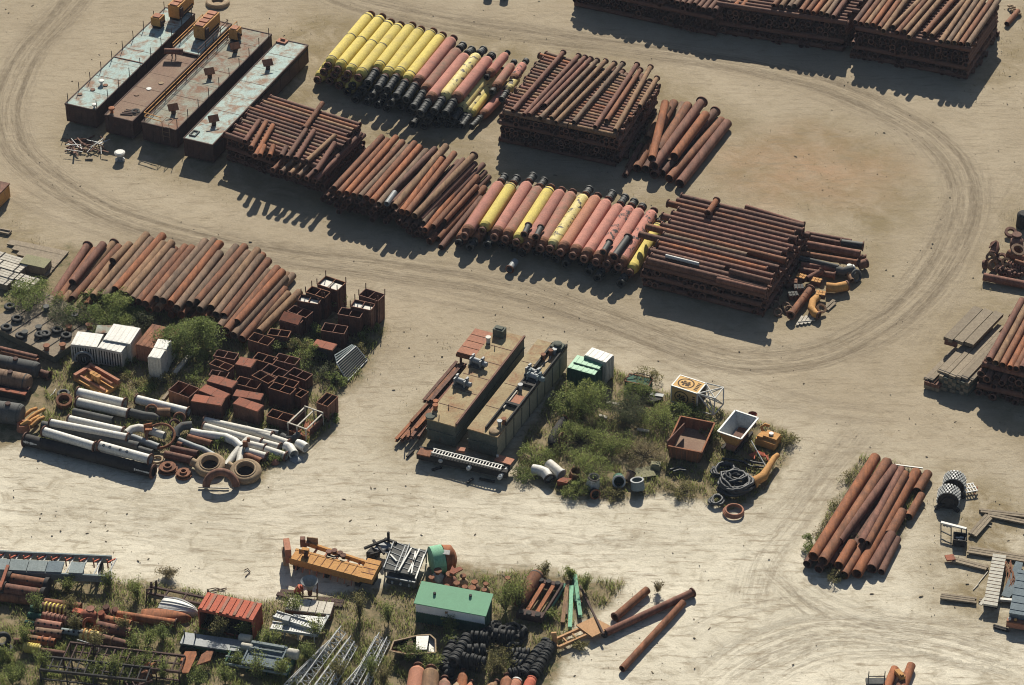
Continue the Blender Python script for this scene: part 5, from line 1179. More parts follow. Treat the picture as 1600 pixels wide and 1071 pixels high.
# pipe railing frame
mb = MB(); g = [C3(700,285,1.1), C3(775,248,1.4), C3(858,270,1.4)]; b_ = [C3(700,310,0), C3(775,305,0), C3(860,312,0)]
root = thing('railing', b_[1], 'thin rusty tube railing behind the bushes', 'railing')
for p, q in zip(g, b_): build('rail_post', MB().bar(q, p, .08), HULL, root)
for h in (0, .5): build('rail', MB().bar(g[0]-Vector((0,0,h)), g[1]-Vector((0,0,h)), .07).bar(g[1]-Vector((0,0,h)), g[2]-Vector((0,0,h)), .07), HULL, root)
M = fr(C3(785,340,0), -20); root = thing('dark_crate', M.translation, 'dark green open crate hidden behind bushes near the railing', 'crate')
build('crate_body', MB(M).box((0,0,.5),(2.6,1.4,1.0)), DGREEN, root); build('crate_rim', MB(M).box((0,-.7,1.0),(2.7,.1,.12)).box((0,.7,1.0),(2.7,.1,.12)).box((-1.3,0,1.0),(.1,1.3,.12)).box((1.3,0,1.0),(.1,1.3,.12)), R_MID, root)
M = fr(C3(880,420,0), -15, 0); root = thing('tarpaulin_heap', M.translation, 'black sheet bundle with grey edge between bushes and sign box', 'sheet bundle')
build('sheet', MB(M).prism([M.inverted() @ C3(*q, 0) for q in ((835,425),(870,445),(925,430),(935,395),(880,380),(845,395))], .35), BLACK, root); build('sheet_edge', MB(M).box((.2,.5,.42),(1.4,.5,.08)), GREY, root)
for k, (x0,y0,x1,y1) in enumerate([(585,432,665,445),(540,512,590,528),(775,598,850,612)]): one('plank', MB().bar(C3(x0,y0,.25), C3(x1,y1,.25), .35, .14), WOODP, f'{ordn(k)} pale board from the back lying between the island bushes', 'board', 'pale boards between the island bushes')
# sign box lying on its side, white framed orange panels with a dark round emblem and letters
za = 2.3
fl, fr_, br, bl = C3(982,330,za), C3(1152,380,za), C3(1208,312,za), C3(1040,264,za)
f = quad_fr(fl, fr_, br); W, D = f.W, f.D
root = thing('sign_box', f(W/2, D/2, 0), 'orange sign box with white frame and dark round emblem, on white trusses', 'sign')
part_box(root, 'panel', f, .12, W-.12, .12, D-.12, za-.16, za-.03, SIGNP); part_box(root, 'panel', f, .12, W-.12, .03, .12, .25, za-.2, SIGNP)
mb = MB(); f.box(mb, .15, W-.05, .15, D-.1, .2, za-.2); build('box_body', mb, BLACK, root)
mb = MB(); e = .13
for y in (0, D-e): f.box(mb, 0, W, y, y+e, za-e, za)
for x in (0, W-e): f.box(mb, x, x+e, e, D-e, za-e, za)
for x in (0, W-e):
    for y in (0, D-e): f.box(mb, x, x+e, y, y+e, .15, za-e)
f.box(mb, e, W-e, 0, e, .15, .3); build('frame', mb, WHITE2, root)
SIGND = mat('sign_dark_brown', (.07,.04,.02), var=.05)
def emblem(org, ux, uy, n, s, parent):
    mb = MB()
    ring_ = lambda r0, r1, k=28: [mb.quad(*[org + n*.012 + (ux*math.cos(a)+uy*math.sin(a)*.92)*r for a, r in ((2*math.pi*i/k, r0), (2*math.pi*i/k, r1), (2*math.pi*(i+1)/k, r1), (2*math.pi*(i+1)/k, r0))]) for i in range(k)]
    ring_(s*.84, s*1.0)
    bl = lambda x0, x1, y0, y1: mb.quad(*[org + n*.012 + ux*x*s + uy*y*s for x, y in ((x0,y0),(x1,y0),(x1,y1),(x0,y1))])
    for q in ((-.66,.60,-.12,.06),(-.40,-.12,.12,.44),(.14,.44,.10,.40),(-.34,-.10,-.50,-.16),(.02,.50,-.44,-.16),(-.58,-.46,-.12,.22),(-.05,.06,.06,.30)): bl(*q)
    build('emblem', mb, SIGND, parent)
emblem(f(W*.40, D*.5, za-.03), f.ux, f.uy, Vector((0,0,1)), min(W*.30, D*.42), root)
emblem(f(W*.40, .03, za*.5), f.ux, Vector((0,0,1)), -f.uy, min(W*.28, za*.36), root)
mb = MB()
for k in range(5):
    y0 = D*(.2+.13*k); q = [(W*.76,y0),(W*.88,y0),(W*.88,y0+D*.08),(W*.76,y0+D*.08)]; mb.quad(*[f(x, y, za-.018) for x, y in q])
    z0 = .45+.28*k; mb.quad(*[f(x, .018, z) for x, z in ((W*.8,z0),(W*.9,z0),(W*.9,z0+.16),(W*.8,z0+.16))])
build('letter_column', mb, SIGND, root)
root = thing('truss_frame', C3(1240,430,0), 'white crossed truss tubes at the right end of the sign box', 'truss')
tp = {'a':C3(1200,312,za),'b':C3(1150,378,za),'c':C3(1312,340,1.9),'d':C3(1258,408,1.9),'e':C3(1310,445,.5),'f':C3(1250,512,.2),'g':C3(1205,385,.3),'h':C3(1152,485,.2)}
for s in ('ac','bd','ef','ge','hf','cd','ad','bc','ce','df','de','be','fa','gd','bf','cg'): build('truss_bar', MB().tube(tp[s[0]], tp[s[1]], .07, seg=8), WHITE2, root)
# open skip
f = quad_fr(C3(962,700,1.7), C3(1175,745,1.7), C3(1222,640,1.7)); f.D *= 1.75; W, D = f.W, f.D
root = thing('skip', f(W/2, D/2, 0), 'open rust-orange skip with debris inside among the weeds', 'skip')
t = .09; mb = MB()
lo = lambda x, y: f(.25+x*(W-.5)/W, .2+y*(D-.4)/D, .12)
def wall(p, q, inn):
    a, b = f(*p, 1.7), f(*q, 1.7); c, d = lo(*p), lo(*q); return mb.hexa([c, d, d+inn, c+inn], [a, b, b+inn, a+inn])
wall((0,0),(W,0),f.uy*t); wall((W,D),(0,D),-f.uy*t); wall((W,0),(W,D),-f.ux*t); wall((0,D),(0,0),f.ux*t)
build('skip_wall', mb, R_MID, root); mb = MB(); f.box(mb, .3, W-.3, .25, D-.25, .12, .6); build('debris', mb, DRUST, root)
mb = MB(); r_ = .09
for p, q in (((0,0),(W,0)),((W,0),(W,D)),((W,D),(0,D)),((0,D),(0,0))): mb.bar(f(*p,1.72), f(*q,1.72), .16, .12)
build('rim', mb, R_ORNG, root)
for i in range(6):
    x = .35+(W-.7)*i/5; build('side_rib', MB().bar(f(x, .02, 1.6), lo(x, -.05), .12, .08), R_ORNG, root)
one('rusty_plate', MB(fr(C3(1015,640,1.6), -32)).box((0,0,0),(.1,3.6,1.0)), R_DARK, 'dark rusty board along the left side of the skip', 'plate')
# tipper hopper
f = quad_fr(C3(1265,628,2.4), C3(1420,662,2.4), C3(1515,545,2.4)); f.D *= 1.12; W, D = f.W, f.D
root = thing('tipper_body', f(W/2, D/2, 0), 'orange tipper hopper, white inside, right of the skip', 'hopper')
lo = lambda x, y, z=.9: f(W*.25+x*.5, D*.12+y*.76, z)
def trough(mb, top, bot, zt, zb_, t=.07):
    for p, q, inn in (((0,0),(W,0),f.uy*t),((W,D),(0,D),-f.uy*t),((W,0),(W,D),-f.ux*t),((0,D),(0,0),f.ux*t)):
        a, b = f(*p, zt), f(*q, zt); c, d = lo(*p, zb_), lo(*q, zb_); mb.hexa([c, d, d+inn, c+inn], [a, b, b+inn, a+inn])
mb = MB(); trough(mb, 0, 0, 2.4, .9); build('outer_shell', mb, ORANGE, root)
mb = MB()
e = .09
I = [f(e,e,2.4),f(W-e,e,2.4),f(W-e,D-e,2.4),f(e,D-e,2.4)]; J = [lo(0,0,.98)+(f.ux+f.uy)*e, lo(W,0,.98)+(f.uy-f.ux)*e, lo(W,D,.98)-(f.ux+f.uy)*e, lo(0,D,.98)+(f.ux-f.uy)*e]
for i in range(4): mb.quad(I[i], I[(i+1)%4], J[(i+1)%4], J[i])
mb.quad(*J); build('lining', mb, LGREY, root)
mb = MB()
for p, q in (((0,0),(W,0)),((W,0),(W,D)),((W,D),(0,D)),((0,D),(0,0))): mb.bar(f(*p,2.43), f(*q,2.43), .18, .1)
build('rim', mb, LGREY, root)
mb = MB(); f.box(mb, W*.3, W*.7, D*.1, D*.9, .1, .9); build('chassis', mb, ORGB, root)
for x in (.22, .78): build('chassis_beam', MB().bar(f(W*x,0,.3), f(W*x,D,.3), .25, .35), BLACK, root)
one('dirt_load', MB(fr(f(W*.55, D*.6, 1.0), -26)).box((0,0,.1),(1.0,1.6,.25)), R_DARK, 'dark dirt lying at the bottom of the white hopper', 'dirt')
one('red_bowl', MB().lathe(C3(1490,522,.3), (0,0,1), [(0,0),(0,.3),(.3,.5),(.36,.5),(.1,.3),(.1,0)], 16), REDB, 'small red-brown bowl at the far corner of the white hopper', 'bowl')
# yellow machine
M = fr(C4(0,690,0), -30); root = thing('yellow_machine', M.translation, 'yellow machine block right of the white hopper', 'machine')
build('body', MB(M).box((0,0,.45),(2.2,1.6,.8)), ORANGE, root); build('top_box', MB(M).box((.3,.2,1.0),(1.5,1.1,.35)).box((-.7,-.4,1.0),(.6,.5,.3)), ORANGE, root); build('skid', MB(M).box((0,0,.03),(2.3,1.4,.06)), BLACK, root); build('cap', MB(M).lathe((.2,.2,1.17),(0,0,1),[(0,.25),(.2,.25),(.2,0)],12), WHITE2, root)
build('arm', MB(M).sweep([(-.9,.7,.7),(-1.3,1.0,1.0),(-1.1,1.4,1.2),(-.6,1.5,1.1)], .16, 10), ORANGE, root)
mb = MB()
for k in range(5): mb.sweep([C3(1470+8*k,760+6*k,.3), C3(1510,740-4*k,.45), C3(1560,770-6*k,.35), C3(1590,760+9*k,.25)], .07, 6)
one('red_hoses', mb, RED, 'tangle of thin red hoses under the yellow machine', 'hoses')
one('steel_rod', MB().tube(C3(1482,670,1.8), C3(1590,860,.4), .07, seg=8), WHITE2, 'thin pale rod leaning from the hopper to the yellow pipe', 'rod')
o = one('suction_pipe', MB().sweep([C3(1502,925,.6), C3(1560,890,.7), C4(0,840,.8), C4(40,775,.9), C4(60,760,.8)], [.5,.5,.34,.3,.28], 14, hollow=True), ORANGE, 'yellow bent suction pipe beside the black hose coils', 'pipe')
build('collar', MB().lathe(C3(1502,925,.6), C3(1502,925,.6)-C3(1560,890,.7), [(0,.45),(0,.66),(.25,.66),(.25,.4)], 18), ORANGE, o)
# hose coils
def coil(px, label, R, n, r, m, spread=.12, h=.25, squash=1.0):
    c = C3(*px, .1); mb = MB(); pts = []
    for i in range(n*18):
        a = 2*math.pi*i/18; rr = R*(.72+.28*math.sin(i*.37)**2) + U(-spread, spread)*.3
        pts.append(c + Vector((rr*math.cos(a)+.15*math.sin(i*.11), rr*math.sin(a)*squash, r + h*(.5+.5*math.sin(i*.23)) + .02*(i//18))))
    mb.sweep(pts, r, 7); return one('hose_coil', mb, m, label, 'hose coil', 'coils of black hose')
HOSE = mat('hose_black', (.03,.032,.036), (.055,.058,.06), rough=.55, var=.1)
coil((1385,965), 'biggest black hose coil before the hopper', 1.75, 9, .16, HOSE, .5, .9, .9)
coil((1385,940), 'tight inner hose coil lying in the biggest coil', 1.1, 6, .15, HOSE, .4, 1.1, .9)
coil((1315,870), 'upper left loop of black hose above the biggest coil', 1.3, 3, .15, HOSE, .3, .4, .8)
coil((1270,1050), 'small black hose ring at the sand edge, lowest of coils', .75, 3, .14, HOSE, .1, .2)
for k, pts in enumerate([((1240,835),(1330,828),(1420,860),(1500,905)),((1260,850),(1350,842),(1440,885)),((1430,800),(1480,830),(1560,835)),((1440,785),(1500,805),(1570,815)),((980,850),(1030,835),(1075,845)),((1000,862),(1040,850),(1080,856)),((1300,780),(1380,790),(1430,800))]):
    one('hose', MB().sweep([C3(*p, .2+.05*k) for p in pts], .12, 8), HOSE, f'{ordn(k)} straight length of black hose around the coils and skip', 'hose', 'straight lengths of black hose')
c = P(1146, 800, .15); mb = MB()
for k in range(3): mb.torus(c+Vector((.04*k,.03*k,.1*k)), (0,0,1), 1.0-.06*k, .11, 22, 8)
one('hose_coil', mb, ORGB, 'brown coiled ring lying on the sand below the black coils', 'coil')
# white elbows and drums at the near side of the island
def elbow(pts, r, m, label, name='pipe_elbow', mp=C3, rim=None):
    o = one(name, MB().sweep([mp(*p) for p in pts], r, 16, hollow=True), m, label, 'pipe elbow')
    if rim:
        p, q = mp(*pts[-1]), mp(*pts[-2]); build('rim', MB().lathe(p, p-q, [(-.1,r*.99),(-.1,r*1.12),(.06,r*1.12),(.06,r*.8),(-.1,r*.8)], 16), rim, o)
    return o
elbow([(130,848,.5),(170,855,.6),(205,868,.7),(232,905,.55)], .55, WHITE2, 'white elbow with dark mouth toward viewer at the island edge', rim=BLACK)
elbow([(228,815,.7),(265,845,.7),(305,880,.6)], .56, WHITE, 'white pipe piece with dark mouth right of the white elbow', rim=LGREY)
one('drum_ring', MB().lathe(C3(385,895,.1), (.2,-.25,1), [(0,.45),(0,.55),(1.0,.62),(1.0,.52),(.05,.45)], 20), R_TAN, 'rusty open ring standing above the red plate', 'ring')
one('red_plate', MB().hexa([C3(*q, 0) for q in ((278,950),(340,965),(372,925),(305,912))], [C3(*q, .75) for q in ((278,920),(340,932),(372,905),(305,895))]), REDB, 'red rusty box at the island edge in front of the ring', 'box')
def drum(px, axis, h, r0, r1, m, rim, label):
    c = C3(*px, .35); root = thing('open_drum', c-Vector((0,0,.35)), label, 'drum', 'open drums along the island edge'); a = Vector(axis).normalized()
    build('shell', MB().lathe(c, a, [(0,0),(0,r0),(h,r1),(h,r1*.86),(.1,r0*.86),(.1,0)], 20), m, root)
    build('rim', MB().lathe(c+a*h, a, [(-.02,r1*.84),(-.02,r1*1.12),(.08,r1*1.12),(.08,r1*.84)], 20), rim, root)
drum((500,950), (.1,-.1,1), 1.2, .75, .55, LGREY, BLACK, 'grey-white cone drum with a dark mouth')
drum((505,990), (.3,-.8,.2), .5, .5, .5, BLACK, R_MID, 'dark low drum in front of the grey-white cone drum')
drum((660,905), (0,-.75,.35), 1.3, .6, .62, DGREEN, LGREY, 'dark green drum with pale rim facing viewer')
drum((715,920), (.35,.6,.4), 1.0, .42, .42, R_GREY, BLACK, 'small dark drum leaning between the green and grey ones')
drum((780,965), (-.1,.2,1), .9, .72, .62, TEAL, GREY, 'blue-grey drum at the right end of the drums')
one('disc', MB().lathe(C3(808,965,.25), (1,-.4,.4), [(0,0),(0,.35),(.06,.35),(.06,0)], 16), WHITE2, 'white disc at the side of the blue-grey drum', 'disc')
one('khaki_plate', MB().hexa([C3(*q, .15) for q in ((760,905),(895,885),(860,825),(765,840))], [C3(*q, .3) for q in ((760,905),(895,885),(860,825),(765,840))]), KHAKI, 'khaki flat sheet lying in the weeds behind the drums', 'sheet')
one('hatch_box', MB(fr(C3(890,840,0),-10)).box((0,0,.3),(1.0,.8,.6)).box((0,0,.65),(.8,.6,.1)), KHAKI, 'small khaki box right of the flat sheet', 'box')
# gooseneck pipe in the weeds
root = thing('gooseneck_pipe', C3(285,690,0), 'dark gooseneck pipe with round flange at left of the island weeds', 'pipe')
build('pipe_body', MB().sweep([C3(322,540,.8), C3(295,575,.8), C3(265,620,.9), C3(250,660,.9), C3(255,690,.6)], [.42,.42,.42,.46,.5], 14, hollow=True), BLACK, root)
build('flange', MB().lathe(C3(310,665,.7), (.8,-.5,.3), [(0,.25),(0,.8),(.14,.8),(.14,.25),(0,.25)], 22), R_PURP, root)
build('flange', MB().lathe(C3(325,537,.8), (.6,.7,.1), [(0,.3),(0,.52),(.12,.52),(.12,.3)], 16), R_MID, root)
build('clamp', MB(fr(C3(240,670,.4),-20)).box((0,0,0),(.5,.5,.6)), WHITE, root)
# fittings at the right end of the cross-laid stack
def yfit(pts, r, m, label, fl=True): return elbow(pts, r, m, label, mp=B4, rim=R_DARK)
yfit([(245,700,.5),(280,680,.6),(320,660,.8),(335,645,1.0)], .36, R_PURP, 'purplish elbow turned upward right of the cross-laid stack')
yfit([(360,750,.6),(420,755,.6),(470,745,.6),(490,740,.6)], .55, ORANGE, 'yellow-topped long elbow with a dark mouth right of stack')
yfit([(320,800,.5),(280,835,.6),(268,880,.6),(290,915,.5),(315,925,.5)], .42, ORANGE, 'bright yellow bent elbow at the tip of the fittings')
one('pipe_ring', MB().lathe(B4(328,885,.5), (.3,-.4,.8), [(0,.35),(0,.58),(.25,.58),(.25,.35),(0,.35)], 18), R_TAN, 'tan ring on the bright yellow bent elbow', 'ring')
pipe(B4(140,925,.6), B4(265,760,.6), .42, R_MID, 'short rusty pipe among fittings pointing to the bright yellow elbow', None, (1, 1), joint=[.6, .75])
for k, (x, y, m, z) in enumerate([(205,705,ORANGE,1.0),(300,730,ORANGE,1.1),(325,810,ORANGE,.9),(150,735,R_MID,.9),(190,770,DKGREY,.8),(155,815,DKGREY,.6)]):
    M = fr(B4(x, y, z-.5), -30+8*k); root = thing('valve_block', M.translation, f'{ordn(k)} square valve block from the back right of cross-laid stack', 'valve', 'square valve blocks beside the cross-laid stack')
    build('block', MB(M).box((0,0,.25),(1.1,.9,.5)), R_DARK, root)
    for i in range(3):
        for j in range(2): build('cover', MB(M).box((-.36+.36*i,-.22+.44*j,.54),(.3,.36,.1)), m, root)
for k, (x, y) in enumerate([(110,870),(60,905),(45,860),(130,890)]): one('pipe_ring', MB().torus(B4(x,y,.3), (U(-.4,.4),-.5,.8), .42, .14, 16, 8), R_GREY, f'{ordn(k)} dull ring below the shaded face of the cross-laid stack', 'ring', 'dull rings below the cross-laid stack')
elbow([(430,645,.6),(470,655,.7),(500,645,.9),(530,640,.9)], .5, DKGREY, 'dark elbow behind the yellow-topped long elbow', mp=B4, rim=LGREY)
one('pipe_ring', MB().torus(B4(548,680,.6), (.6,-.6,.5), .62, .16, 20, 8), DKGREY, 'dark upright ring right of the yellow-topped elbow', 'ring')
elbow([(560,620,.5),(590,605,.7),(610,600,.7)], .5, R_PURP, 'short purplish elbow mouth at the right end of long pipes', mp=B4, rim=R_DARK)
elbow([(500,650,.8),(510,690,.6),(520,710,.5)], .3, R_TAN, 'thin tan elbow beside the dark upright ring', mp=B4)
one('cap', MB().lathe(B4(505,622,1.0),(0,0,1),[(0,.3),(.2,.3),(.25,0)],12), WHITE2, 'white cap on the fittings right of the cross-laid stack', 'cap')
for k, (x0,y0,x1,y1) in enumerate([(355,880,410,830),(365,890,415,845)]): one('plank', MB().bar(B4(x0,y0,.1), B4(x1,y1,.1), .4, .12), WOOD, ['upper small board right of the bright yellow elbow','lower small board right of the bright yellow elbow'][k], 'board')
mb = MB()
for k in range(4): mb.bar(B4(180+24*k, 985-4*k, .08), B4(215+26*k, 930-2*k, .08), .3, .1)
one('pallet', mb.bar(B4(185,965,.15), B4(290,955,.15), .12, .1), WOODP, 'small grey pallet on sand left of the bright yellow elbow', 'pallet')
# right edge fittings pile
rp = [(1505,410,.5,.55,.16,R_DARK,(0,-.3,1)),(1380,565,.6,.42,.14,R_TAN,(0,-.6,.8)),(1450,565,.4,.45,.14,R_DARK,(0,-.3,1)),(1395,615,.5,.55,.15,R_TAN,(.5,-.7,.5)),(1475,595,.5,.42,.12,R_TAN,(0,-.5,.8)),(1485,630,.5,.42,.12,R_TAN,(.1,-.6,.8)),(1550,520,1.4,.7,.14,R_GREY,(.2,-.3,1)),(1345,610,.3,.4,.15,R_DARK,(.8,-.4,.3)),(1430,640,.4,.38,.12,R_DARK,(.3,-.5,.8)),(1530,660,.3,.4,.12,R_DARK,(.1,-.5,.8)),(1450,650,.3,.38,.12,R_DARK,(.6,-.5,.4))]
for k, (x, y, z, R, r, m, ax) in enumerate(rp): one('pipe_ring', MB().lathe(B4(x,y,z), ax, [(-r,R-r),(-r,R+r),(r,R+r),(r,R-r),(-r,R-r)], 18), m, f'{ordn(k)} ring of the fittings pile at the right edge', 'ring', 'rings of the fittings pile at the right edge')
elbow([(1405,480,1.1),(1410,510,.9),(1395,545,.6)], .5, R_PURP, 'purplish bent pipe standing at the left of the right edge pile', mp=B4, rim=R_DARK)
one('flange_disc', MB().lathe(B4(1395,485,1.2), (-.6,.3,.5), [(0,0),(0,.6),(.12,.6),(.12,0)], 18), R_DARK, 'rusty disc on the bent pipe of the right edge pile', 'disc')
root = thing('pump_housing', B4(1545,480,0), 'fat dark round pump housing in the right edge pile', 'pump housing'); build('housing', MB().lathe(B4(1500,490,.8), (1,-.1,.1), [(0,.3),(.1,.75),(.6,.95),(1.2,.95),(1.5,.6),(1.5,0)], 20), R_DARK, root); build('neck', MB().lathe(B4(1540,450,1.4), (0,0,1), [(0,.4),(.5,.4),(.5,.55),(.65,.55),(.65,0)], 16), R_DARK, root)
elbow([(1490,540,.8),(1530,560,.8),(1587,575,.7)], .5, R_MID, 'rusty bent pipe leading out of frame at the right edge', mp=B4)
mb = MB()
for k in range(8): mb.torus(B4(1490+17*k, 605+6*k, .5), (1,-.3,0), .34, .08, 14, 6)
one('spring', mb.tube(B4(1480,602,.5), B4(1620,655,.5), .22), R_PURP, 'ribbed spring-like rod in the right edge pile', 'ribbed rod')
pipe(B4(1530,590,.9), B4(1640,625,.9), .3, R_MID, 'upper rusty pipe above the ribbed rod at right edge', None)
one('black_drum', MB().lathe(B4(1580,370,0), (0,0,1), [(0,0),(0,.8),(1.6,.8),(1.8,.6),(1.8,0)], 18), BLACK, 'black drum cut by the right edge above the fittings pile', 'drum')
mb = MB()
for k in range(22):
    c = B4(U(1420,1590), U(625,680), U(.15,.5)); mb.lathe(c, (U(-1,1),U(-1,0),U(-.2,.6)), [(0,.1),(0,.25),(.3,.25),(.3,.1)], 10)
one('small_fittings', mb, R_DARK, 'jumble of small dark fittings at the foot of the right edge pile', 'fittings')

# ---------------------------------------------------------------- timber stack at the right
TD = C4(1170,90,2.2)-C4(980,285,2.2); TD.z = 0; TD.normalize()
tm = [((978,285),4.6,1.1,.5,0),((1010,290),5.0,1.15,.5,0),((1070,240),8.5,2.0,.75,0),((1105,252),8.0,2.1,.5,0),((1140,268),9.0,2.1,.75,1),((1180,275),7.5,2.1,.5,1),((1215,280),8.8,2.1,.75,1),((1255,290),8.0,1.9,.6,0)]
for k, (p, L, z, wd, s) in enumerate(tm):
    a = C4(*p, z); root = thing('timber_beam', Vector((a.x, a.y, z-.3))+TD*L/2, f'{ordn(k)} long grey timber from the left beside the right edge pipe stack', 'timber beam', 'long grey timbers beside the right edge pipe stack')
    build('timber', MB().bar(a-Vector((0,0,.15)), a-Vector((0,0,.15))+TD*(L+2.2), wd, .3), WOOD, root)
    for t in (.03, .97): build('end_strap', MB().bar(a+TD*L*t-Vector((0,0,.15))-TD*.05, a+TD*L*t-Vector((0,0,.15))+TD*.05, wd+.03, .33), BLACK if t < .5 else WOOD, root)
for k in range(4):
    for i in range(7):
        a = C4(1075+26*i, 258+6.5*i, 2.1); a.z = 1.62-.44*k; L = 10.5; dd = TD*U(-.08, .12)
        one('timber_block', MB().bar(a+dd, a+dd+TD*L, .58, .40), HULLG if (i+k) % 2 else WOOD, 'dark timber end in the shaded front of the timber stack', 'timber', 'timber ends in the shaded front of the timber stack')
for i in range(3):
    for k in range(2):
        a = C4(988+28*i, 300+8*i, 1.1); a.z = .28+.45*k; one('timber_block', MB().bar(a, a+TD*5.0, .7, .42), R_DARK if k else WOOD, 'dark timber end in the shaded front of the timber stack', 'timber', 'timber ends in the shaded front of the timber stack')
root = thing('timber_plank', C4(1140,70,0), 'raised rusty end of the farthest planks of timber stack', 'planks'); build('plank_end', MB(fr(C4(1135,62,2.2),-26)).box((0,0,0),(1.4,.3,.7)), R_DARK, root)
for k, (x, y) in enumerate([(1115,45),(1180,60),(1245,75)]):
    a = C4(x, y, 2.55); one('plank', MB().bar(a, a+TD*7.0, 1.05, .42), WOOD, f'{ordn(k)} upper wide plank from the left at the rear of the timber stack', 'plank', 'upper wide planks at the rear of the timber stack')
# two ribbed drums and frames right of the lower right heap
def ribbed(px, R, wd, label):
    c = C4(*px, R*.75); M = fr(c, -12); root = thing('ribbed_drum', c-Vector((0,0,R*.75)), label, 'ribbed drum', 'two ribbed drums right of the pipe heap')
    build('drum_shell', MB(M).lathe((0,-wd/2,0),(0,1,0),[(0,0),(0,R*.92),(wd,R*.92),(wd,0)],24), BLACK, root)
    mb = MB(M)
    for j in range(5):
        for i in range(22):
            a = math.pi*2*(i+(j%2)*.5)/22; mb.box((R*.94*math.cos(a),-wd/2+wd*(j+.5)/5,R*.94*math.sin(a)),(R*.16,wd/5*.75,R*.16), Matrix.Rotation(-a,3,'Y'))
    build('tread', mb, LGREY if 1 else TYRE, root)
    for s in (-1, 1): build('foot', MB(M).bar((s*R*.2,-wd/2,-R*.2),(s*R*1.05,-wd*.7,-R*.72),.35), BLACK, root)
    build('hub', MB(M).lathe((0,-wd/2-.15,0),(0,1,0),[(0,0),(0,R*.5),(.2,R*.6)],18), BLACK, root)
ribbed((1155,935), 1.15, 1.5, 'rear ribbed drum with pale studded top'); ribbed((1120,1020), 1.15, 1.5, 'front ribbed drum with pale studded top')
M = fr(C4(1245,985,0), 15); root = thing('grate_frame', M.translation, 'small pale grate leaning right of the ribbed drums', 'grate')
mb = MB(M)
for i in range(5): mb.box((-.6+.3*i,0,.45),(.1,1.3,.1))
for j in range(3): mb.box((0,-.6+.6*j,.45),(1.4,.1,.12))
build('grate_bars', mb, LGREY, root); build('red_arm', MB(M).bar((.2,-.9,.3),(.9,.0,.4),.12), REDB, root)
# table frame with a tub
root = thing('table_frame', D4(1150,130,0), 'white-topped open steel frame beside the dark tub', 'frame table')
a, b, c, d = D4(1068,65,1.2), D4(1225,105,1.2), D4(1228,180,.1), D4(1070,150,.1)
build('top_bar', MB().bar(a, b, .28, .16), WHITE2, root)
for t in (0, .4, .8, 1): build('leg', MB().bar(a.lerp(b, t), D4(1068+158*t, 135+45*t, 0), .1), DKGREY, root)
build('lower_bar', MB().bar(D4(1068,118,.4), D4(1135,150,.4), .1), DKGREY, root)
M = fr(D4(1180,190,0), -10); root = thing('tub', M.translation, 'dark square tub with white scraps beside the white-topped frame', 'tub')
build('tub_wall', MB(M).box((0,-.6,.4),(1.3,.1,.8)).box((0,.6,.4),(1.3,.1,.8)).box((-.6,0,.4),(.1,1.1,.8)).box((.6,0,.4),(.1,1.1,.8)).box((0,0,.35),(1.1,1.1,.1)), BLACK, root)
for x, y in ((.2,.2),(-.2,.1),(.1,-.25)): build('scrap', MB(M).box((x,y,.5),(.4,.2,.1)), WHITE2, root)
# planks and slabs at the right edge
for k, (p, q, wd, m, z) in enumerate([((1225,232),(1640,300),1.0,WOOD,.2),((1262,145),(1368,25),.9,WOOD,.25),((1345,15),(1640,75),.6,WOOD,.2),((1300,-8),(1640,30),.6,WOOD,.15),((1130,290),(1365,352),.7,WOOD,.2),((1058,520),(1290,550),.8,WOOD,.2),((1290,540),(1330,550),.5,WOOD,.12)]):
    a, b = D4(*p, z), D4(*q, z); root = thing('timber_plank', (a+b)/2-Vector((0,0,z)), f'{["long bottom","short slanting","second highest","highest","rust-tipped","lowest left","tiny"][k]} weathered plank on sand at the lower right edge', 'plank', 'weathered planks at the lower right edge')
    d = (b-a).normalized(); s = Vector((-d.y, d.x, 0)); n = 3 if wd > .7 else 2
    for i in range(n): build('board', MB().bar(a+s*(wd*(i+.5)/n-wd/2)+d*U(0,.3), b+s*(wd*(i+.5)/n-wd/2)-d*U(0,.3), wd/n*.94, .16+.05*i), m, root)
    if k == 4: build('rusty_tip', MB(fr(a, 10)).box((-.1,0,.15),(.9,.8,.15)), REDB, root)
for k, (p, q) in enumerate([((1300,440),(1360,365)),((1268,480),(1300,445)),((1300,60),(1380,90))]): one('stick', MB().bar(D4(*p,.05), D4(*q,.05), .07), WOODP, f'{ordn(k)} thin pale stick on the sand at the lower right', 'stick', 'thin pale sticks at the lower right')
q = [(1328,578),(1415,592),(1470,280),(1388,268)]; root = thing('walkway_slab', D4(1400,430,0), 'long pale slatted walkway resting on blocks at the right edge', 'walkway')
lo = [D4(*p, .75) for p in q]; build('slab', MB().prism(lo, .22), CONC, root)
for i in range(1, 15): t = i/15; build('joint', MB().bar(lo[0].lerp(lo[3], t)+Vector((0,0,.225)), lo[1].lerp(lo[2], t)+Vector((0,0,.225)), .05, .04), R_GREY, root)
for t in (.12, .5, .9): build('support', MB().bar(lo[0].lerp(lo[3], t)-Vector((0,0,.4)), lo[1].lerp(lo[2], t)-Vector((0,0,.4)), .4, .75), BLACK, root)
build('edge_strip', MB().bar(D4(1310,575,.8), D4(1360,510,.8), .3, .1), CONC, root)
root = thing('sheet_pile', D4(1500,420,0), 'dark pointed sheet lying between the walkway and blue-grey roof', 'sheet'); build('sheet', MB().prism([D4(*p, .3) for p in ((1440,520),(1490,535),(1530,490),(1575,320),(1530,310),(1480,430))], .12), BGREY, root)
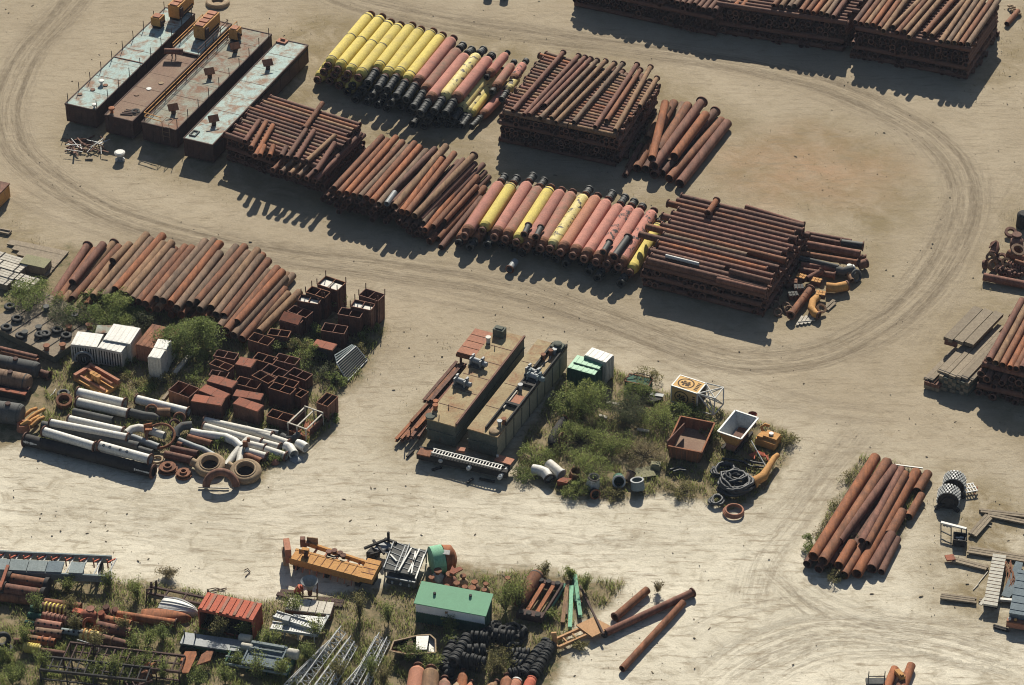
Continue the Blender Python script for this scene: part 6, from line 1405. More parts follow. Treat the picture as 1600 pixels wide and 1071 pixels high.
for k in range(9): 
    o = MB().sweep([D4(1462+U(-8,40), 320+U(-20,10), .25), D4(1470+U(-5,60), 400+U(-20,20), .35+.03*k), D4(1480+U(-20,60), 480+U(-20,20), .3)], .045, 5); one('rusty_rod', o, R_MID, 'thin rusty rod heaped right of the slatted walkway', 'rod', 'thin rusty rods right of the slatted walkway')
one('pale_beam', MB().bar(D4(1425,540,.3), D4(1515,548,.3), .3, .25), WHITE2, 'white beam between the walkway end and orange trailer', 'beam')
f = quad_fr(D4(1488,628,1.6), D4(1640,650,1.6), D4(1690,380,1.6)); root = thing('flat_trailer', f(f.W/2, f.D/2, 0), 'blue-grey roofed trailer with an orange end at the right edge', 'trailer')
part_box(root, 'trailer_body', f, .05, f.W, .05, f.D, .3, 1.45, BGREY); part_box(root, 'roof', f, 0, f.W, 0, f.D, 1.45, 1.6, BGREY); part_box(root, 'end_board', f, -.1, f.W, -.55, .04, .25, .95, ORGB); part_box(root, 'end_frame', f, -.12, f.W, -.6, -.5, .9, 1.05, R_DARK)
for i in range(6): part_box(root, 'roof_rib', f, .02, f.W-.02, f.D*(i+.5)/6, f.D*(i+.5)/6+.08, 1.6, 1.65, BGREY)
for x in (.15, .7): build('lamp', MB().lathe(f(x, -.3, 1.05), (0,0,1), [(0,.14),(.2,.14),(.25,0)], 10), WHITE2 if x < .5 else ORANGE, root)
for k, (p, q) in enumerate([((1392,700),(1480,725)),((1398,712),(1490,738))]): one('steel_bar', MB().bar(D4(*p,.15), D4(*q,.15), .16, .2), BLACK, ['upper dark bar left of the orange trailer end','lower dark bar left of the orange trailer end'][k], 'bar')
# chair frame at the bottom edge
M = fr(D4(665,1075,0), 0); root = thing('chair_frame', M.translation, 'small dark frame with two posts at the bottom edge', 'frame')
for x in (-.75, .75): build('post', MB(M).box((x,0,.9),(.08,.08,1.8)), DKGREY, root)
build('seat_plate', MB(M).box((0,0,.5),(1.9,.8,.3)), DKGREY, root); build('cross_bar', MB(M).box((0,0,1.2),(1.4,.06,.08)), DKGREY, root)
one('pale_bar', MB().bar(C4(790,820,.3), C4(960,842,.3), .14, .14), WHITE2, 'white bar lying behind the lower right pipe heap', 'bar')
one('machine_scrap', MB().box(C4(745,810,.8),(.5,.9,.6)).box(C4(720,840,.6),(.7,.5,.8)).tube(C4(755,790,.9), C4(715,850,.9), .2), R_DARK, 'rusty valve scrap at the far end of the lower right heap', 'scrap')
# ---------------------------------------------------------------- lower left corner: conveyor, cutter cylinders, pipes
a, b = D1(-120,235,1.5), D1(690,300,1.5)
f = quad_fr(D1(-60,318,1.6), D1(655,392,1.6), D1(690,268,1.6)); W, D = f.W, f.D
root = thing('conveyor_section', f(W/2, D/2, 0), 'long grey conveyor section with small red posts at the lower left', 'conveyor')
mb = MB(); f.box(mb, 0, W, 0, .18, .7, 1.5); f.box(mb, 0, W, D-.18, D, .7, 1.6); build('side_beam', mb, TEAL, root)
x1 = W*.64
for s, e in ((0, .16), (.165, .32), (.325, .48), (.485, .62), (.68, .80)):
    mb = MB(); f.box(mb, W*s, W*e, .05, D*.55, 1.5, 1.68); build('cover_sheet', mb, BGREY if random.random() < .2 else TEAL, root)
for i in range(9):
    x = W*(.03+.95*i/8)
    build('red_post', MB().bar(f(x, D*.66, .8), f(x, D*.66, 1.9), .12).bar(f(x, D*.66, 1.5), f(x+.6, D*.95, 1.3), .12), RED, root)
    build('brace', MB().bar(f(x+.1, .1, 1.0), f(x+.7, D-.1, 1.3), .12, .1).bar(f(x+.7, .1, 1.1), f(x+.2, D-.1, 1.1), .1, .1), LGREY, root)
for x in (.1, .5, .9):
    mb = MB(); f.box(mb, W*x, W*x+.3, .2, D-.2, 0, .75); build('support', mb, DKGREY, root)
def cyl(a, b, r, m, label, rings=0, rm=None, ends=None, name='steel_cylinder', holes=0):
    a, b = Vector(a), Vector(b); d = b-a; L = d.length; u = d.normalized()
    root = thing(name, (a+b)/2-Vector((0,0,r)), label, 'cylinder', 'ringed steel cylinders at the lower left')
    build('cylinder_body', MB().lathe(a, d, [(0,0),(0,r),(L,r),(L,r*.8),(L-.3,r*.8),(L-.3,0)], 18), m, root)
    for i in range(rings):
        t = L*(.08+.84*(i+.5)/rings); build('ring', MB().lathe(a+u*(t-.08), u, [(0,r),(0,r*1.22),(.16,r*1.22),(.16,r)], 18), rm or m, root)
    if ends:
        for p, v in ((a, -u), (b, u)): build('end_collar', MB().lathe(p-v*.35, v, [(0,r),(0,r*1.25),(.4,r*1.25),(.4,0)], 18), ends, root)
    for i in range(holes):
        n = (Vector((0,-.6,.8))).normalized(); p = a+d*((i+.5)/holes)+n*r*.97; build('port', MB().lathe(p, n, [(0,.11),(.06,.11),(.06,0)], 10), BLACK, root)
cyl(D1(50,415,1.0), D1(300,455,1.0), .62, R_MID, 'upper brown cylinder with dark end clamps under the conveyor', ends=BLACK, holes=3)
cyl(D1(15,475,.9), D1(275,515,.9), .6, R_PURP, 'lower brown cylinder with dark end clamps under the conveyor', ends=BLACK, holes=3)
one('steel_beam', MB().bar(D1(0,475,1.8), D1(50,335,1.8), .3, .35), REDB, 'short red-brown beam leaning on cylinders at the left edge', 'beam')
pipe(D1(-60,515,.5), D1(500,592,.5), .46, R_MID, 'long rusty pipe running below the clamped cylinders at lower left', None)
pipe(D1(725,635,.5), D1(1090,690,.5), .4, R_ORNG, 'long rusty pipe running toward the red container', None, (0, 1))
CY = [((190,600),(265,600),.5,.42,DGREEN,0,None,'dark green stub left of the yellow ringed cylinder'),((260,585),(430,615),.6,.45,R_DARK,6,YEL,'cylinder with yellow rings in the lower left heap'),((175,640),(265,655),.5,.36,DGREEN,0,None,'dark green stub left of the pink ringed cylinder'),((262,645),(440,680),.55,.45,R_PURP,6,PINKD,'cylinder with pink rings in the lower left heap'),((155,690),(225,700),.5,.36,DGREEN,0,None,'dark green stub left of the pinkish drilled cylinder'),((222,690),(380,715),.55,.5,PINKD,0,None,'pinkish drilled cylinder left of the red ring'),((145,745),(225,755),.45,.36,R_DARK,0,None,'dark stub left of the grey drilled cylinder'),((220,740),(385,760),.5,.46,R_GREY,0,None,'grey brown drilled cylinder below the pinkish one'),((380,735),(505,752),.5,.3,TEAL,0,None,'slim grey shaft between drilled and yellow-banded cylinders'),((500,755),(612,772),.55,.5,YELF,3,ORANGE,'yellow-banded cylinder in the lower left heap'),((610,775),(780,820),.5,.42,R_DARK,1,R_TAN,'dark shaft with a tan collar right of the yellow-banded cylinder'),((165,785),(235,795),.5,.46,R_TAN,0,None,'tan short cylinder in front of the grey drilled one'),((232,795),(340,810),.5,.44,R_ORNG,2,R_PURP,'orange-brown short cylinder in front of grey drilled one'),((148,835),(255,850),.5,.42,YELF,6,YEL,'yellow finned cylinder at the left of the truss frames'),((250,858),(400,880),.4,.32,R_DARK,0,None,'dark slim shaft under the truss frames'),((655,670),(810,700),.6,.5,R_ORNG,0,None,'upper drilled rusty cylinder right of the red ring'),((605,705),(808,750),.55,.5,R_PURP,0,None,'lower drilled rusty cylinder right of the red ring'),((440,665),(500,700),.5,.5,BLACK,2,R_DARK,'black ribbed coupling left of the red ring'),((780,815),(850,840),.4,.3,R_MID,0,None,'pair of short rusty stubs at the right of dark shaft')]
for p, q, z, r, m, rg, rm, lb in CY: cyl(D1(*p,z), D1(*q,z), r, m, lb, rg, rm, holes=4 if 'drilled' in lb else 0)
one('pipe_ring', MB().lathe(D1(550,695,.7), (.3,-.8,.6), [(-.1,.4),(-.1,.68),(.2,.68),(.2,.4),(-.1,.4)], 20), REDB, 'upright red ring in the middle of the lower left heap', 'ring')
root = thing('pump_part', D1(550,640,0), 'dark red pump body between ringed cylinders and drilled ones', 'pump part')
build('body', MB().lathe(D1(500,640,.7), (1,-.1,0), [(0,0),(0,.4),(.4,.65),(1.1,.65),(1.5,.4),(1.5,0)], 18), REDB, root); build('neck', MB().lathe(D1(560,615,1.0), (0,0,1), [(0,.3),(.3,.3),(.3,.42),(.4,.42),(.4,0)], 14), R_PURP, root); build('box', MB(fr(D1(480,620,.8),-14)).box((0,0,0),(1.0,.6,.5)), RED, root)
for k, (x, y) in enumerate([(660,612),(705,628),(635,650)]): one('pump_part', MB().lathe(D1(x,y,.2), (U(-.3,.3),-.2,1), [(0,.0),(0,.42),(.25,.42),(.3,.28),(.55,.28),(.6,.36),(.7,.3),(.7,0)], 12), [R_DARK,R_PURP,REDB][k], f'{ordn(k)} small valve body from the back behind drilled cylinders', 'valve', 'small valve bodies behind the drilled cylinders')
pts = [((20,770),.75,(1,-.3,.05)),((20,835),.5,(.2,0,1))]
one('tyre', tyre_mb(D1(15,790,.75), (.35,-.9,.25), .8, .5), TYRE, 'tyre standing upright at the left edge of the weeds', 'tyre'); one('tyre', tyre_mb(D1(42,845,.25), (.1,0,1), .6, .4), TYRE, 'tyre lying flat in front of the upright one at left edge', 'tyre')
one('pipe_stub', MB().lathe(D1(85,800,.3), D1(130,795,.3)-D1(85,800,.3), pipe_prof(.9,.3,(1,1)), 12), R_DARK, 'small dark flanged stub beside the upright tyre', 'pipe')
# truss frames in the weeds
def ladder_frame(p0, p1, wd, z, n, m, label, group, name='truss_frame', legs=True, bar=.16):
    a, b = Vector(p0), Vector(p1); d = (b-a).normalized(); s = Vector((-d.y, d.x, 0))*wd
    root = thing(name, (a+b)/2 + s/2 - Vector((0,0,z)), label, 'frame', group)
    for k in (0, 1):
        build('chord', MB().bar(a+s*k, b+s*k, bar, bar*1.6), m, root)
        if legs: build('lower_chord', MB().bar(a+s*k-Vector((0,0,z*.7)), b+s*k-Vector((0,0,z*.7)), bar*.8), m, root)
    L = (b-a).length
    for i in range(n+1): p = a.lerp(b, i/n); build('rung', MB().bar(p, p+s, bar*.7), m, root)
    if legs:
        for i in range(0, n+1, 3):
            p = a.lerp(b, i/n)
            for k in (0, 1): build('leg', MB().bar(p+s*k, p+s*k-Vector((0,0,z)), bar*.8), m, root)
    return root
GT = 'dark truss frames in the weeds'
ladder_frame(D1(390,905,1.5), D1(1105,990,1.5), 2.2, 1.5, 15, HULL, 'upper dark rusty truss frame lying across the weeds', GT)
ladder_frame(D1(245,975,1.6), D1(900,1045,1.6), 1.8, 1.6, 12, BLACK, 'lower dark truss frame with legs in the lower left weeds', GT)
ladder_frame(D1(800,1090,1.0), D1(940,1045,1.0), 1.2, 1.0, 4, HULL, 'small dark frame end right below the lower truss frame', GT)
one('steel_cone', MB().lathe(D1(870,960,.6), (.7,-.3,.2), [(0,0),(0,.2),(.9,.55),(1.6,.55),(1.6,0)], 16), R_ORNG, 'rust-orange cone between the dark truss frames', 'cone')
one('steel_cone', MB().lathe(D1(845,1060,.5), (.5,.6,.1), [(0,0),(0,.6),(1.6,.5),(1.6,0)], 16), R_MID, 'brown cylinder end under the small dark frame', 'cylinder')
mb = MB().sweep([D1(475,835,.2), D1(478,790,1.2), D1(575,820,1.2), D1(590,860,.2)], .06, 8); one('bent_tube', mb, LGREY, 'thin pale tube frame above the dark truss frame', 'tube frame')
for k, (x, y) in enumerate([(615,850),(600,845)]): one('cap', MB().lathe(D1(x,y,.6),(0,0,1),[(0,.22),(.3,.22),(.3,0)],10), WOODP, ['right pale cap beside the thin tube frame','left pale cap beside the thin tube frame'][k], 'cap')
# curved rusty plates
def dome(px, rx, ry, h, ang, m, label, cat, mp=D1, name=None, pw=1.0, n=24, k_=7):
    c = mp(*px, 0); M = fr(c, ang); mb = MB(M); rows = []
    for j in range(k_+1):
        t = math.pi/2*j/k_; rows.append([(rx*math.copysign(abs(math.cos(2*math.pi*i/n))**pw, math.cos(2*math.pi*i/n))*math.cos(t), ry*math.sin(2*math.pi*i/n)*math.cos(t), .02+h*math.sin(t)) for i in range(n)])
    for j in range(k_):
        b = len(mb.v); mb.v += [mb._p(p) for p in rows[j]] + [mb._p(p) for p in rows[j+1]]
        for i in range(n): i2 = (i+1) % n; mb.f.append((b+i, b+i2, b+n+i2, b+n+i)); mb.sm.append(True)
    return one(name or cat.replace(' ', '_'), mb, m, label, cat)
def hull(pts_l, label, m, h, mp=D1, name='boat_hull', ribs=0, ribm=None):
    """upturned boat: outline from bow to stern by its keel line and half width"""
    a, b, hw = mp(*pts_l[0], 0), mp(*pts_l[1], 0), pts_l[2]; d = b-a; L = d.length; u = d.normalized(); s = Vector((-u.y, u.x, 0))
    root = thing(name, (a+b)/2, label, 'boat'); mb = MB(); N_ = 14; K = 10; rows = []
    for j in range(N_+1):
        t = j/N_; wv = hw*min(1, (math.sin(math.pi*min(1, (1-t)*.62+.0)))**.7 + .02); hh = h*(.75+.25*math.sin(math.pi*t))*(1 if t < .85 else (1-((t-.85)/.15)**2*.5))
        rows.append([a+u*(L*t)+s*(wv*math.cos(math.pi*i/K))+Vector((0,0,.03+hh*math.sin(math.pi*i/K)**.7)) for i in range(K+1)])
    b_ = len(mb.v)
    for r in rows: mb.v += r
    for j in range(N_):
        for i in range(K): mb.f.append((b_+j*(K+1)+i, b_+(j+1)*(K+1)+i, b_+(j+1)*(K+1)+i+1, b_+j*(K+1)+i+1)); mb.sm.append(True)
    mb.f.append(tuple(b_+i for i in range(K+1))); mb.sm.append(False)
    build('hull', mb, m, root)
    for k in range(ribs):
        i = 2+int(k*(K-4)/max(1, ribs-1)); build('plank_ridge', MB().sweep([rows[j][i]+Vector((0,0,.03)) for j in range(N_)], .05, 6), ribm or m, root)
    build('gunwale', MB().sweep([r[0] for r in rows], .09, 6).sweep([r[-1] for r in rows], .09, 6), ribm or m, root)
    return root
hull(((1000,580),(1225,635),1.1), 'upturned white ridged boat left of the red container', WHITE2, .8, ribs=5, ribm=LGREY)
hull(((872,655),(1185,668),1.0), 'upturned rusty boat hull in the weeds below the white boat', R_ORNG, .8, name='rusty_hull')
one('curved_plate', MB().prism([D1(*p, 1.0) for p in ((1108,935),(1125,1000),(1165,1000),(1215,890),(1212,868),(1145,868))], .14), R_ORNG, 'rust-orange curved plate leaning in the weeds, larger one', 'plate')
one('curved_plate', MB().prism([D1(*p, .9) for p in ((1215,955),(1300,925),(1320,870),(1280,866),(1245,890))], .18), R_MID, 'rust-brown curved plate right of the orange one', 'plate')
# rail frame behind the boats
root = thing('track_rack', D1(1080,520,0), 'low dark rusty rail frame behind the upturned boats', 'frame')
a, b = D1(905,500,.5), D1(1245,570,.5); s = Vector((.3, .9, 0))
for k in (0, 1): build('long_rail', MB().bar(a+s*k, b+s*k, .2), HULL, root)
for t in (0, .33, .66, 1): build('cross_bar', MB().bar(a.lerp(b,t), a.lerp(b,t)+s, .16), HULL, root)
for x, y in ((935,440),(965,430),(1285,490),(1328,520)): build('stub_post', MB().bar(D1(x,y+35,0), D1(x,y,1.4), .22), HULL, root)
build('side_loop', MB().sweep([D1(905,560,.0), D1(908,480,1.2), D1(945,475,1.2)], .08, 6), HULL, root)
# red container with its long side open
zt = 2.6; f = Fr(D1(1222,598,zt), D1(1560,668,zt), 2.44); W, D = f.W, f.D
root = thing('open_container', f(W/2, D/2, 0), 'red container with its long side open and ridged roof', 'container')
mb = MB(); f.box(mb, 0, W, D-.08, D, .1, zt-.1); f.box(mb, 0, .08, .1, D-.08, .1, zt-.1); f.box(mb, W-.08, W, .1, D-.08, .1, zt-.1); corr(mb, f, 'r', .2, D-.2, .2, zt-.2, W); build('wall', mb, RED, root)
mb = MB(); f.box(mb, -.02, W+.02, -.02, D+.02, zt-.1, zt); build('roof', mb, RED, root)
for i in range(8): part_box(root, 'roof_ridge', f, .12+W*.97*i/8, .12+W*.97*i/8+.28, .05, D-.05, zt, zt+.10, PINKD if i % 2 else RED)  # every other ridge paler: roof highlights painted in as colour
part_box(root, 'floor', f, .08, W-.08, .1, D-.08, .1, .22, BLACK)
mb = MB(); f.box(mb, 0, W, 0, .1, .02, .2); f.box(mb, 0, W, -.03, .1, zt-.3, zt-.1); f.box(mb, -.02, .12, -.03, .1, .2, zt-.3); f.box(mb, W-.12, W+.02, -.03, .1, .2, zt-.3); build('door_frame', mb, RED, root)
mb = MB(); f.box(mb, .15, W-.15, D-.9, D-.15, .22, 1.3); one('dark_load', mb, BLACK, 'dark load standing inside the open red container', 'load')
# flat green bed and machine
f = quad_fr(D1(1115,800,1.0), D1(1470,862,1.0), D1(1480,838,1.0)); f.D = 1.6
root = thing('flat_bed', f(f.W/2,.8,0), 'narrow grey-green flat bed in front of the red container', 'flat bed')
part_box(root, 'bed_top', f, 0, f.W, 0, 1.6, .85, 1.0, GREY); part_box(root, 'bed_side', f, .05, f.W, .05, 1.55, .5, .85, DGREEN)
for x in (.06, .2, .55, .9): build('wheel', MB().lathe(f(f.W*x, 0, .4), (0,-1,0), [(0,0),(0,.4),(.25,.4),(.25,.2),(.2,0)], 16), BLACK, root)
for x in (.03, .22): build('post', MB().bar(f(f.W*x, 1.0, 1.0), f(f.W*x, 1.0, 1.8), .12), DKGREY, root)
M = fr(D2(60,940,0), -14); root = thing('pipe_rack_machine', M.translation, 'blue-green pipe rack machine with white tank right of flat bed', 'machine')
for k in range(4):
    build('rack_tube', MB(M).lathe((-3.6,-1.6+.7*k,.7+.25*(k%2)),(1,0,0),[(0,0),(0,.13),(6.2,.13),(6.2,0)],10), TEAL, root)
    build('rack_post', MB(M).box((-3.4+2*k,0,.5),(.15,3.0,1.0)), DGREEN, root)
build('rack_frame', MB(M).box((0,1.3,1.2),(3.6,.15,.3)).box((0,-1.6,1.2),(3.6,.15,.2)).box((-1.75,0,1.2),(.15,2.8,.2)).box((1.75,0,1.2),(.15,2.8,.2)).box((0,0,1.1),(3.4,2.7,.06)), BGREY, root)
build('top_rail', MB(M).box((0,1.0,1.5),(3.2,.3,.3)).box((0,.3,1.5),(3.2,.12,.12)), TEAL, root)
build('tank', MB(M).lathe((2.0,.6,1.3),(1,0,0),[(0,0),(0,.4),(.1,.5),(1.0,.5),(1.1,.4),(1.1,0)],16), CONC, root)
build('front_tank', MB(M).lathe((-3.2,1.9,1.0),(1,0,0),[(0,0),(0,.35),(.1,.42),(1.2,.42),(1.2,0)],16), CONC, root)
M = fr(D1(1530,850,.9), -14); root = thing('pump_set', D1(1530,880,0), 'small blue-white pump set at the end of the flat bed', 'pump set')
build('motor', MB(M).lathe((-.6,0,.3),(1,0,0),[(0,0),(0,.35),(1.1,.35),(1.2,.2),(1.2,0)],14), CONC, root); build('base', MB(M).box((0,0,-.1),(2.2,.9,.2)), TEAL, root); build('box', MB(M).box((.9,.1,.25),(.5,.5,.6)), TEAL, root)
# wire scraps on sand
for k, pts in enumerate([((1280,480),(1330,470),(1390,485)),((1290,500),(1350,480),(1400,470)),((1510,360),(1530,350),(1545,370),(1515,400))]): one('wire', MB().sweep([D1(*p,.06) for p in pts], .05, 5), HULL, f'{ordn(k)} dark bent wire on the sand above the red container', 'wire', 'dark bent wires above the red container')

# ---------------------------------------------------------------- bottom middle: orange ladder, grey conveyors, tanks, shed
zt = 1.5
f = Fr(D2(205,285,zt), D2(635,400,zt), 2.6); W = f.W
root = thing('dredge_ladder', f(W/2, 1.3, 0), 'long orange steel ladder arm on blocks with a wide end', 'dredge arm')
mb = MB(); f.box(mb, 0, W, 0, .25, .7, zt); f.box(mb, 0, W, 1.35, 1.6, .7, zt); build('main_beam', mb, ORANGE, root)
mb = MB(); f.box(mb, .1, W-.1, .25, 1.35, zt-.15, zt-.03); build('walk_plate', mb, ORANGE, root)
for i in range(1, 9): part_box(root, 'plate_joint', f, W*i/9, W*i/9+.05, .02, 1.55, zt, zt+.02, R_MID)
mb = MB(); mb.bar(f(0, 2.9, 1.3), f(W*1.0, 2.3, 1.3), .25, .5); build('side_beam', mb, ORANGE, root)
for i in range(6): build('cross_beam', MB().bar(f(W*(.08+.16*i), 1.5, 1.2), f(W*(.08+.16*i), 2.8, 1.2), .16, .2), ORGB, root)
for i in range(9): build('side_bracket', MB().bar(f(W*(.1+.1*i), 0, .8), f(W*(.1+.1*i), -.25, .3), .1), ORGB, root)
g = Fr(D2(630,400,1.6), D2(715,420,1.6), 3.8); g.uy = (D2(770,315,1.6)-D2(715,420,1.6)); g.uy.z = 0; g.D = g.uy.length*1.1; g.uy.normalize()
part_box(root, 'end_platform', g, 0, g.W, 0, g.D, 1.0, 1.6, ORANGE)
for i in (1, 2, 3): part_box(root, 'platform_seam', g, .05, g.W-.05, g.D*i/4, g.D*i/4+.06, 1.6, 1.63, R_MID)
build('head_plate', MB(fr(D2(195,250,1.3), 10)).box((0,0,.2),(.6,1.8,1.7)), ORGB, root); build('head_block', MB(fr(D2(180,275,.9), 10)).box((0,0,0),(.5,1.5,1.2)), TAN, root)
build('sheave', MB().lathe(D2(295,260,1.8), (1,.1,0), [(0,0),(0,.4),(.2,.3),(.4,.4),(.4,0)], 16), R_MID, root); build('sheave_housing', MB(fr(D2(305,240,2.0),-14)).box((0,0,0),(.7,.4,.5)), ORANGE, root)
build('winch_gear', MB(fr(D2(290,205,1.4),0)).box((0,0,.4),(.5,.5,1.0)).box((.4,0,.2),(.5,.4,.4)), R_DARK, root); build('back_plate', MB(fr(D2(350,205,1.2),-10)).box((0,0,.4),(1.1,.1,1.1)), TAN, root)
for x, y in ((450,262),(485,255),(520,270),(540,285)): build('valve', MB().lathe(D2(x,y,1.4),(0,0,1),[(0,.2),(.3,.2),(.3,.3),(.4,.3),(.4,0)],10), R_DARK, root)
build('hose', MB().sweep([D2(440,265,1.5), D2(480,278,1.6), D2(520,272,1.6), D2(550,290,1.5)], .09, 7), BLACK, root)
for x in (.06, .5, .95): part_box(root, 'support_block', f, W*x-.2, W*x+.3, .2, 2.4, 0, .7, BLACK)
M = fr(D2(700,430,.0), -20); build('stern_gear', MB(M).box((0,.2,.5),(1.2,1.2,1.0)).box((.5,.9,.8),(.4,1.6,.4)), BLACK, root)
M = fr(D2(770,270,0), -30); root = thing('steel_gear', M.translation, 'black steel frame with thin pale bars right of the orange arm', 'steel gear')
build('plate', MB(M).box((.3,.3,1.0),(1.6,1.4,.1)), GREY, root)
for q in (((-1.4,-.8,.9),(.2,.9,1.5)),((-1.2,.6,1.0),(.9,-.7,1.1)),((-.6,-1.0,.6),(1.2,.2,1.2)),((-.2,1.2,1.2),(1.3,.9,1.5)),((1.3,-.3,.3),(1.3,-.3,1.6))): build('arm', MB(M).bar(*q, .22), BLACK, root)
build('rear_post', MB(M).box((.2,1.2,1.1),(.2,.2,2.2)), BLACK, root); build('foot', MB(M).box((-.6,-.4,.3),(1.0,1.0,.6)), BLACK, root)
def conveyor(p, q, wd, z, label, belt=DKGREY, rails=True):
    a, b = Vector(p), Vector(q); d = (b-a).normalized(); s = Vector((-d.y, d.x, 0))*wd/2; up = Vector((0,0,1))
    root = thing('conveyor', (a+b)/2-up*z, label, 'conveyor', 'short grey conveyors behind the green shed')
    build('belt', MB().bar(a, b, wd*.86, .16), belt, root)
    for k in (-1, 1): build('side_rail', MB().bar(a+s*k+up*.08, b+s*k+up*.08, .10, .34), GREY, root)
    for t in (.1, .9): build('leg', MB().bar(a.lerp(b,t)-s-up*z, a.lerp(b,t)-s, .14).bar(a.lerp(b,t)+s-up*z, a.lerp(b,t)+s, .14), DKGREY, root)
    for k in range(5): p_ = a.lerp(b, .1+.2*k); build('brace', MB().bar(p_-s*.9+up*.12, p_+s*.9+d*.5+up*.12, .05), GREY, root)
    return root
conveyor(D2(838,362,1.3), D2(900,200,1.3), 1.6, 1.3, 'left grey belt conveyor, dark belt between pale rails')
conveyor(D2(925,385,1.2), D2(990,230,1.2), 2.2, 1.2, 'right wide grey conveyor crossed by pale loose bars')
for k, (p, q) in enumerate([((880,365),(960,225)),((940,375),(1010,230)),((830,265),(868,305)),((985,415),(1040,265)),((960,380),(985,245))]): one('pale_bar', MB().bar(D2(*p,1.5), D2(*q,1.5), .14), WHITE2, f'{ordn(k)} thin white bar laid over the grey conveyors', 'bar', 'thin white bars laid over the grey conveyors')
f = Fr(D2(805,400,.9), D2(980,435,.9), .9); root = thing('trough', f(f.W/2,.4,0), 'dark grey front trough below the grey conveyors', 'trough'); part_box(root, 'trough', f, 0, f.W, 0, .9, .05, .8, DKGREY); part_box(root, 'trough_rim', f, -.05, f.W+.05, -.05, .1, .78, .92, GREY)
for i in range(3): build('nozzle', MB().lathe(f(f.W*(.2+.3*i), 0, .4),(0,-1,0),[(0,.12),(.2,.12),(.2,0)],10), LGREY, root)
# green and rust tank on its side
root = thing('cut_tank', D2(1140,330,0), 'big round tank end, green top and rusty orange side', 'tank')
a, b = D2(1105,300,1.2), D2(1180,285,1.2); d = b-a; L = d.length; 
build('green_shell', MB().lathe(a-d*.3, d, [(0,0),(0,1.45),(L*.95,1.45),(L*.95,0)], 26), LGREEN, root); build('rusty_half', MB().lathe(a+d*.72, d, [(0,0),(0,1.4),(.9,1.2),(1.2,.6),(1.25,0)], 26), R_ORNG, root)
build('orange_door', MB().lathe(a-d*.3-d.normalized()*.02+Vector((.35,-.55,-.4)), -d, [(0,.5),(.06,.5),(.06,0)], 16), ORANGE, root)
build('white_patch', MB(fr(D2(1175,250,2.5),-10,18)).box((0,0,0),(.7,.5,.06)), WHITE2, root)
# rusty bottles / buoys row
BT = [(1085,425,.55,1.0,R_TAN),(1125,395,.75,1.3,GREY),(1200,415,.8,1.3,R_PURP),(1240,460,.6,1.0,R_MID),(1180,470,.5,.8,R_GREY),(1280,415,.55,1.0,R_MID),(1335,490,.7,1.0,R_TAN),(1350,450,.6,.9,R_TAN),(1420,465,.5,1.0,R_MID),(1555,425,.5,.9,R_MID),(1290,480,.55,.9,R_GREY),(1410,495,.5,.8,R_MID)]
for k, (x, y, r, h, m) in enumerate([(x, y, r*.9, h*.8, [R_TAN, R_GREY, TAN][i % 3] if i > 2 else m) for i, (x, y, r, h, m) in enumerate(BT)]):
    c = D2(x, y+40, 0); root = thing('rusty_float', c, f'{ordn(k)} rusty buoy from the left, standing behind the green shed', 'buoy', 'rusty buoys behind the green shed')
    build('buoy_body', MB().lathe(c, (U(-.1,.1),U(-.1,.1),1), [(0,0),(0,r*.7),(h*.3,r),(h*.7,r*.95),(h,r*.55),(h+.1,r*.3)], 18, soft=True), m, root)
    build('buoy_neck', MB().lathe(c+Vector((0,0,h)), (0,0,1), [(0,r*.3),(.35,r*.3),(.35,r*.6),(.5,r*.6),(.5,0)], 12), R_MID, root)
one('bent_plate', MB().prism([D2(*p, 1.6) for p in ((1195,380),(1220,390),(1278,360),(1262,345),(1225,355),(1212,338))], .14), REDB, 'red-brown bent plate lying on the rusty buoys', 'plate')
# green shed
ze, zr = 2.5, 3.0
fl, fr_ = D2(985,562,ze), D2(1412,640,ze); f = Fr(fl, fr_, 0); f.uy = D2(1470,532,zr)-D2(1412,640,ze); f.uy.z = 0; f.D = f.uy.length*1.15; f.uy = Vector((-f.ux.y, f.ux.x, 0)); W, D = f.W, f.D; f.D = D
root = thing('green_shed', f(W/2, D/2, 0), 'long shed with mint green roof, white band and dark green base', 'shed')
mb = MB(); mb.hexa([f(-.15,-.08,ze-.1),f(W+.15,-.08,ze-.1),f(W+.15,D+.1,zr),f(-.15,D+.1,zr)], [f(-.15,-.08,ze),f(W+.15,-.08,ze),f(W+.15,D+.1,zr+.1),f(-.15,D+.1,zr+.1)]); build('roof', mb, GREEN, root)
mb = MB(); f.box(mb, 0, W, 0, D, .1, 1.35); corr(mb, f, 'f', .05, W-.05, .15, 1.45, 0, .04, .24); corr(mb, f, 'r', .05, D-.05, .15, 1.45, W, .04, .24); build('lower_wall', mb, DGREEN, root)
mb = MB(); f.box(mb, 0, W, 0, D, 1.352, ze-.1); corr(mb, f, 'f', .05, W-.05, 1.47, ze-.1, 0, .04, .24); build('white_band', mb, WHITEP, root)
mb = MB(); f.box(mb, W, W+.04, .02, D-.02, 1.46, ze-.1); build('gable_panel', mb, DGREEN, root)
mb = MB(); f.box(mb, W+.04, W+.08, D*.3, D*.7, .2, 2.2); build('door', mb, DGREEN, root)
for x, y in ((.22,.55),(.72,.75)): build('roof_vent', MB().lathe(f(W*x, D*y, ze+.5*y), (0,0,1), [(0,.14),(.22,.14),(.22,0)], 12), BLACK, root)
build('wall_lamp', MB(fr(f(W*.45,-.08,ze-.45),0)).box((0,0,0),(.25,.1,.2)), R_TAN, root)
build('skid', MB().bar(f(-.1,.2,.06), f(W+.1,.2,.06), .2, .1).bar(f(-.1,D-.2,.06), f(W+.1,D-.2,.06), .2, .1), BLACK, root)
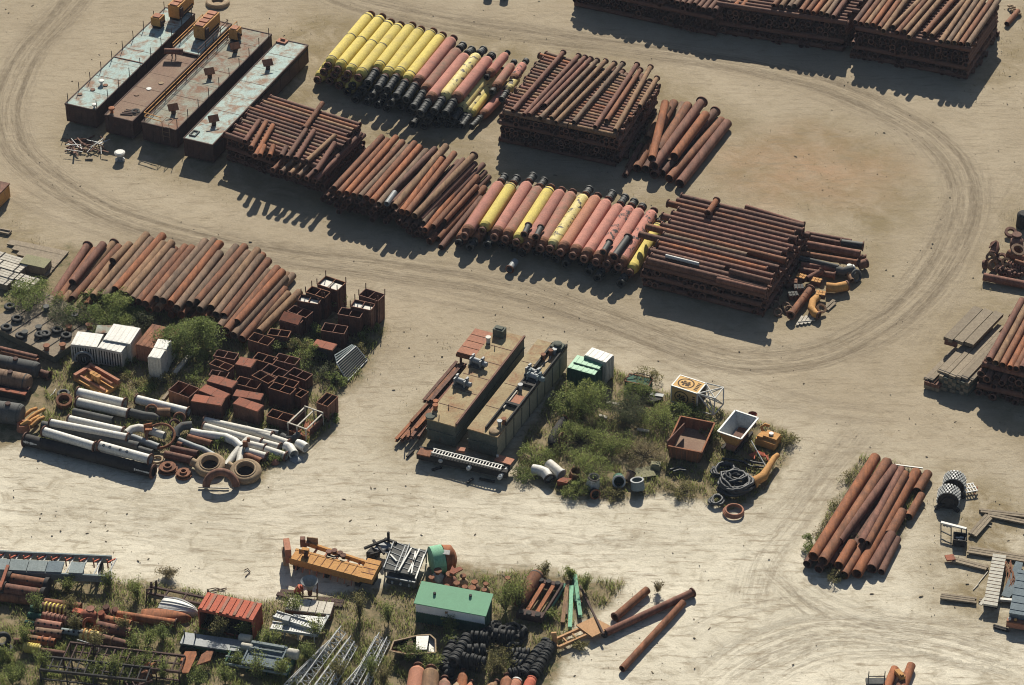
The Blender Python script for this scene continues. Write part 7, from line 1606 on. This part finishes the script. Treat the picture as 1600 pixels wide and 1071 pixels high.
# funnel stand, planks, pallet box and gratings
c = D2(335,530,0); root = thing('funnel_stand', c, 'grey funnel on a rusty four-legged stand', 'funnel')
build('funnel', MB().lathe(c+Vector((0,0,1.15)), (0,0,1), [(0,.3),(.15,.35),(.95,.85),(1.0,.85),(.95,.8),(.2,.3),(.15,0)], 22), GREY, root)
for sx in (-1, 1):
    for sy in (-1, 1): build('leg', MB().bar(c+Vector((.7*sx,.5*sy,0)), c+Vector((.7*sx,.5*sy,1.5)), .1), R_DARK, root)
build('spout', MB().lathe(c, (0,0,1), [(.4,0),(.4,.22),(1.2,.25),(1.2,0)], 12), R_MID, root); build('tie', MB().bar(c+Vector((-.7,-.5,.6)), c+Vector((.7,-.5,.6)), .08).bar(c+Vector((-.7,.5,1.4)), c+Vector((.7,.5,1.4)), .08), R_DARK, root)
for k, (p, q) in enumerate([((130,505),(300,545)),((150,490),(270,500)),((300,545),(535,580)),((380,535),(540,555))]): one('dark_plank', MB().bar(D2(*p,.12), D2(*q,.12), .5, .14), HULL, f'{ordn(k)} dark scorched plank around the funnel stand', 'plank', 'dark scorched planks around the funnel stand')
one('red_can', MB().lathe(D2(250,500,0), (.5,.1,.8), [(0,0),(0,.35),(.8,.35),(.85,.15),(1.0,.15),(1.0,0)], 14), RED, 'red can left of the funnel stand', 'can')
f = Fr(D2(178,600,1.0), D2(460,632,1.0), 1.7); root = thing('board_stack', f(f.W/2,.8,0), 'pinkish pale board stack above the white gratings', 'board stack')
for i in range(6): part_box(root, 'board', f, f.W*i/6+.03, f.W*(i+1)/6-.03, 0, 1.7, .85, 1.0, WOODP if i else WOODP)
part_box(root, 'bundle', f, 0, f.W, .05, 1.65, .05, .85, R_DARK); part_box(root, 'front_rail', f, 0, f.W, -.08, .05, .7, .86, R_PURP)
def grating(p, q, wd, z, n, label, m=LGREY):
    a, b = Vector(p), Vector(q); d = (b-a).normalized(); s = Vector((-d.y, d.x, 0))*wd
    root = thing('stair_grating', (a+b)/2-Vector((0,0,z)), label, 'stair')
    for k in (0, 1): build('stringer', MB().bar(a+s*k, b+s*k, .1, .32), m, root)
    for i in range(n): p_ = a.lerp(b, (i+.5)/n); build('tread', MB().bar(p_, p_+s, .2, .06), m, root)
    for t in (.05,.3,.6,.95): build('foot', MB().bar(a.lerp(b,t)+s*.1-Vector((0,0,z)), a.lerp(b,t)+s*.1, .1), m, root)
grating(D2(85,725,1.0), D2(372,765,1.0), 1.0, 1.0, 18, 'front white steel stair lying flat below the board stack')
grating(D2(105,650,1.2), D2(350,725,1.2), .8, 1.2, 16, 'rear white steel stair slanting onto the front one')
for k, (p, q, wd) in enumerate([((300,665),(420,690),.9),((230,640),(440,660),.25),((370,770),(445,640),.3)]): one('steel_sheet', MB().bar(D2(*p,.9), D2(*q,.9), wd, .12), [WHITE2,LGREY,GREY][k], ['white panel beside the slanting stair','thin grey rail above the slanting stair','grey beam at the right end of stairs'][k], 'panel')
one('grey_box', MB(fr(D2(190,680,1.2),-15)).box((0,0,.2),(.6,.7,.6)), GREY, 'small grey box on the slanting white stair', 'box')
# lattice masts
def mast(p, q, wd, n, label, m=LGREY, z=.35):
    a, b = Vector(p), Vector(q); d = (b-a).normalized(); s = Vector((-d.y, d.x, 0))*wd; up = Vector((0,0,wd*.8))
    root = thing('lattice_mast', (a+b)/2-Vector((0,0,z)), label, 'lattice mast', 'pale lattice masts lying in the weeds')
    C_ = [(a, b), (a+s, b+s), (a+s*.5+up, b+s*.5+up)]
    for u, v in C_: build('chord', MB().tube(u, v, .058, seg=6), m, root)
    for fa, fb in ((0,1),(1,2),(2,0)):
        mb = MB()
        for i in range(n):
            t0, t1 = i/n, (i+1)/n; A = C_[fa] if i % 2 else C_[fb]; B = C_[fb] if i % 2 else C_[fa]
            mb.tube(A[0].lerp(A[1], t0), B[0].lerp(B[1], t1), .04, seg=5)
        build('lacing', mb, m, root)
MS = [((300,1100),(555,750),.95),((390,1110),(610,805),.8),((470,1110),(628,830),.65),((250,1060),(470,830),.7),((615,1090),(785,780),.75),((690,1090),(828,800),.6),((200,1080),(430,850),.5),((540,1110),(720,900),.5)]
for k, (p, q, wd) in enumerate(MS): mast(D2(*p,.3), D2(*q,.3), wd, 18, f'{["widest","second","thin right","left leaning","tallest of right pair","shortest of right pair","faint leftmost","faint middle"][k]} pale lattice mast in the weeds at the bottom edge')
# broken boat and cover
root = thing('broken_boat', D2(950,830,0), 'brown open boat hull with a white metal sheet by tyres', 'boat')
pl = [D2(*p, 0) for p in ((828,860),(850,790),(1000,762),(1085,770),(1110,800),(1115,880),(930,885))]; pt = [D2(*p, 1.2) for p in ((828,860),(850,800),(1000,765),(1075,760),(1108,790),(1110,870),(930,880))]
mb = MB()
for i in range(7): j = (i+1) % 7; mb.quad(pl[i].lerp(pl[3],.15), pl[j].lerp(pl[3],.15), pt[j], pt[i])
build('hull', mb, R_MID, root); mb = MB()
for i in range(7): mb.bar(pt[i], pt[(i+1)%7], .14, .12)
build('gunwale', mb, TAN, root); mb = MB()
mb.quad(*[p.lerp(pl[3],.15)+Vector((0,0,.1)) for p in pl]); build('floor', mb, BLACK, root)
build('thwart', MB().bar(D2(940,870,1.0), D2(960,770,1.0), .5, .1), R_DARK, root)
one('metal_sheet', MB().hexa([D2(*p,1.25) for p in ((988,850),(1055,850),(1068,765),(990,768))],[D2(*p,1.35) for p in ((988,850),(1055,850),(1068,765),(990,768))]).hexa([D2(*p,.6) for p in ((1068,860),(1110,885),(1110,795),(1070,770))],[D2(*p,.8) for p in ((1068,860),(1110,885),(1110,795),(1070,770))]), WHITE2, 'white metal sheet on the right half of the brown boat', 'metal sheet')
one('dark_cover', MB().prism([D2(*p,.2) for p in ((985,870),(1010,845),(1060,850),(1110,880),(1105,940),(1040,950),(990,920))], .5), DKGREY, 'dark grey cover lying in front of the brown boat', 'cover')
# tyres
def tyre_roll(p, q, n, R, label, grp, z0=0.0):
    a, b = Vector(p), Vector(q); ax = (b-a)
    for i in range(n):
        c = a.lerp(b, (i+.5)/n) + Vector((U(-.08,.08),U(-.08,.08),U(-.05,.05))); d = ax.normalized()+Vector((U(-.08,.08),U(-.08,.08),U(-.05,.05)))
        one('tyre', tyre_mb(c, d, R*U(.94,1.05), ax.length/n*.9), TYRE, label, 'tyre', grp)
GTR = 'truck tyres strung in rolls right of the green shed'
for p, q, n, z in [((1140,960),(1240,790),8,.6),((1175,985),(1290,800),9,.6),((1215,930),(1310,770),7,1.5),((1255,935),(1390,950),6,.6),((1285,860),(1430,890),7,.7),((1275,900),(1420,930),6,1.3),((1320,790),(1440,800),6,.7),((1325,770),(1435,778),6,1.4),((1450,780),(1587,800),7,.7),((1460,755),(1590,770),6,1.3),((1400,760),(1460,735),4,.6),((1300,850),(1420,850),6,1.6)]:
    tyre_roll(D2(*p,z), D2(*q,z), n, .56, 'black truck tyre in the heap right of the green shed', GTR)
for p, q, n in [((65,1005),(215,800),13),((130,1015),(245,815),13),((0,870),(110,880),6),((10,900),(90,920),5),((-20,1000),(70,980),5),((0,930),(60,950),3)]:
    tyre_roll(D3(*p,.6), D3(*q,.6), n, .58, 'black tyre strung in the two long rolls beside the brown ladder', 'tyres in the long rolls beside the brown ladder')
for k, (x, y, z, ax) in enumerate([(10,720,.6,(.3,-.5,.7)),(75,755,.55,(.9,-.5,.2)),(30,795,.3,(.1,-.2,1)),(15,760,.3,(0,.1,1)),(-15,745,.8,(.5,-.6,.4)),(50,725,.3,(.1,.1,1)),(-20,800,.5,(.6,-.6,.4))]):
    one('tyre', tyre_mb(D3(x,y,z), ax, .65, .38), TYRE, 'loose black tyre between the green shed and brown ladder', 'tyre', 'loose tyres between the shed and the brown ladder')
for k, (x, y, z, ax) in enumerate([(1490,720,.4,(.2,-.3,1)),(1530,735,.9,(.3,-.2,1)),(1560,720,.5,(-.2,-.2,1)),(1575,840,.7,(.6,-.5,.3)),(1480,700,.3,(0,0,1)),(1190,1010,.5,(.6,-.6,.3))]):
    one('tyre', tyre_mb(D2(x,y,z), ax, .62, .38), TYRE, 'loose black tyre around the heap by the green shed', 'tyre', 'loose tyres around the heap by the green shed')
# old floats cut by the bottom edge
FB = [((975,1120),(1000,965),.8,ORGB,'first orange-brown float end at the bottom edge, below boat'),((1065,1120),(1080,980),.85,R_TAN,'second float end at the bottom edge, grey-brown and round'),((1160,1140),(1165,1040),.6,PINKD,'third float end at the bottom edge, bright pink with flanges'),((1265,1120),(1278,995),.5,R_ORNG,'fourth float end at the bottom edge, slim and rusty'),((1235,1130),(1245,1060),.5,TAN,'small tan float end at the bottom edge between slim ones'),((1540,1120),(1550,1025),.6,R_MID,'sixth float end at the bottom edge by the long tyre rolls'),((1420,1130),(1480,1060),.5,R_TAN,'low tan float end at the bottom edge in weeds'),((1310,1130),(1325,1060),.4,ORGB,'short orange stub at the bottom edge beside weeds')]
for p, q, r, m, lb in FB:
    a, b = D2(*p,r), D2(*q,r); d = b-a; L = d.length; root = thing('old_float', (a+b)/2-Vector((0,0,r)), lb, 'old float', 'old floats cut by the bottom edge')
    build('float_body', MB().lathe(a, d, [(0,0),(0,r),(L-.7,r),(L-.4,r*.85),(L-.1,r*.5),(L,r*.45),(L,0)], 20), m, root); build('neck', MB().lathe(b, d, [(-.05,r*.4),(.25,r*.4),(.25,r*.6),(.38,r*.6),(.38,r*.3),(0,r*.3)], 14), R_DARK, root)
for k, (p, m) in enumerate([((20,1060),ORGB),((110,1050),RED)]):
    a = D3(p[0]-30, p[1]+90, .5); b = D3(p[0]+10, p[1]-10, .5); root = thing('old_float', (a+b)/2-Vector((0,0,.5)), ['tan float end below the tyre rolls at bottom edge','bright red netted float end below the tyre rolls'][k], 'old float')
    build('float_body', MB().lathe(a, b-a, [(0,0),(0,.55),((b-a).length-.4,.55),((b-a).length,.45),((b-a).length,0)], 18), m, root)
    build('collar', MB().lathe(b, b-a, [(0,.4),(0,.5),(.15,.5),(.15,0)], 16), WHITE2 if k == 0 else RED, root)
# dark frame with red bars, green beams, rusty tank
root = tank(D3(35,560,.75), D3(160,385,.75), .72, R_MID, 'fat rusty tank lying beside the dark frame with red bars', None, False)
f = Fr(D3(25,625,.9), D3(185,655,.9), 4.0); f.uy = D3(320,440,.9)-D3(185,655,.9); f.uy.z = 0; f.D = f.uy.length; f.uy.normalize(); W, D = f.W, f.D
root = thing('chassis', f(W/2, D/2, 0), 'dark rectangular chassis frame with two red bars inside', 'frame')
mb = MB(); f.box(mb, 0, W, 0, .8, .2, .9); f.box(mb, 0, W, D-.5, D, .2, .9); f.box(mb, 0, .18, .8, D-.5, .3, .9); f.box(mb, W-.18, W, .8, D-.5, .3, .9); build('frame', mb, HULL, root)
for x in (.3, .68): build('red_bar', MB().bar(f(W*x, .9, .6), f(W*x, D-.6, .75), .38, .3), R_ORNG, root)
for x in (.15, .45, .8):
    for y in (.25, D-.25): build('block', MB().lathe(f(W*x, y, .9), (0,0,1), [(0,.28),(.14,.28),(.14,0)], 12), BLACK, root)
for k, (p, q, m, z) in enumerate([((358,718),(368,462),LGREEN,.3),((422,645),(388,392),LGREEN,.35),((190,655),(325,450),LGREEN,.3),((312,690),(345,430),R_TAN,.25),((400,560),(380,420),DGREEN,.2),((330,640),(338,470),R_GREY,.2)]):
    ibeam(D3(*p,z), D3(*q,z), .36, .38, m, f'{["near mint","rear mint","left mint slanting","tan","dark green short","greyish short"][k]} beam lying right of the dark chassis frame', 'mint and tan beams right of the chassis frame')
one('tan_plate', MB().prism([D3(*p,.55) for p in ((395,705),(495,778),(622,718),(502,655))], .12), TANP, 'square tan plate held over the end of the brown ladder', 'plate')
ladder_frame(D3(290,838,.4), D3(462,762,.4), 1.1, .4, 3, TANP, 'brown ladder frame leading to the square tan plate', None, 'access_ladder', False, .22)
one('orange_post', MB().bar(D3(265,820,.2), D3(258,745,1.6), .5, .2), TANP, 'short orange upright at the left end of brown ladder', 'post')
one('steel_rod', MB().bar(D3(420,460,.5), D3(565,755,.8), .18), HULL, 'long thin dark rod crossing the square tan plate', 'rod')
one('steel_rod', MB().bar(D3(400,470,.3), D3(430,560,.3), .12), R_MID, 'short thin rod near the rear mint beam', 'rod')
one('gear_scrap', MB().lathe(D3(570,765,.1), (.2,0,1), [(0,0),(0,.35),(.3,.3),(.5,.15),(.5,0)], 8), BLACK, 'small dark scrap at the foot of the longest lone pipe', 'scrap')
# ---------------------------------------------------------------- bushes, saplings, weeds
def leaf_cloud(n, gen, size):
    """n small leaf quads at points given by gen(n) -> (n,3), each turned at random"""
    c = gen(n); n = len(c); u = rng.normal(0, 1, (n, 3)); u /= np.linalg.norm(u, axis=1)[:, None]
    v = np.cross(u, rng.normal(0, 1, (n, 3))); v /= np.linalg.norm(v, axis=1)[:, None]
    s = (size*rng.uniform(.6, 1.4, n))[:, None]; u = u*s; v = v*s*.55
    q = np.stack([c-u, c-v*.9, c+u, c+v*.9], 1).reshape(-1, 3)
    return q, np.arange(4*n).reshape(n, 4)
def bush(px, rx, h, m, label, n=1500, size=.14, cat='bush', name='bush', group=None, clumps=16, wide=1.0, lean=(0,0)):
    base = P(px[0], px[1], 0); root = thing(name, base, label, cat, group)
    cs = []; mb = MB()
    for k in range(clumps):
        a = U(0, 6.28); t = random.random()**.6; z = h*(.18+.75*random.random()*(1-.45*t))
        c = Vector((rx*t*math.cos(a)*wide+lean[0]*z, rx*t*math.sin(a)+lean[1]*z, z)); cs.append(c)
        mb.sweep([base, base+c*.5+Vector((0,0,h*.08)), base+c*1.05], [.05, .035, .015], 5)
    cs = np.array([tuple(c) for c in cs]); cr = rng.uniform(.22, .45, clumps)*rx
    def gen(n):
        k = rng.integers(0, clumps, n); d = rng.normal(0, 1, (n, 3)); d /= np.linalg.norm(d, axis=1)[:, None]
        p = cs[k] + d*(cr[k]*rng.uniform(.2, 1, n)**.5)[:, None]*np.array([1, 1, .8]); p[:, 2] = np.maximum(p[:, 2], .05); return p
    q, fcs = leaf_cloud(int(n*1.35), gen, size*.68)
    me = np_mesh('foliage', q, fcs); me.materials.append(m); o = link('foliage', me); o.parent = root
    build('stem', mb, STEM, root); return root
def spray(px, rx, h, m, label, n=700, name='sapling', cat='sapling', group=None, stems=9, size=.10):
    """upright thin sapling or tuft: leaves along many steep stems"""
    base = P(px[0], px[1], 0); root = thing(name, base, label, cat, group); mb = MB(); L = []
    for k in range(stems):
        a = U(0, 6.28); t = U(.1, 1)*rx; L.append(np.array([t*math.cos(a), t*math.sin(a), h*U(.6, 1)])); mb.sweep([base, base+Vector(L[-1])*.5+Vector((0,0,h*.1)), base+Vector(L[-1])], [.035,.025,.01], 4)
    L = np.array(L)
    def gen(n):
        k = rng.integers(0, stems, n); t = rng.uniform(.12, 1.02, n)[:, None]; return L[k]*t + np.array([0,0,h*.1])*np.sin(t*3.1) + rng.normal(0, .10*rx+.05, (n, 3))*np.array([1,1,.6])
    q, fcs = leaf_cloud(int(n*1.25), gen, size*.7); q[:, 2] = np.maximum(q[:, 2], .02)
    me = np_mesh('foliage', q, fcs); me.materials.append(m); o = link('foliage', me); o.parent = root; build('stem', mb, STEM, root); return root
# bushes by the left pipe heap
bush((58,478), 3.0, 3.4, LF_M, 'grey-green bush over the white-topped timber bundles', 4200, .13, clumps=24)
bush((105,508), 2.8, 2.6, LF_D, 'dark bush between the low pontoon and the pipe heap', 3800, .13, clumps=24)
bush((160,505), 3.4, 3.0, LF_M, 'broad green bush in front of the left part of pipe heap', 6800, .14, clumps=30)
bush((193,500), 2.6, 3.6, LF_L, 'bright green taller bush beside the broad one', 4600, .13, clumps=24)
bush((215,512), 1.8, 2.0, LF_D, 'dark low bush behind the white containers', 1500, .13)
bush((293,548), 3.3, 4.2, LF_M, 'round green bush standing alone before the pipe heap', 9500, .14, clumps=34)
for k, (x, y, r, h, m) in enumerate([(185,585,1.2,1.0,LF_L),(210,600,1.6,1.3,LF_O),(300,590,1.4,1.2,LF_M),(262,600,1.5,1.0,LF_O),(200,570,1.0,.9,LF_M),(235,612,1.3,1.0,LF_L),(325,560,1.2,1.2,LF_M)]): bush((x,y), r, h, m, f'{ordn(k)} weed clump between the white cabinets and white pipes', 700, .11, 'weed clump', 'weed_clump', 'weed clumps between the cabinets and white pipes', 8)
for k, (x, y, r, h, m) in enumerate([(440,545,1.6,1.8,LF_M),(480,570,2.0,2.2,LF_M),(505,590,1.7,1.6,LF_D),(468,545,1.5,1.8,LF_O),(560,520,1.5,1.4,LF_M),(575,505,1.4,1.2,LF_L),(527,480,1.3,2.0,LF_M),(498,520,1.2,1.4,LF_L),(520,600,1.3,1.2,LF_M),(490,560,1.8,2.4,LF_L),(515,655,1.1,.9,LF_M),(430,712,1.2,.9,LF_L),(345,690,.9,.8,LF_M),(560,545,1.2,1.0,LF_O),(375,520,1.3,1.2,LF_M)]): bush((x,y), r, h, m, f'{ordn(k)} green bush growing among the rusty bins', 1000, .12, 'bush', 'bush', 'bushes growing among the rusty bins', 9)
# the island
IS = [((910,648),2.5,4.3,LF_L,'tall bright green bush in front of the green container',4800),((905,692),2.8,2.1,LF_L,'wide green bush below the bright one in the island',3200),((978,655),2.2,2.8,LF_D,'dark twiggy bush in the middle of the island',3000),((1000,625),1.6,2.4,LF_M,'green bush behind the dark twiggy one, before the railing',1800),((1035,660),2.2,1.9,LF_L,'light green bush left of the sign box',2600),((1072,650),1.5,1.7,LF_M,'green bush right in front of the sign box',1600),((955,700),2.2,2.0,LF_L,'light bush right of the wide green one below the bright bush',1700),((880,640),1.8,2.4,LF_M,'grey-green bush beside the right tan pontoon',1400),((920,745),2.2,2.6,LF_L,'yellow-green bush behind the rusty ring',2200),((835,720),1.8,1.6,LF_L,'low yellow-green bush at the left island corner',1500),((900,770),1.3,1.2,LF_L,'small bright bush in front of the red rusty box',1200),((1005,715),2.2,1.5,LF_DRY,'dry brown bush left of the skip',1500),((820,745),1.3,1.0,LF_M,'small green bush at the pontoon rack corner',800),((1115,680),1.4,1.6,LF_M,'thin green bush between skip and hopper',800),((1060,770),1.6,.9,LF_O,'olive low growth below the skip',900),((1230,690),1.2,.9,LF_O,'olive low growth right of the yellow machine',600),((1010,600),1.6,2.0,LF_O,'olive twiggy bush around the thin railing',1000),((960,775),1.2,.8,LF_O,'low olive growth among the open drums',600)]
for p, r, h, m, lb, n in IS: bush(p, r, h, m, lb, int(n*1.2), .115, group='bushes of the weedy island', clumps=26)
# lower right heap weeds
bush((1272,858), 1.3, 1.5, LF_M, 'green tuft at the left foot of the lower right pipe heap', 1300, .11)
bush((1303,905), 1.0, .9, LF_O, 'small tuft at the near end of the lower right heap', 600, .10)
bush((1330,850), 1.1, 1.2, LF_D, 'dark creeper growing on the lower right pipes', 700, .11, lean=(0,0))
for k, (x, y) in enumerate([(1310,790),(1300,820),(1330,750),(1290,835)]): bush((x,y), 1.2, .6, LF_DRY if k % 2 else LF_O, f'{ordn(k)} dry weed patch left of the lower right heap', 500, .09, 'weed clump', 'weed_clump', 'dry weed patches left of the lower right heap', 8)
# saplings and weeds of the bottom strip
SP = [((812,952),1.3,4.2,LF_L,'tall bright yellow-green shrub at the right gable of the shed'),((562,968),1.0,3.6,LF_O,'thin sapling between the orange arm and the masts'),((607,975),.9,2.8,LF_L,'thin pale sapling left of the green shed'),((790,955),1.9,3.4,LF_L,'leafy shrub right of the green shed end'),((810,940),1.5,2.4,LF_O,'olive shrub behind the leafy one by the shed'),((700,990),1.0,2.0,LF_M,'sapling in front of the green shed wall'),((215,935),1.0,2.2,LF_L,'upright green tuft left of the rail frame'),((915,925),.9,2.2,LF_L,'tall tuft right of the rear mint beam'),((893,905),.8,1.6,LF_L,'thin tuft behind the mint beams'),((850,900),.9,1.4,LF_O,'tuft above the dark chassis frame'),((262,900),1.2,1.0,LF_DRY,'dry grey tuft on sand above the rail frame'),((1028,925),.6,1.2,LF_DRY,'dry tuft at the far end of the lone pipes'),((905,1010),1.1,.6,LF_O,'low tuft right of the brown ladder'),((780,1050),2.0,1.9,LF_O,'olive shrub among the tyres at the bottom edge'),((640,1035),1.4,2.0,LF_M,'green shrub left of the brown boat'),((672,1045),1.4,1.8,LF_L,'bright shrub before the brown boat cover'),((710,1010),1.1,1.4,LF_M,'green shrub between the boat and the tyres'),((860,965),.8,.9,LF_L,'small tuft above the orange upright'),((105,925),1.0,1.6,LF_L,'green tuft right of the clamped cylinders')]
for p, r, h, m, lb in SP: spray(p, r, h, m, lb, int(900*r), group='shrubs and tufts of the lower junk yard', stems=10+int(6*r), size=.11)
BW = []
for k in range(34):
    x, y = [(40,1010),(70,1050),(120,990),(30,1065),(180,1060),(210,1020),(150,1020),(255,1000),(20,1070),(255,1062),(195,990),(312,1070),(352,1066),(400,1060),(345,1000),(372,1040),(440,1060),(480,1030),(530,1060),(580,1060),(420,1010),(495,1000),(600,1070),(205,1065),(232,1008),(222,1050),(110,960),(60,960),(10,1030),(150,1060),(340,975),(385,1000),(460,960),(170,915)][k]
    m = [LF_L, LF_L, LF_O, LF_M][k % 4]; spray((x, y), U(.9, 1.6), U(1.6, 3.2), m, f'{ordn(k)} leafy shrub of the thicket along the lower left edge', 950, 'shrub', 'shrub', 'leafy shrubs of the thicket along the lower left edge', 18, .11)
# low weeds and grass over the junk soil: one carpet of blades nobody could count
def carpet(polys, dens, hmin, hmax, wd, soft=.75, seed=3):
    r2 = np.random.default_rng(seed); out = []
    for poly, dn in polys:
        q = np.array([[P(*p).x, P(*p).y] for p in poly]); lo, hi = q.min(0), q.max(0); n = int((hi-lo).prod()*dens*dn)
        p = r2.uniform(lo, hi, (n, 2)); ins = np.zeros(n, bool)
        for i in range(len(q)):
            a, b = q[i], q[(i+1) % len(q)]; ins ^= ((a[1] > p[:,1]) != (b[1] > p[:,1])) & (p[:,0] < (b[0]-a[0])*(p[:,1]-a[1])/((b[1]-a[1]) or 1e-9)+a[0])
        fld = np.sin(p[:,0]*.9+1.7*np.sin(p[:,1]*.6))*np.sin(p[:,1]*1.1+1.3*np.sin(p[:,0]*.5))+.5*np.sin(p[:,0]*2.3+p[:,1]*1.9)
        out.append(p[ins & (fld + r2.normal(0, .55, n) > soft-.55)])
    p = np.concatenate(out); n = len(p); a = r2.uniform(0, 6.28, n); h = r2.uniform(hmin, hmax, n); w_ = wd*r2.uniform(.6, 1.4, n); ln = r2.normal(0, .35, (n, 2))*h[:,None]
    z0 = np.zeros(n); d = np.stack([np.cos(a)*w_, np.sin(a)*w_], 1)
    v = np.stack([np.column_stack([p-d, z0]), np.column_stack([p+d, z0]), np.column_stack([p+ln+d*.3, h]), np.column_stack([p+ln-d*.3, h])], 1).reshape(-1, 3)
    return np_mesh('weeds', v, np.arange(4*n).reshape(n, 4))
isl = [(812,742),(808,700),(855,630),(885,575),(960,575),(1040,615),(1140,645),(1230,675),(1232,710),(1195,765),(1140,800),(1040,770),(960,782),(875,772)]
left = [(60,690),(75,560),(110,500),(330,470),(470,500),(590,500),(600,520),(560,590),(520,620),(515,670),(470,705),(390,745),(340,735),(200,690)]
bot = [(-20,910),(150,900),(330,925),(430,940),(520,930),(640,915),(700,900),(850,890),(900,900),(980,910),(950,945),(890,980),(880,1020),(840,1085),(-20,1085)]
rgt = [(1290,800),(1345,712),(1400,722),(1450,745),(1430,800),(1370,880),(1300,900),(1262,880)]
for nm, m, polys, dn, h0, h1, wd, sf, sdd, lb in [('weeds', LF_O, [(isl,1),(left,.9),(bot,.9),(rgt,1.3)], 30, .12, .45, .035, .5, 3, 'olive low weeds over the junk yard soil'), ('grass', LF_L, [(isl,1.0),(left,1.1),(bot,1.0),(rgt,.6),([(-20,985),(250,965),(480,1010),(640,1020),(640,1090),(-20,1090)],2.2)], 34, .15, .6, .035, .75, 5, 'fresh green grass between junk and bushes'), ('dry_grass', LF_DRY, [(isl,1),(left,.6),(bot,.7),(rgt,1)], 20, .08, .35, .03, .45, 9, 'dry straw coloured grass over the junk yard soil'),
  ('sparse_weeds', LF_DRY, [([(90,225),(430,60),(500,10),(620,60),(780,210),(1010,290),(1050,330),(760,300),(700,400),(350,320)],.25),([(1050,290),(1180,190),(1300,260),(1390,400),(1330,480),(1190,500),(1260,370)],.12),([(1440,760),(1600,770),(1600,830),(1460,880)],.5),([(1480,120),(1600,0),(1600,90),(1530,170)],.6),([(0,325),(110,400),(60,420),(0,380)],.9),([(1530,460),(1560,330),(1600,300),(1600,460)],.7),([(600,640),(640,560),(720,520),(660,690)],.3),([(560,510),(620,470),(640,540),(560,620)],.3),([(880,900),(1060,930),(1000,960),(860,1000)],.5)], 9, .05, .25, .03, .9, 11, 'sparse dry weeds scattered over the sand')]:
    me = carpet(polys, dn, h0, h1, wd, sf, sdd); me.name = nm; me.materials.append(m); o = link(nm, me); o['kind'] = 'stuff'; o['label'] = lb
# loose stones and crumbs of wood on the sand
mb_n = 4200; q = []
pp = np.column_stack([rng.uniform(-75, 75, mb_n), rng.uniform(-60, 85, mb_n)])
fld = np.sin(pp[:,0]*.21+1.2*np.sin(pp[:,1]*.17))*np.sin(pp[:,1]*.25+np.sin(pp[:,0]*.13)); pp = pp[fld + rng.normal(0, .4, mb_n) > .25]; n = len(pp)
a = rng.uniform(0, 6.28, n); s = .02+.05*rng.random(n)**4; el = rng.uniform(1, 4.0, n)
d = np.stack([np.cos(a)*s*el, np.sin(a)*s*el], 1); e = np.stack([-np.sin(a)*s, np.cos(a)*s], 1); z = np.full(n, -.04)
B = [np.column_stack([pp+sx*d+sy*e, z]) for sx, sy in ((-1,-1),(1,-1),(1,1),(-1,1))]; T = [np.column_stack([pp+.6*(sx*d+sy*e), z+.04+s*.7]) for sx, sy in ((-1,-1),(1,-1),(1,1),(-1,1))]
v = np.stack(B+T, 1).reshape(-1, 3); fb = np.array([(0,1,5,4),(1,2,6,5),(2,3,7,6),(3,0,4,7),(4,5,6,7)])
fcs = (np.arange(n)[:,None,None]*8 + fb[None]).reshape(-1, 4)
me = np_mesh('pebbles', v, fcs); me.materials.append(mat('stone_and_chip', (.16,.125,.08), (.26,.21,.14), scale=1.0)); o = link('pebbles', me); o['kind'] = 'stuff'; o['label'] = 'small stones and wood chips on the sand'
# ---------------------------------------------------------------- thin blue air between the aircraft and the yard
hz = MB().box((0, 0, 99.0), (1900, 1900, 202.0)); hm = bpy.data.materials.new('thin_air'); hm.use_nodes = True; hn = hm.node_tree; hn.nodes.clear()
ho = hn.nodes.new('ShaderNodeOutputMaterial'); pv = hn.nodes.new('ShaderNodeVolumePrincipled'); pv.inputs['Color'].default_value = (.66, .80, 1.0, 1); pv.inputs['Density'].default_value = .00005
hn.links.new(pv.outputs[0], ho.inputs['Volume']); h = build('haze', hz, hm); h['kind'] = 'stuff'; h['label'] = 'thin blue haze over the whole yard'
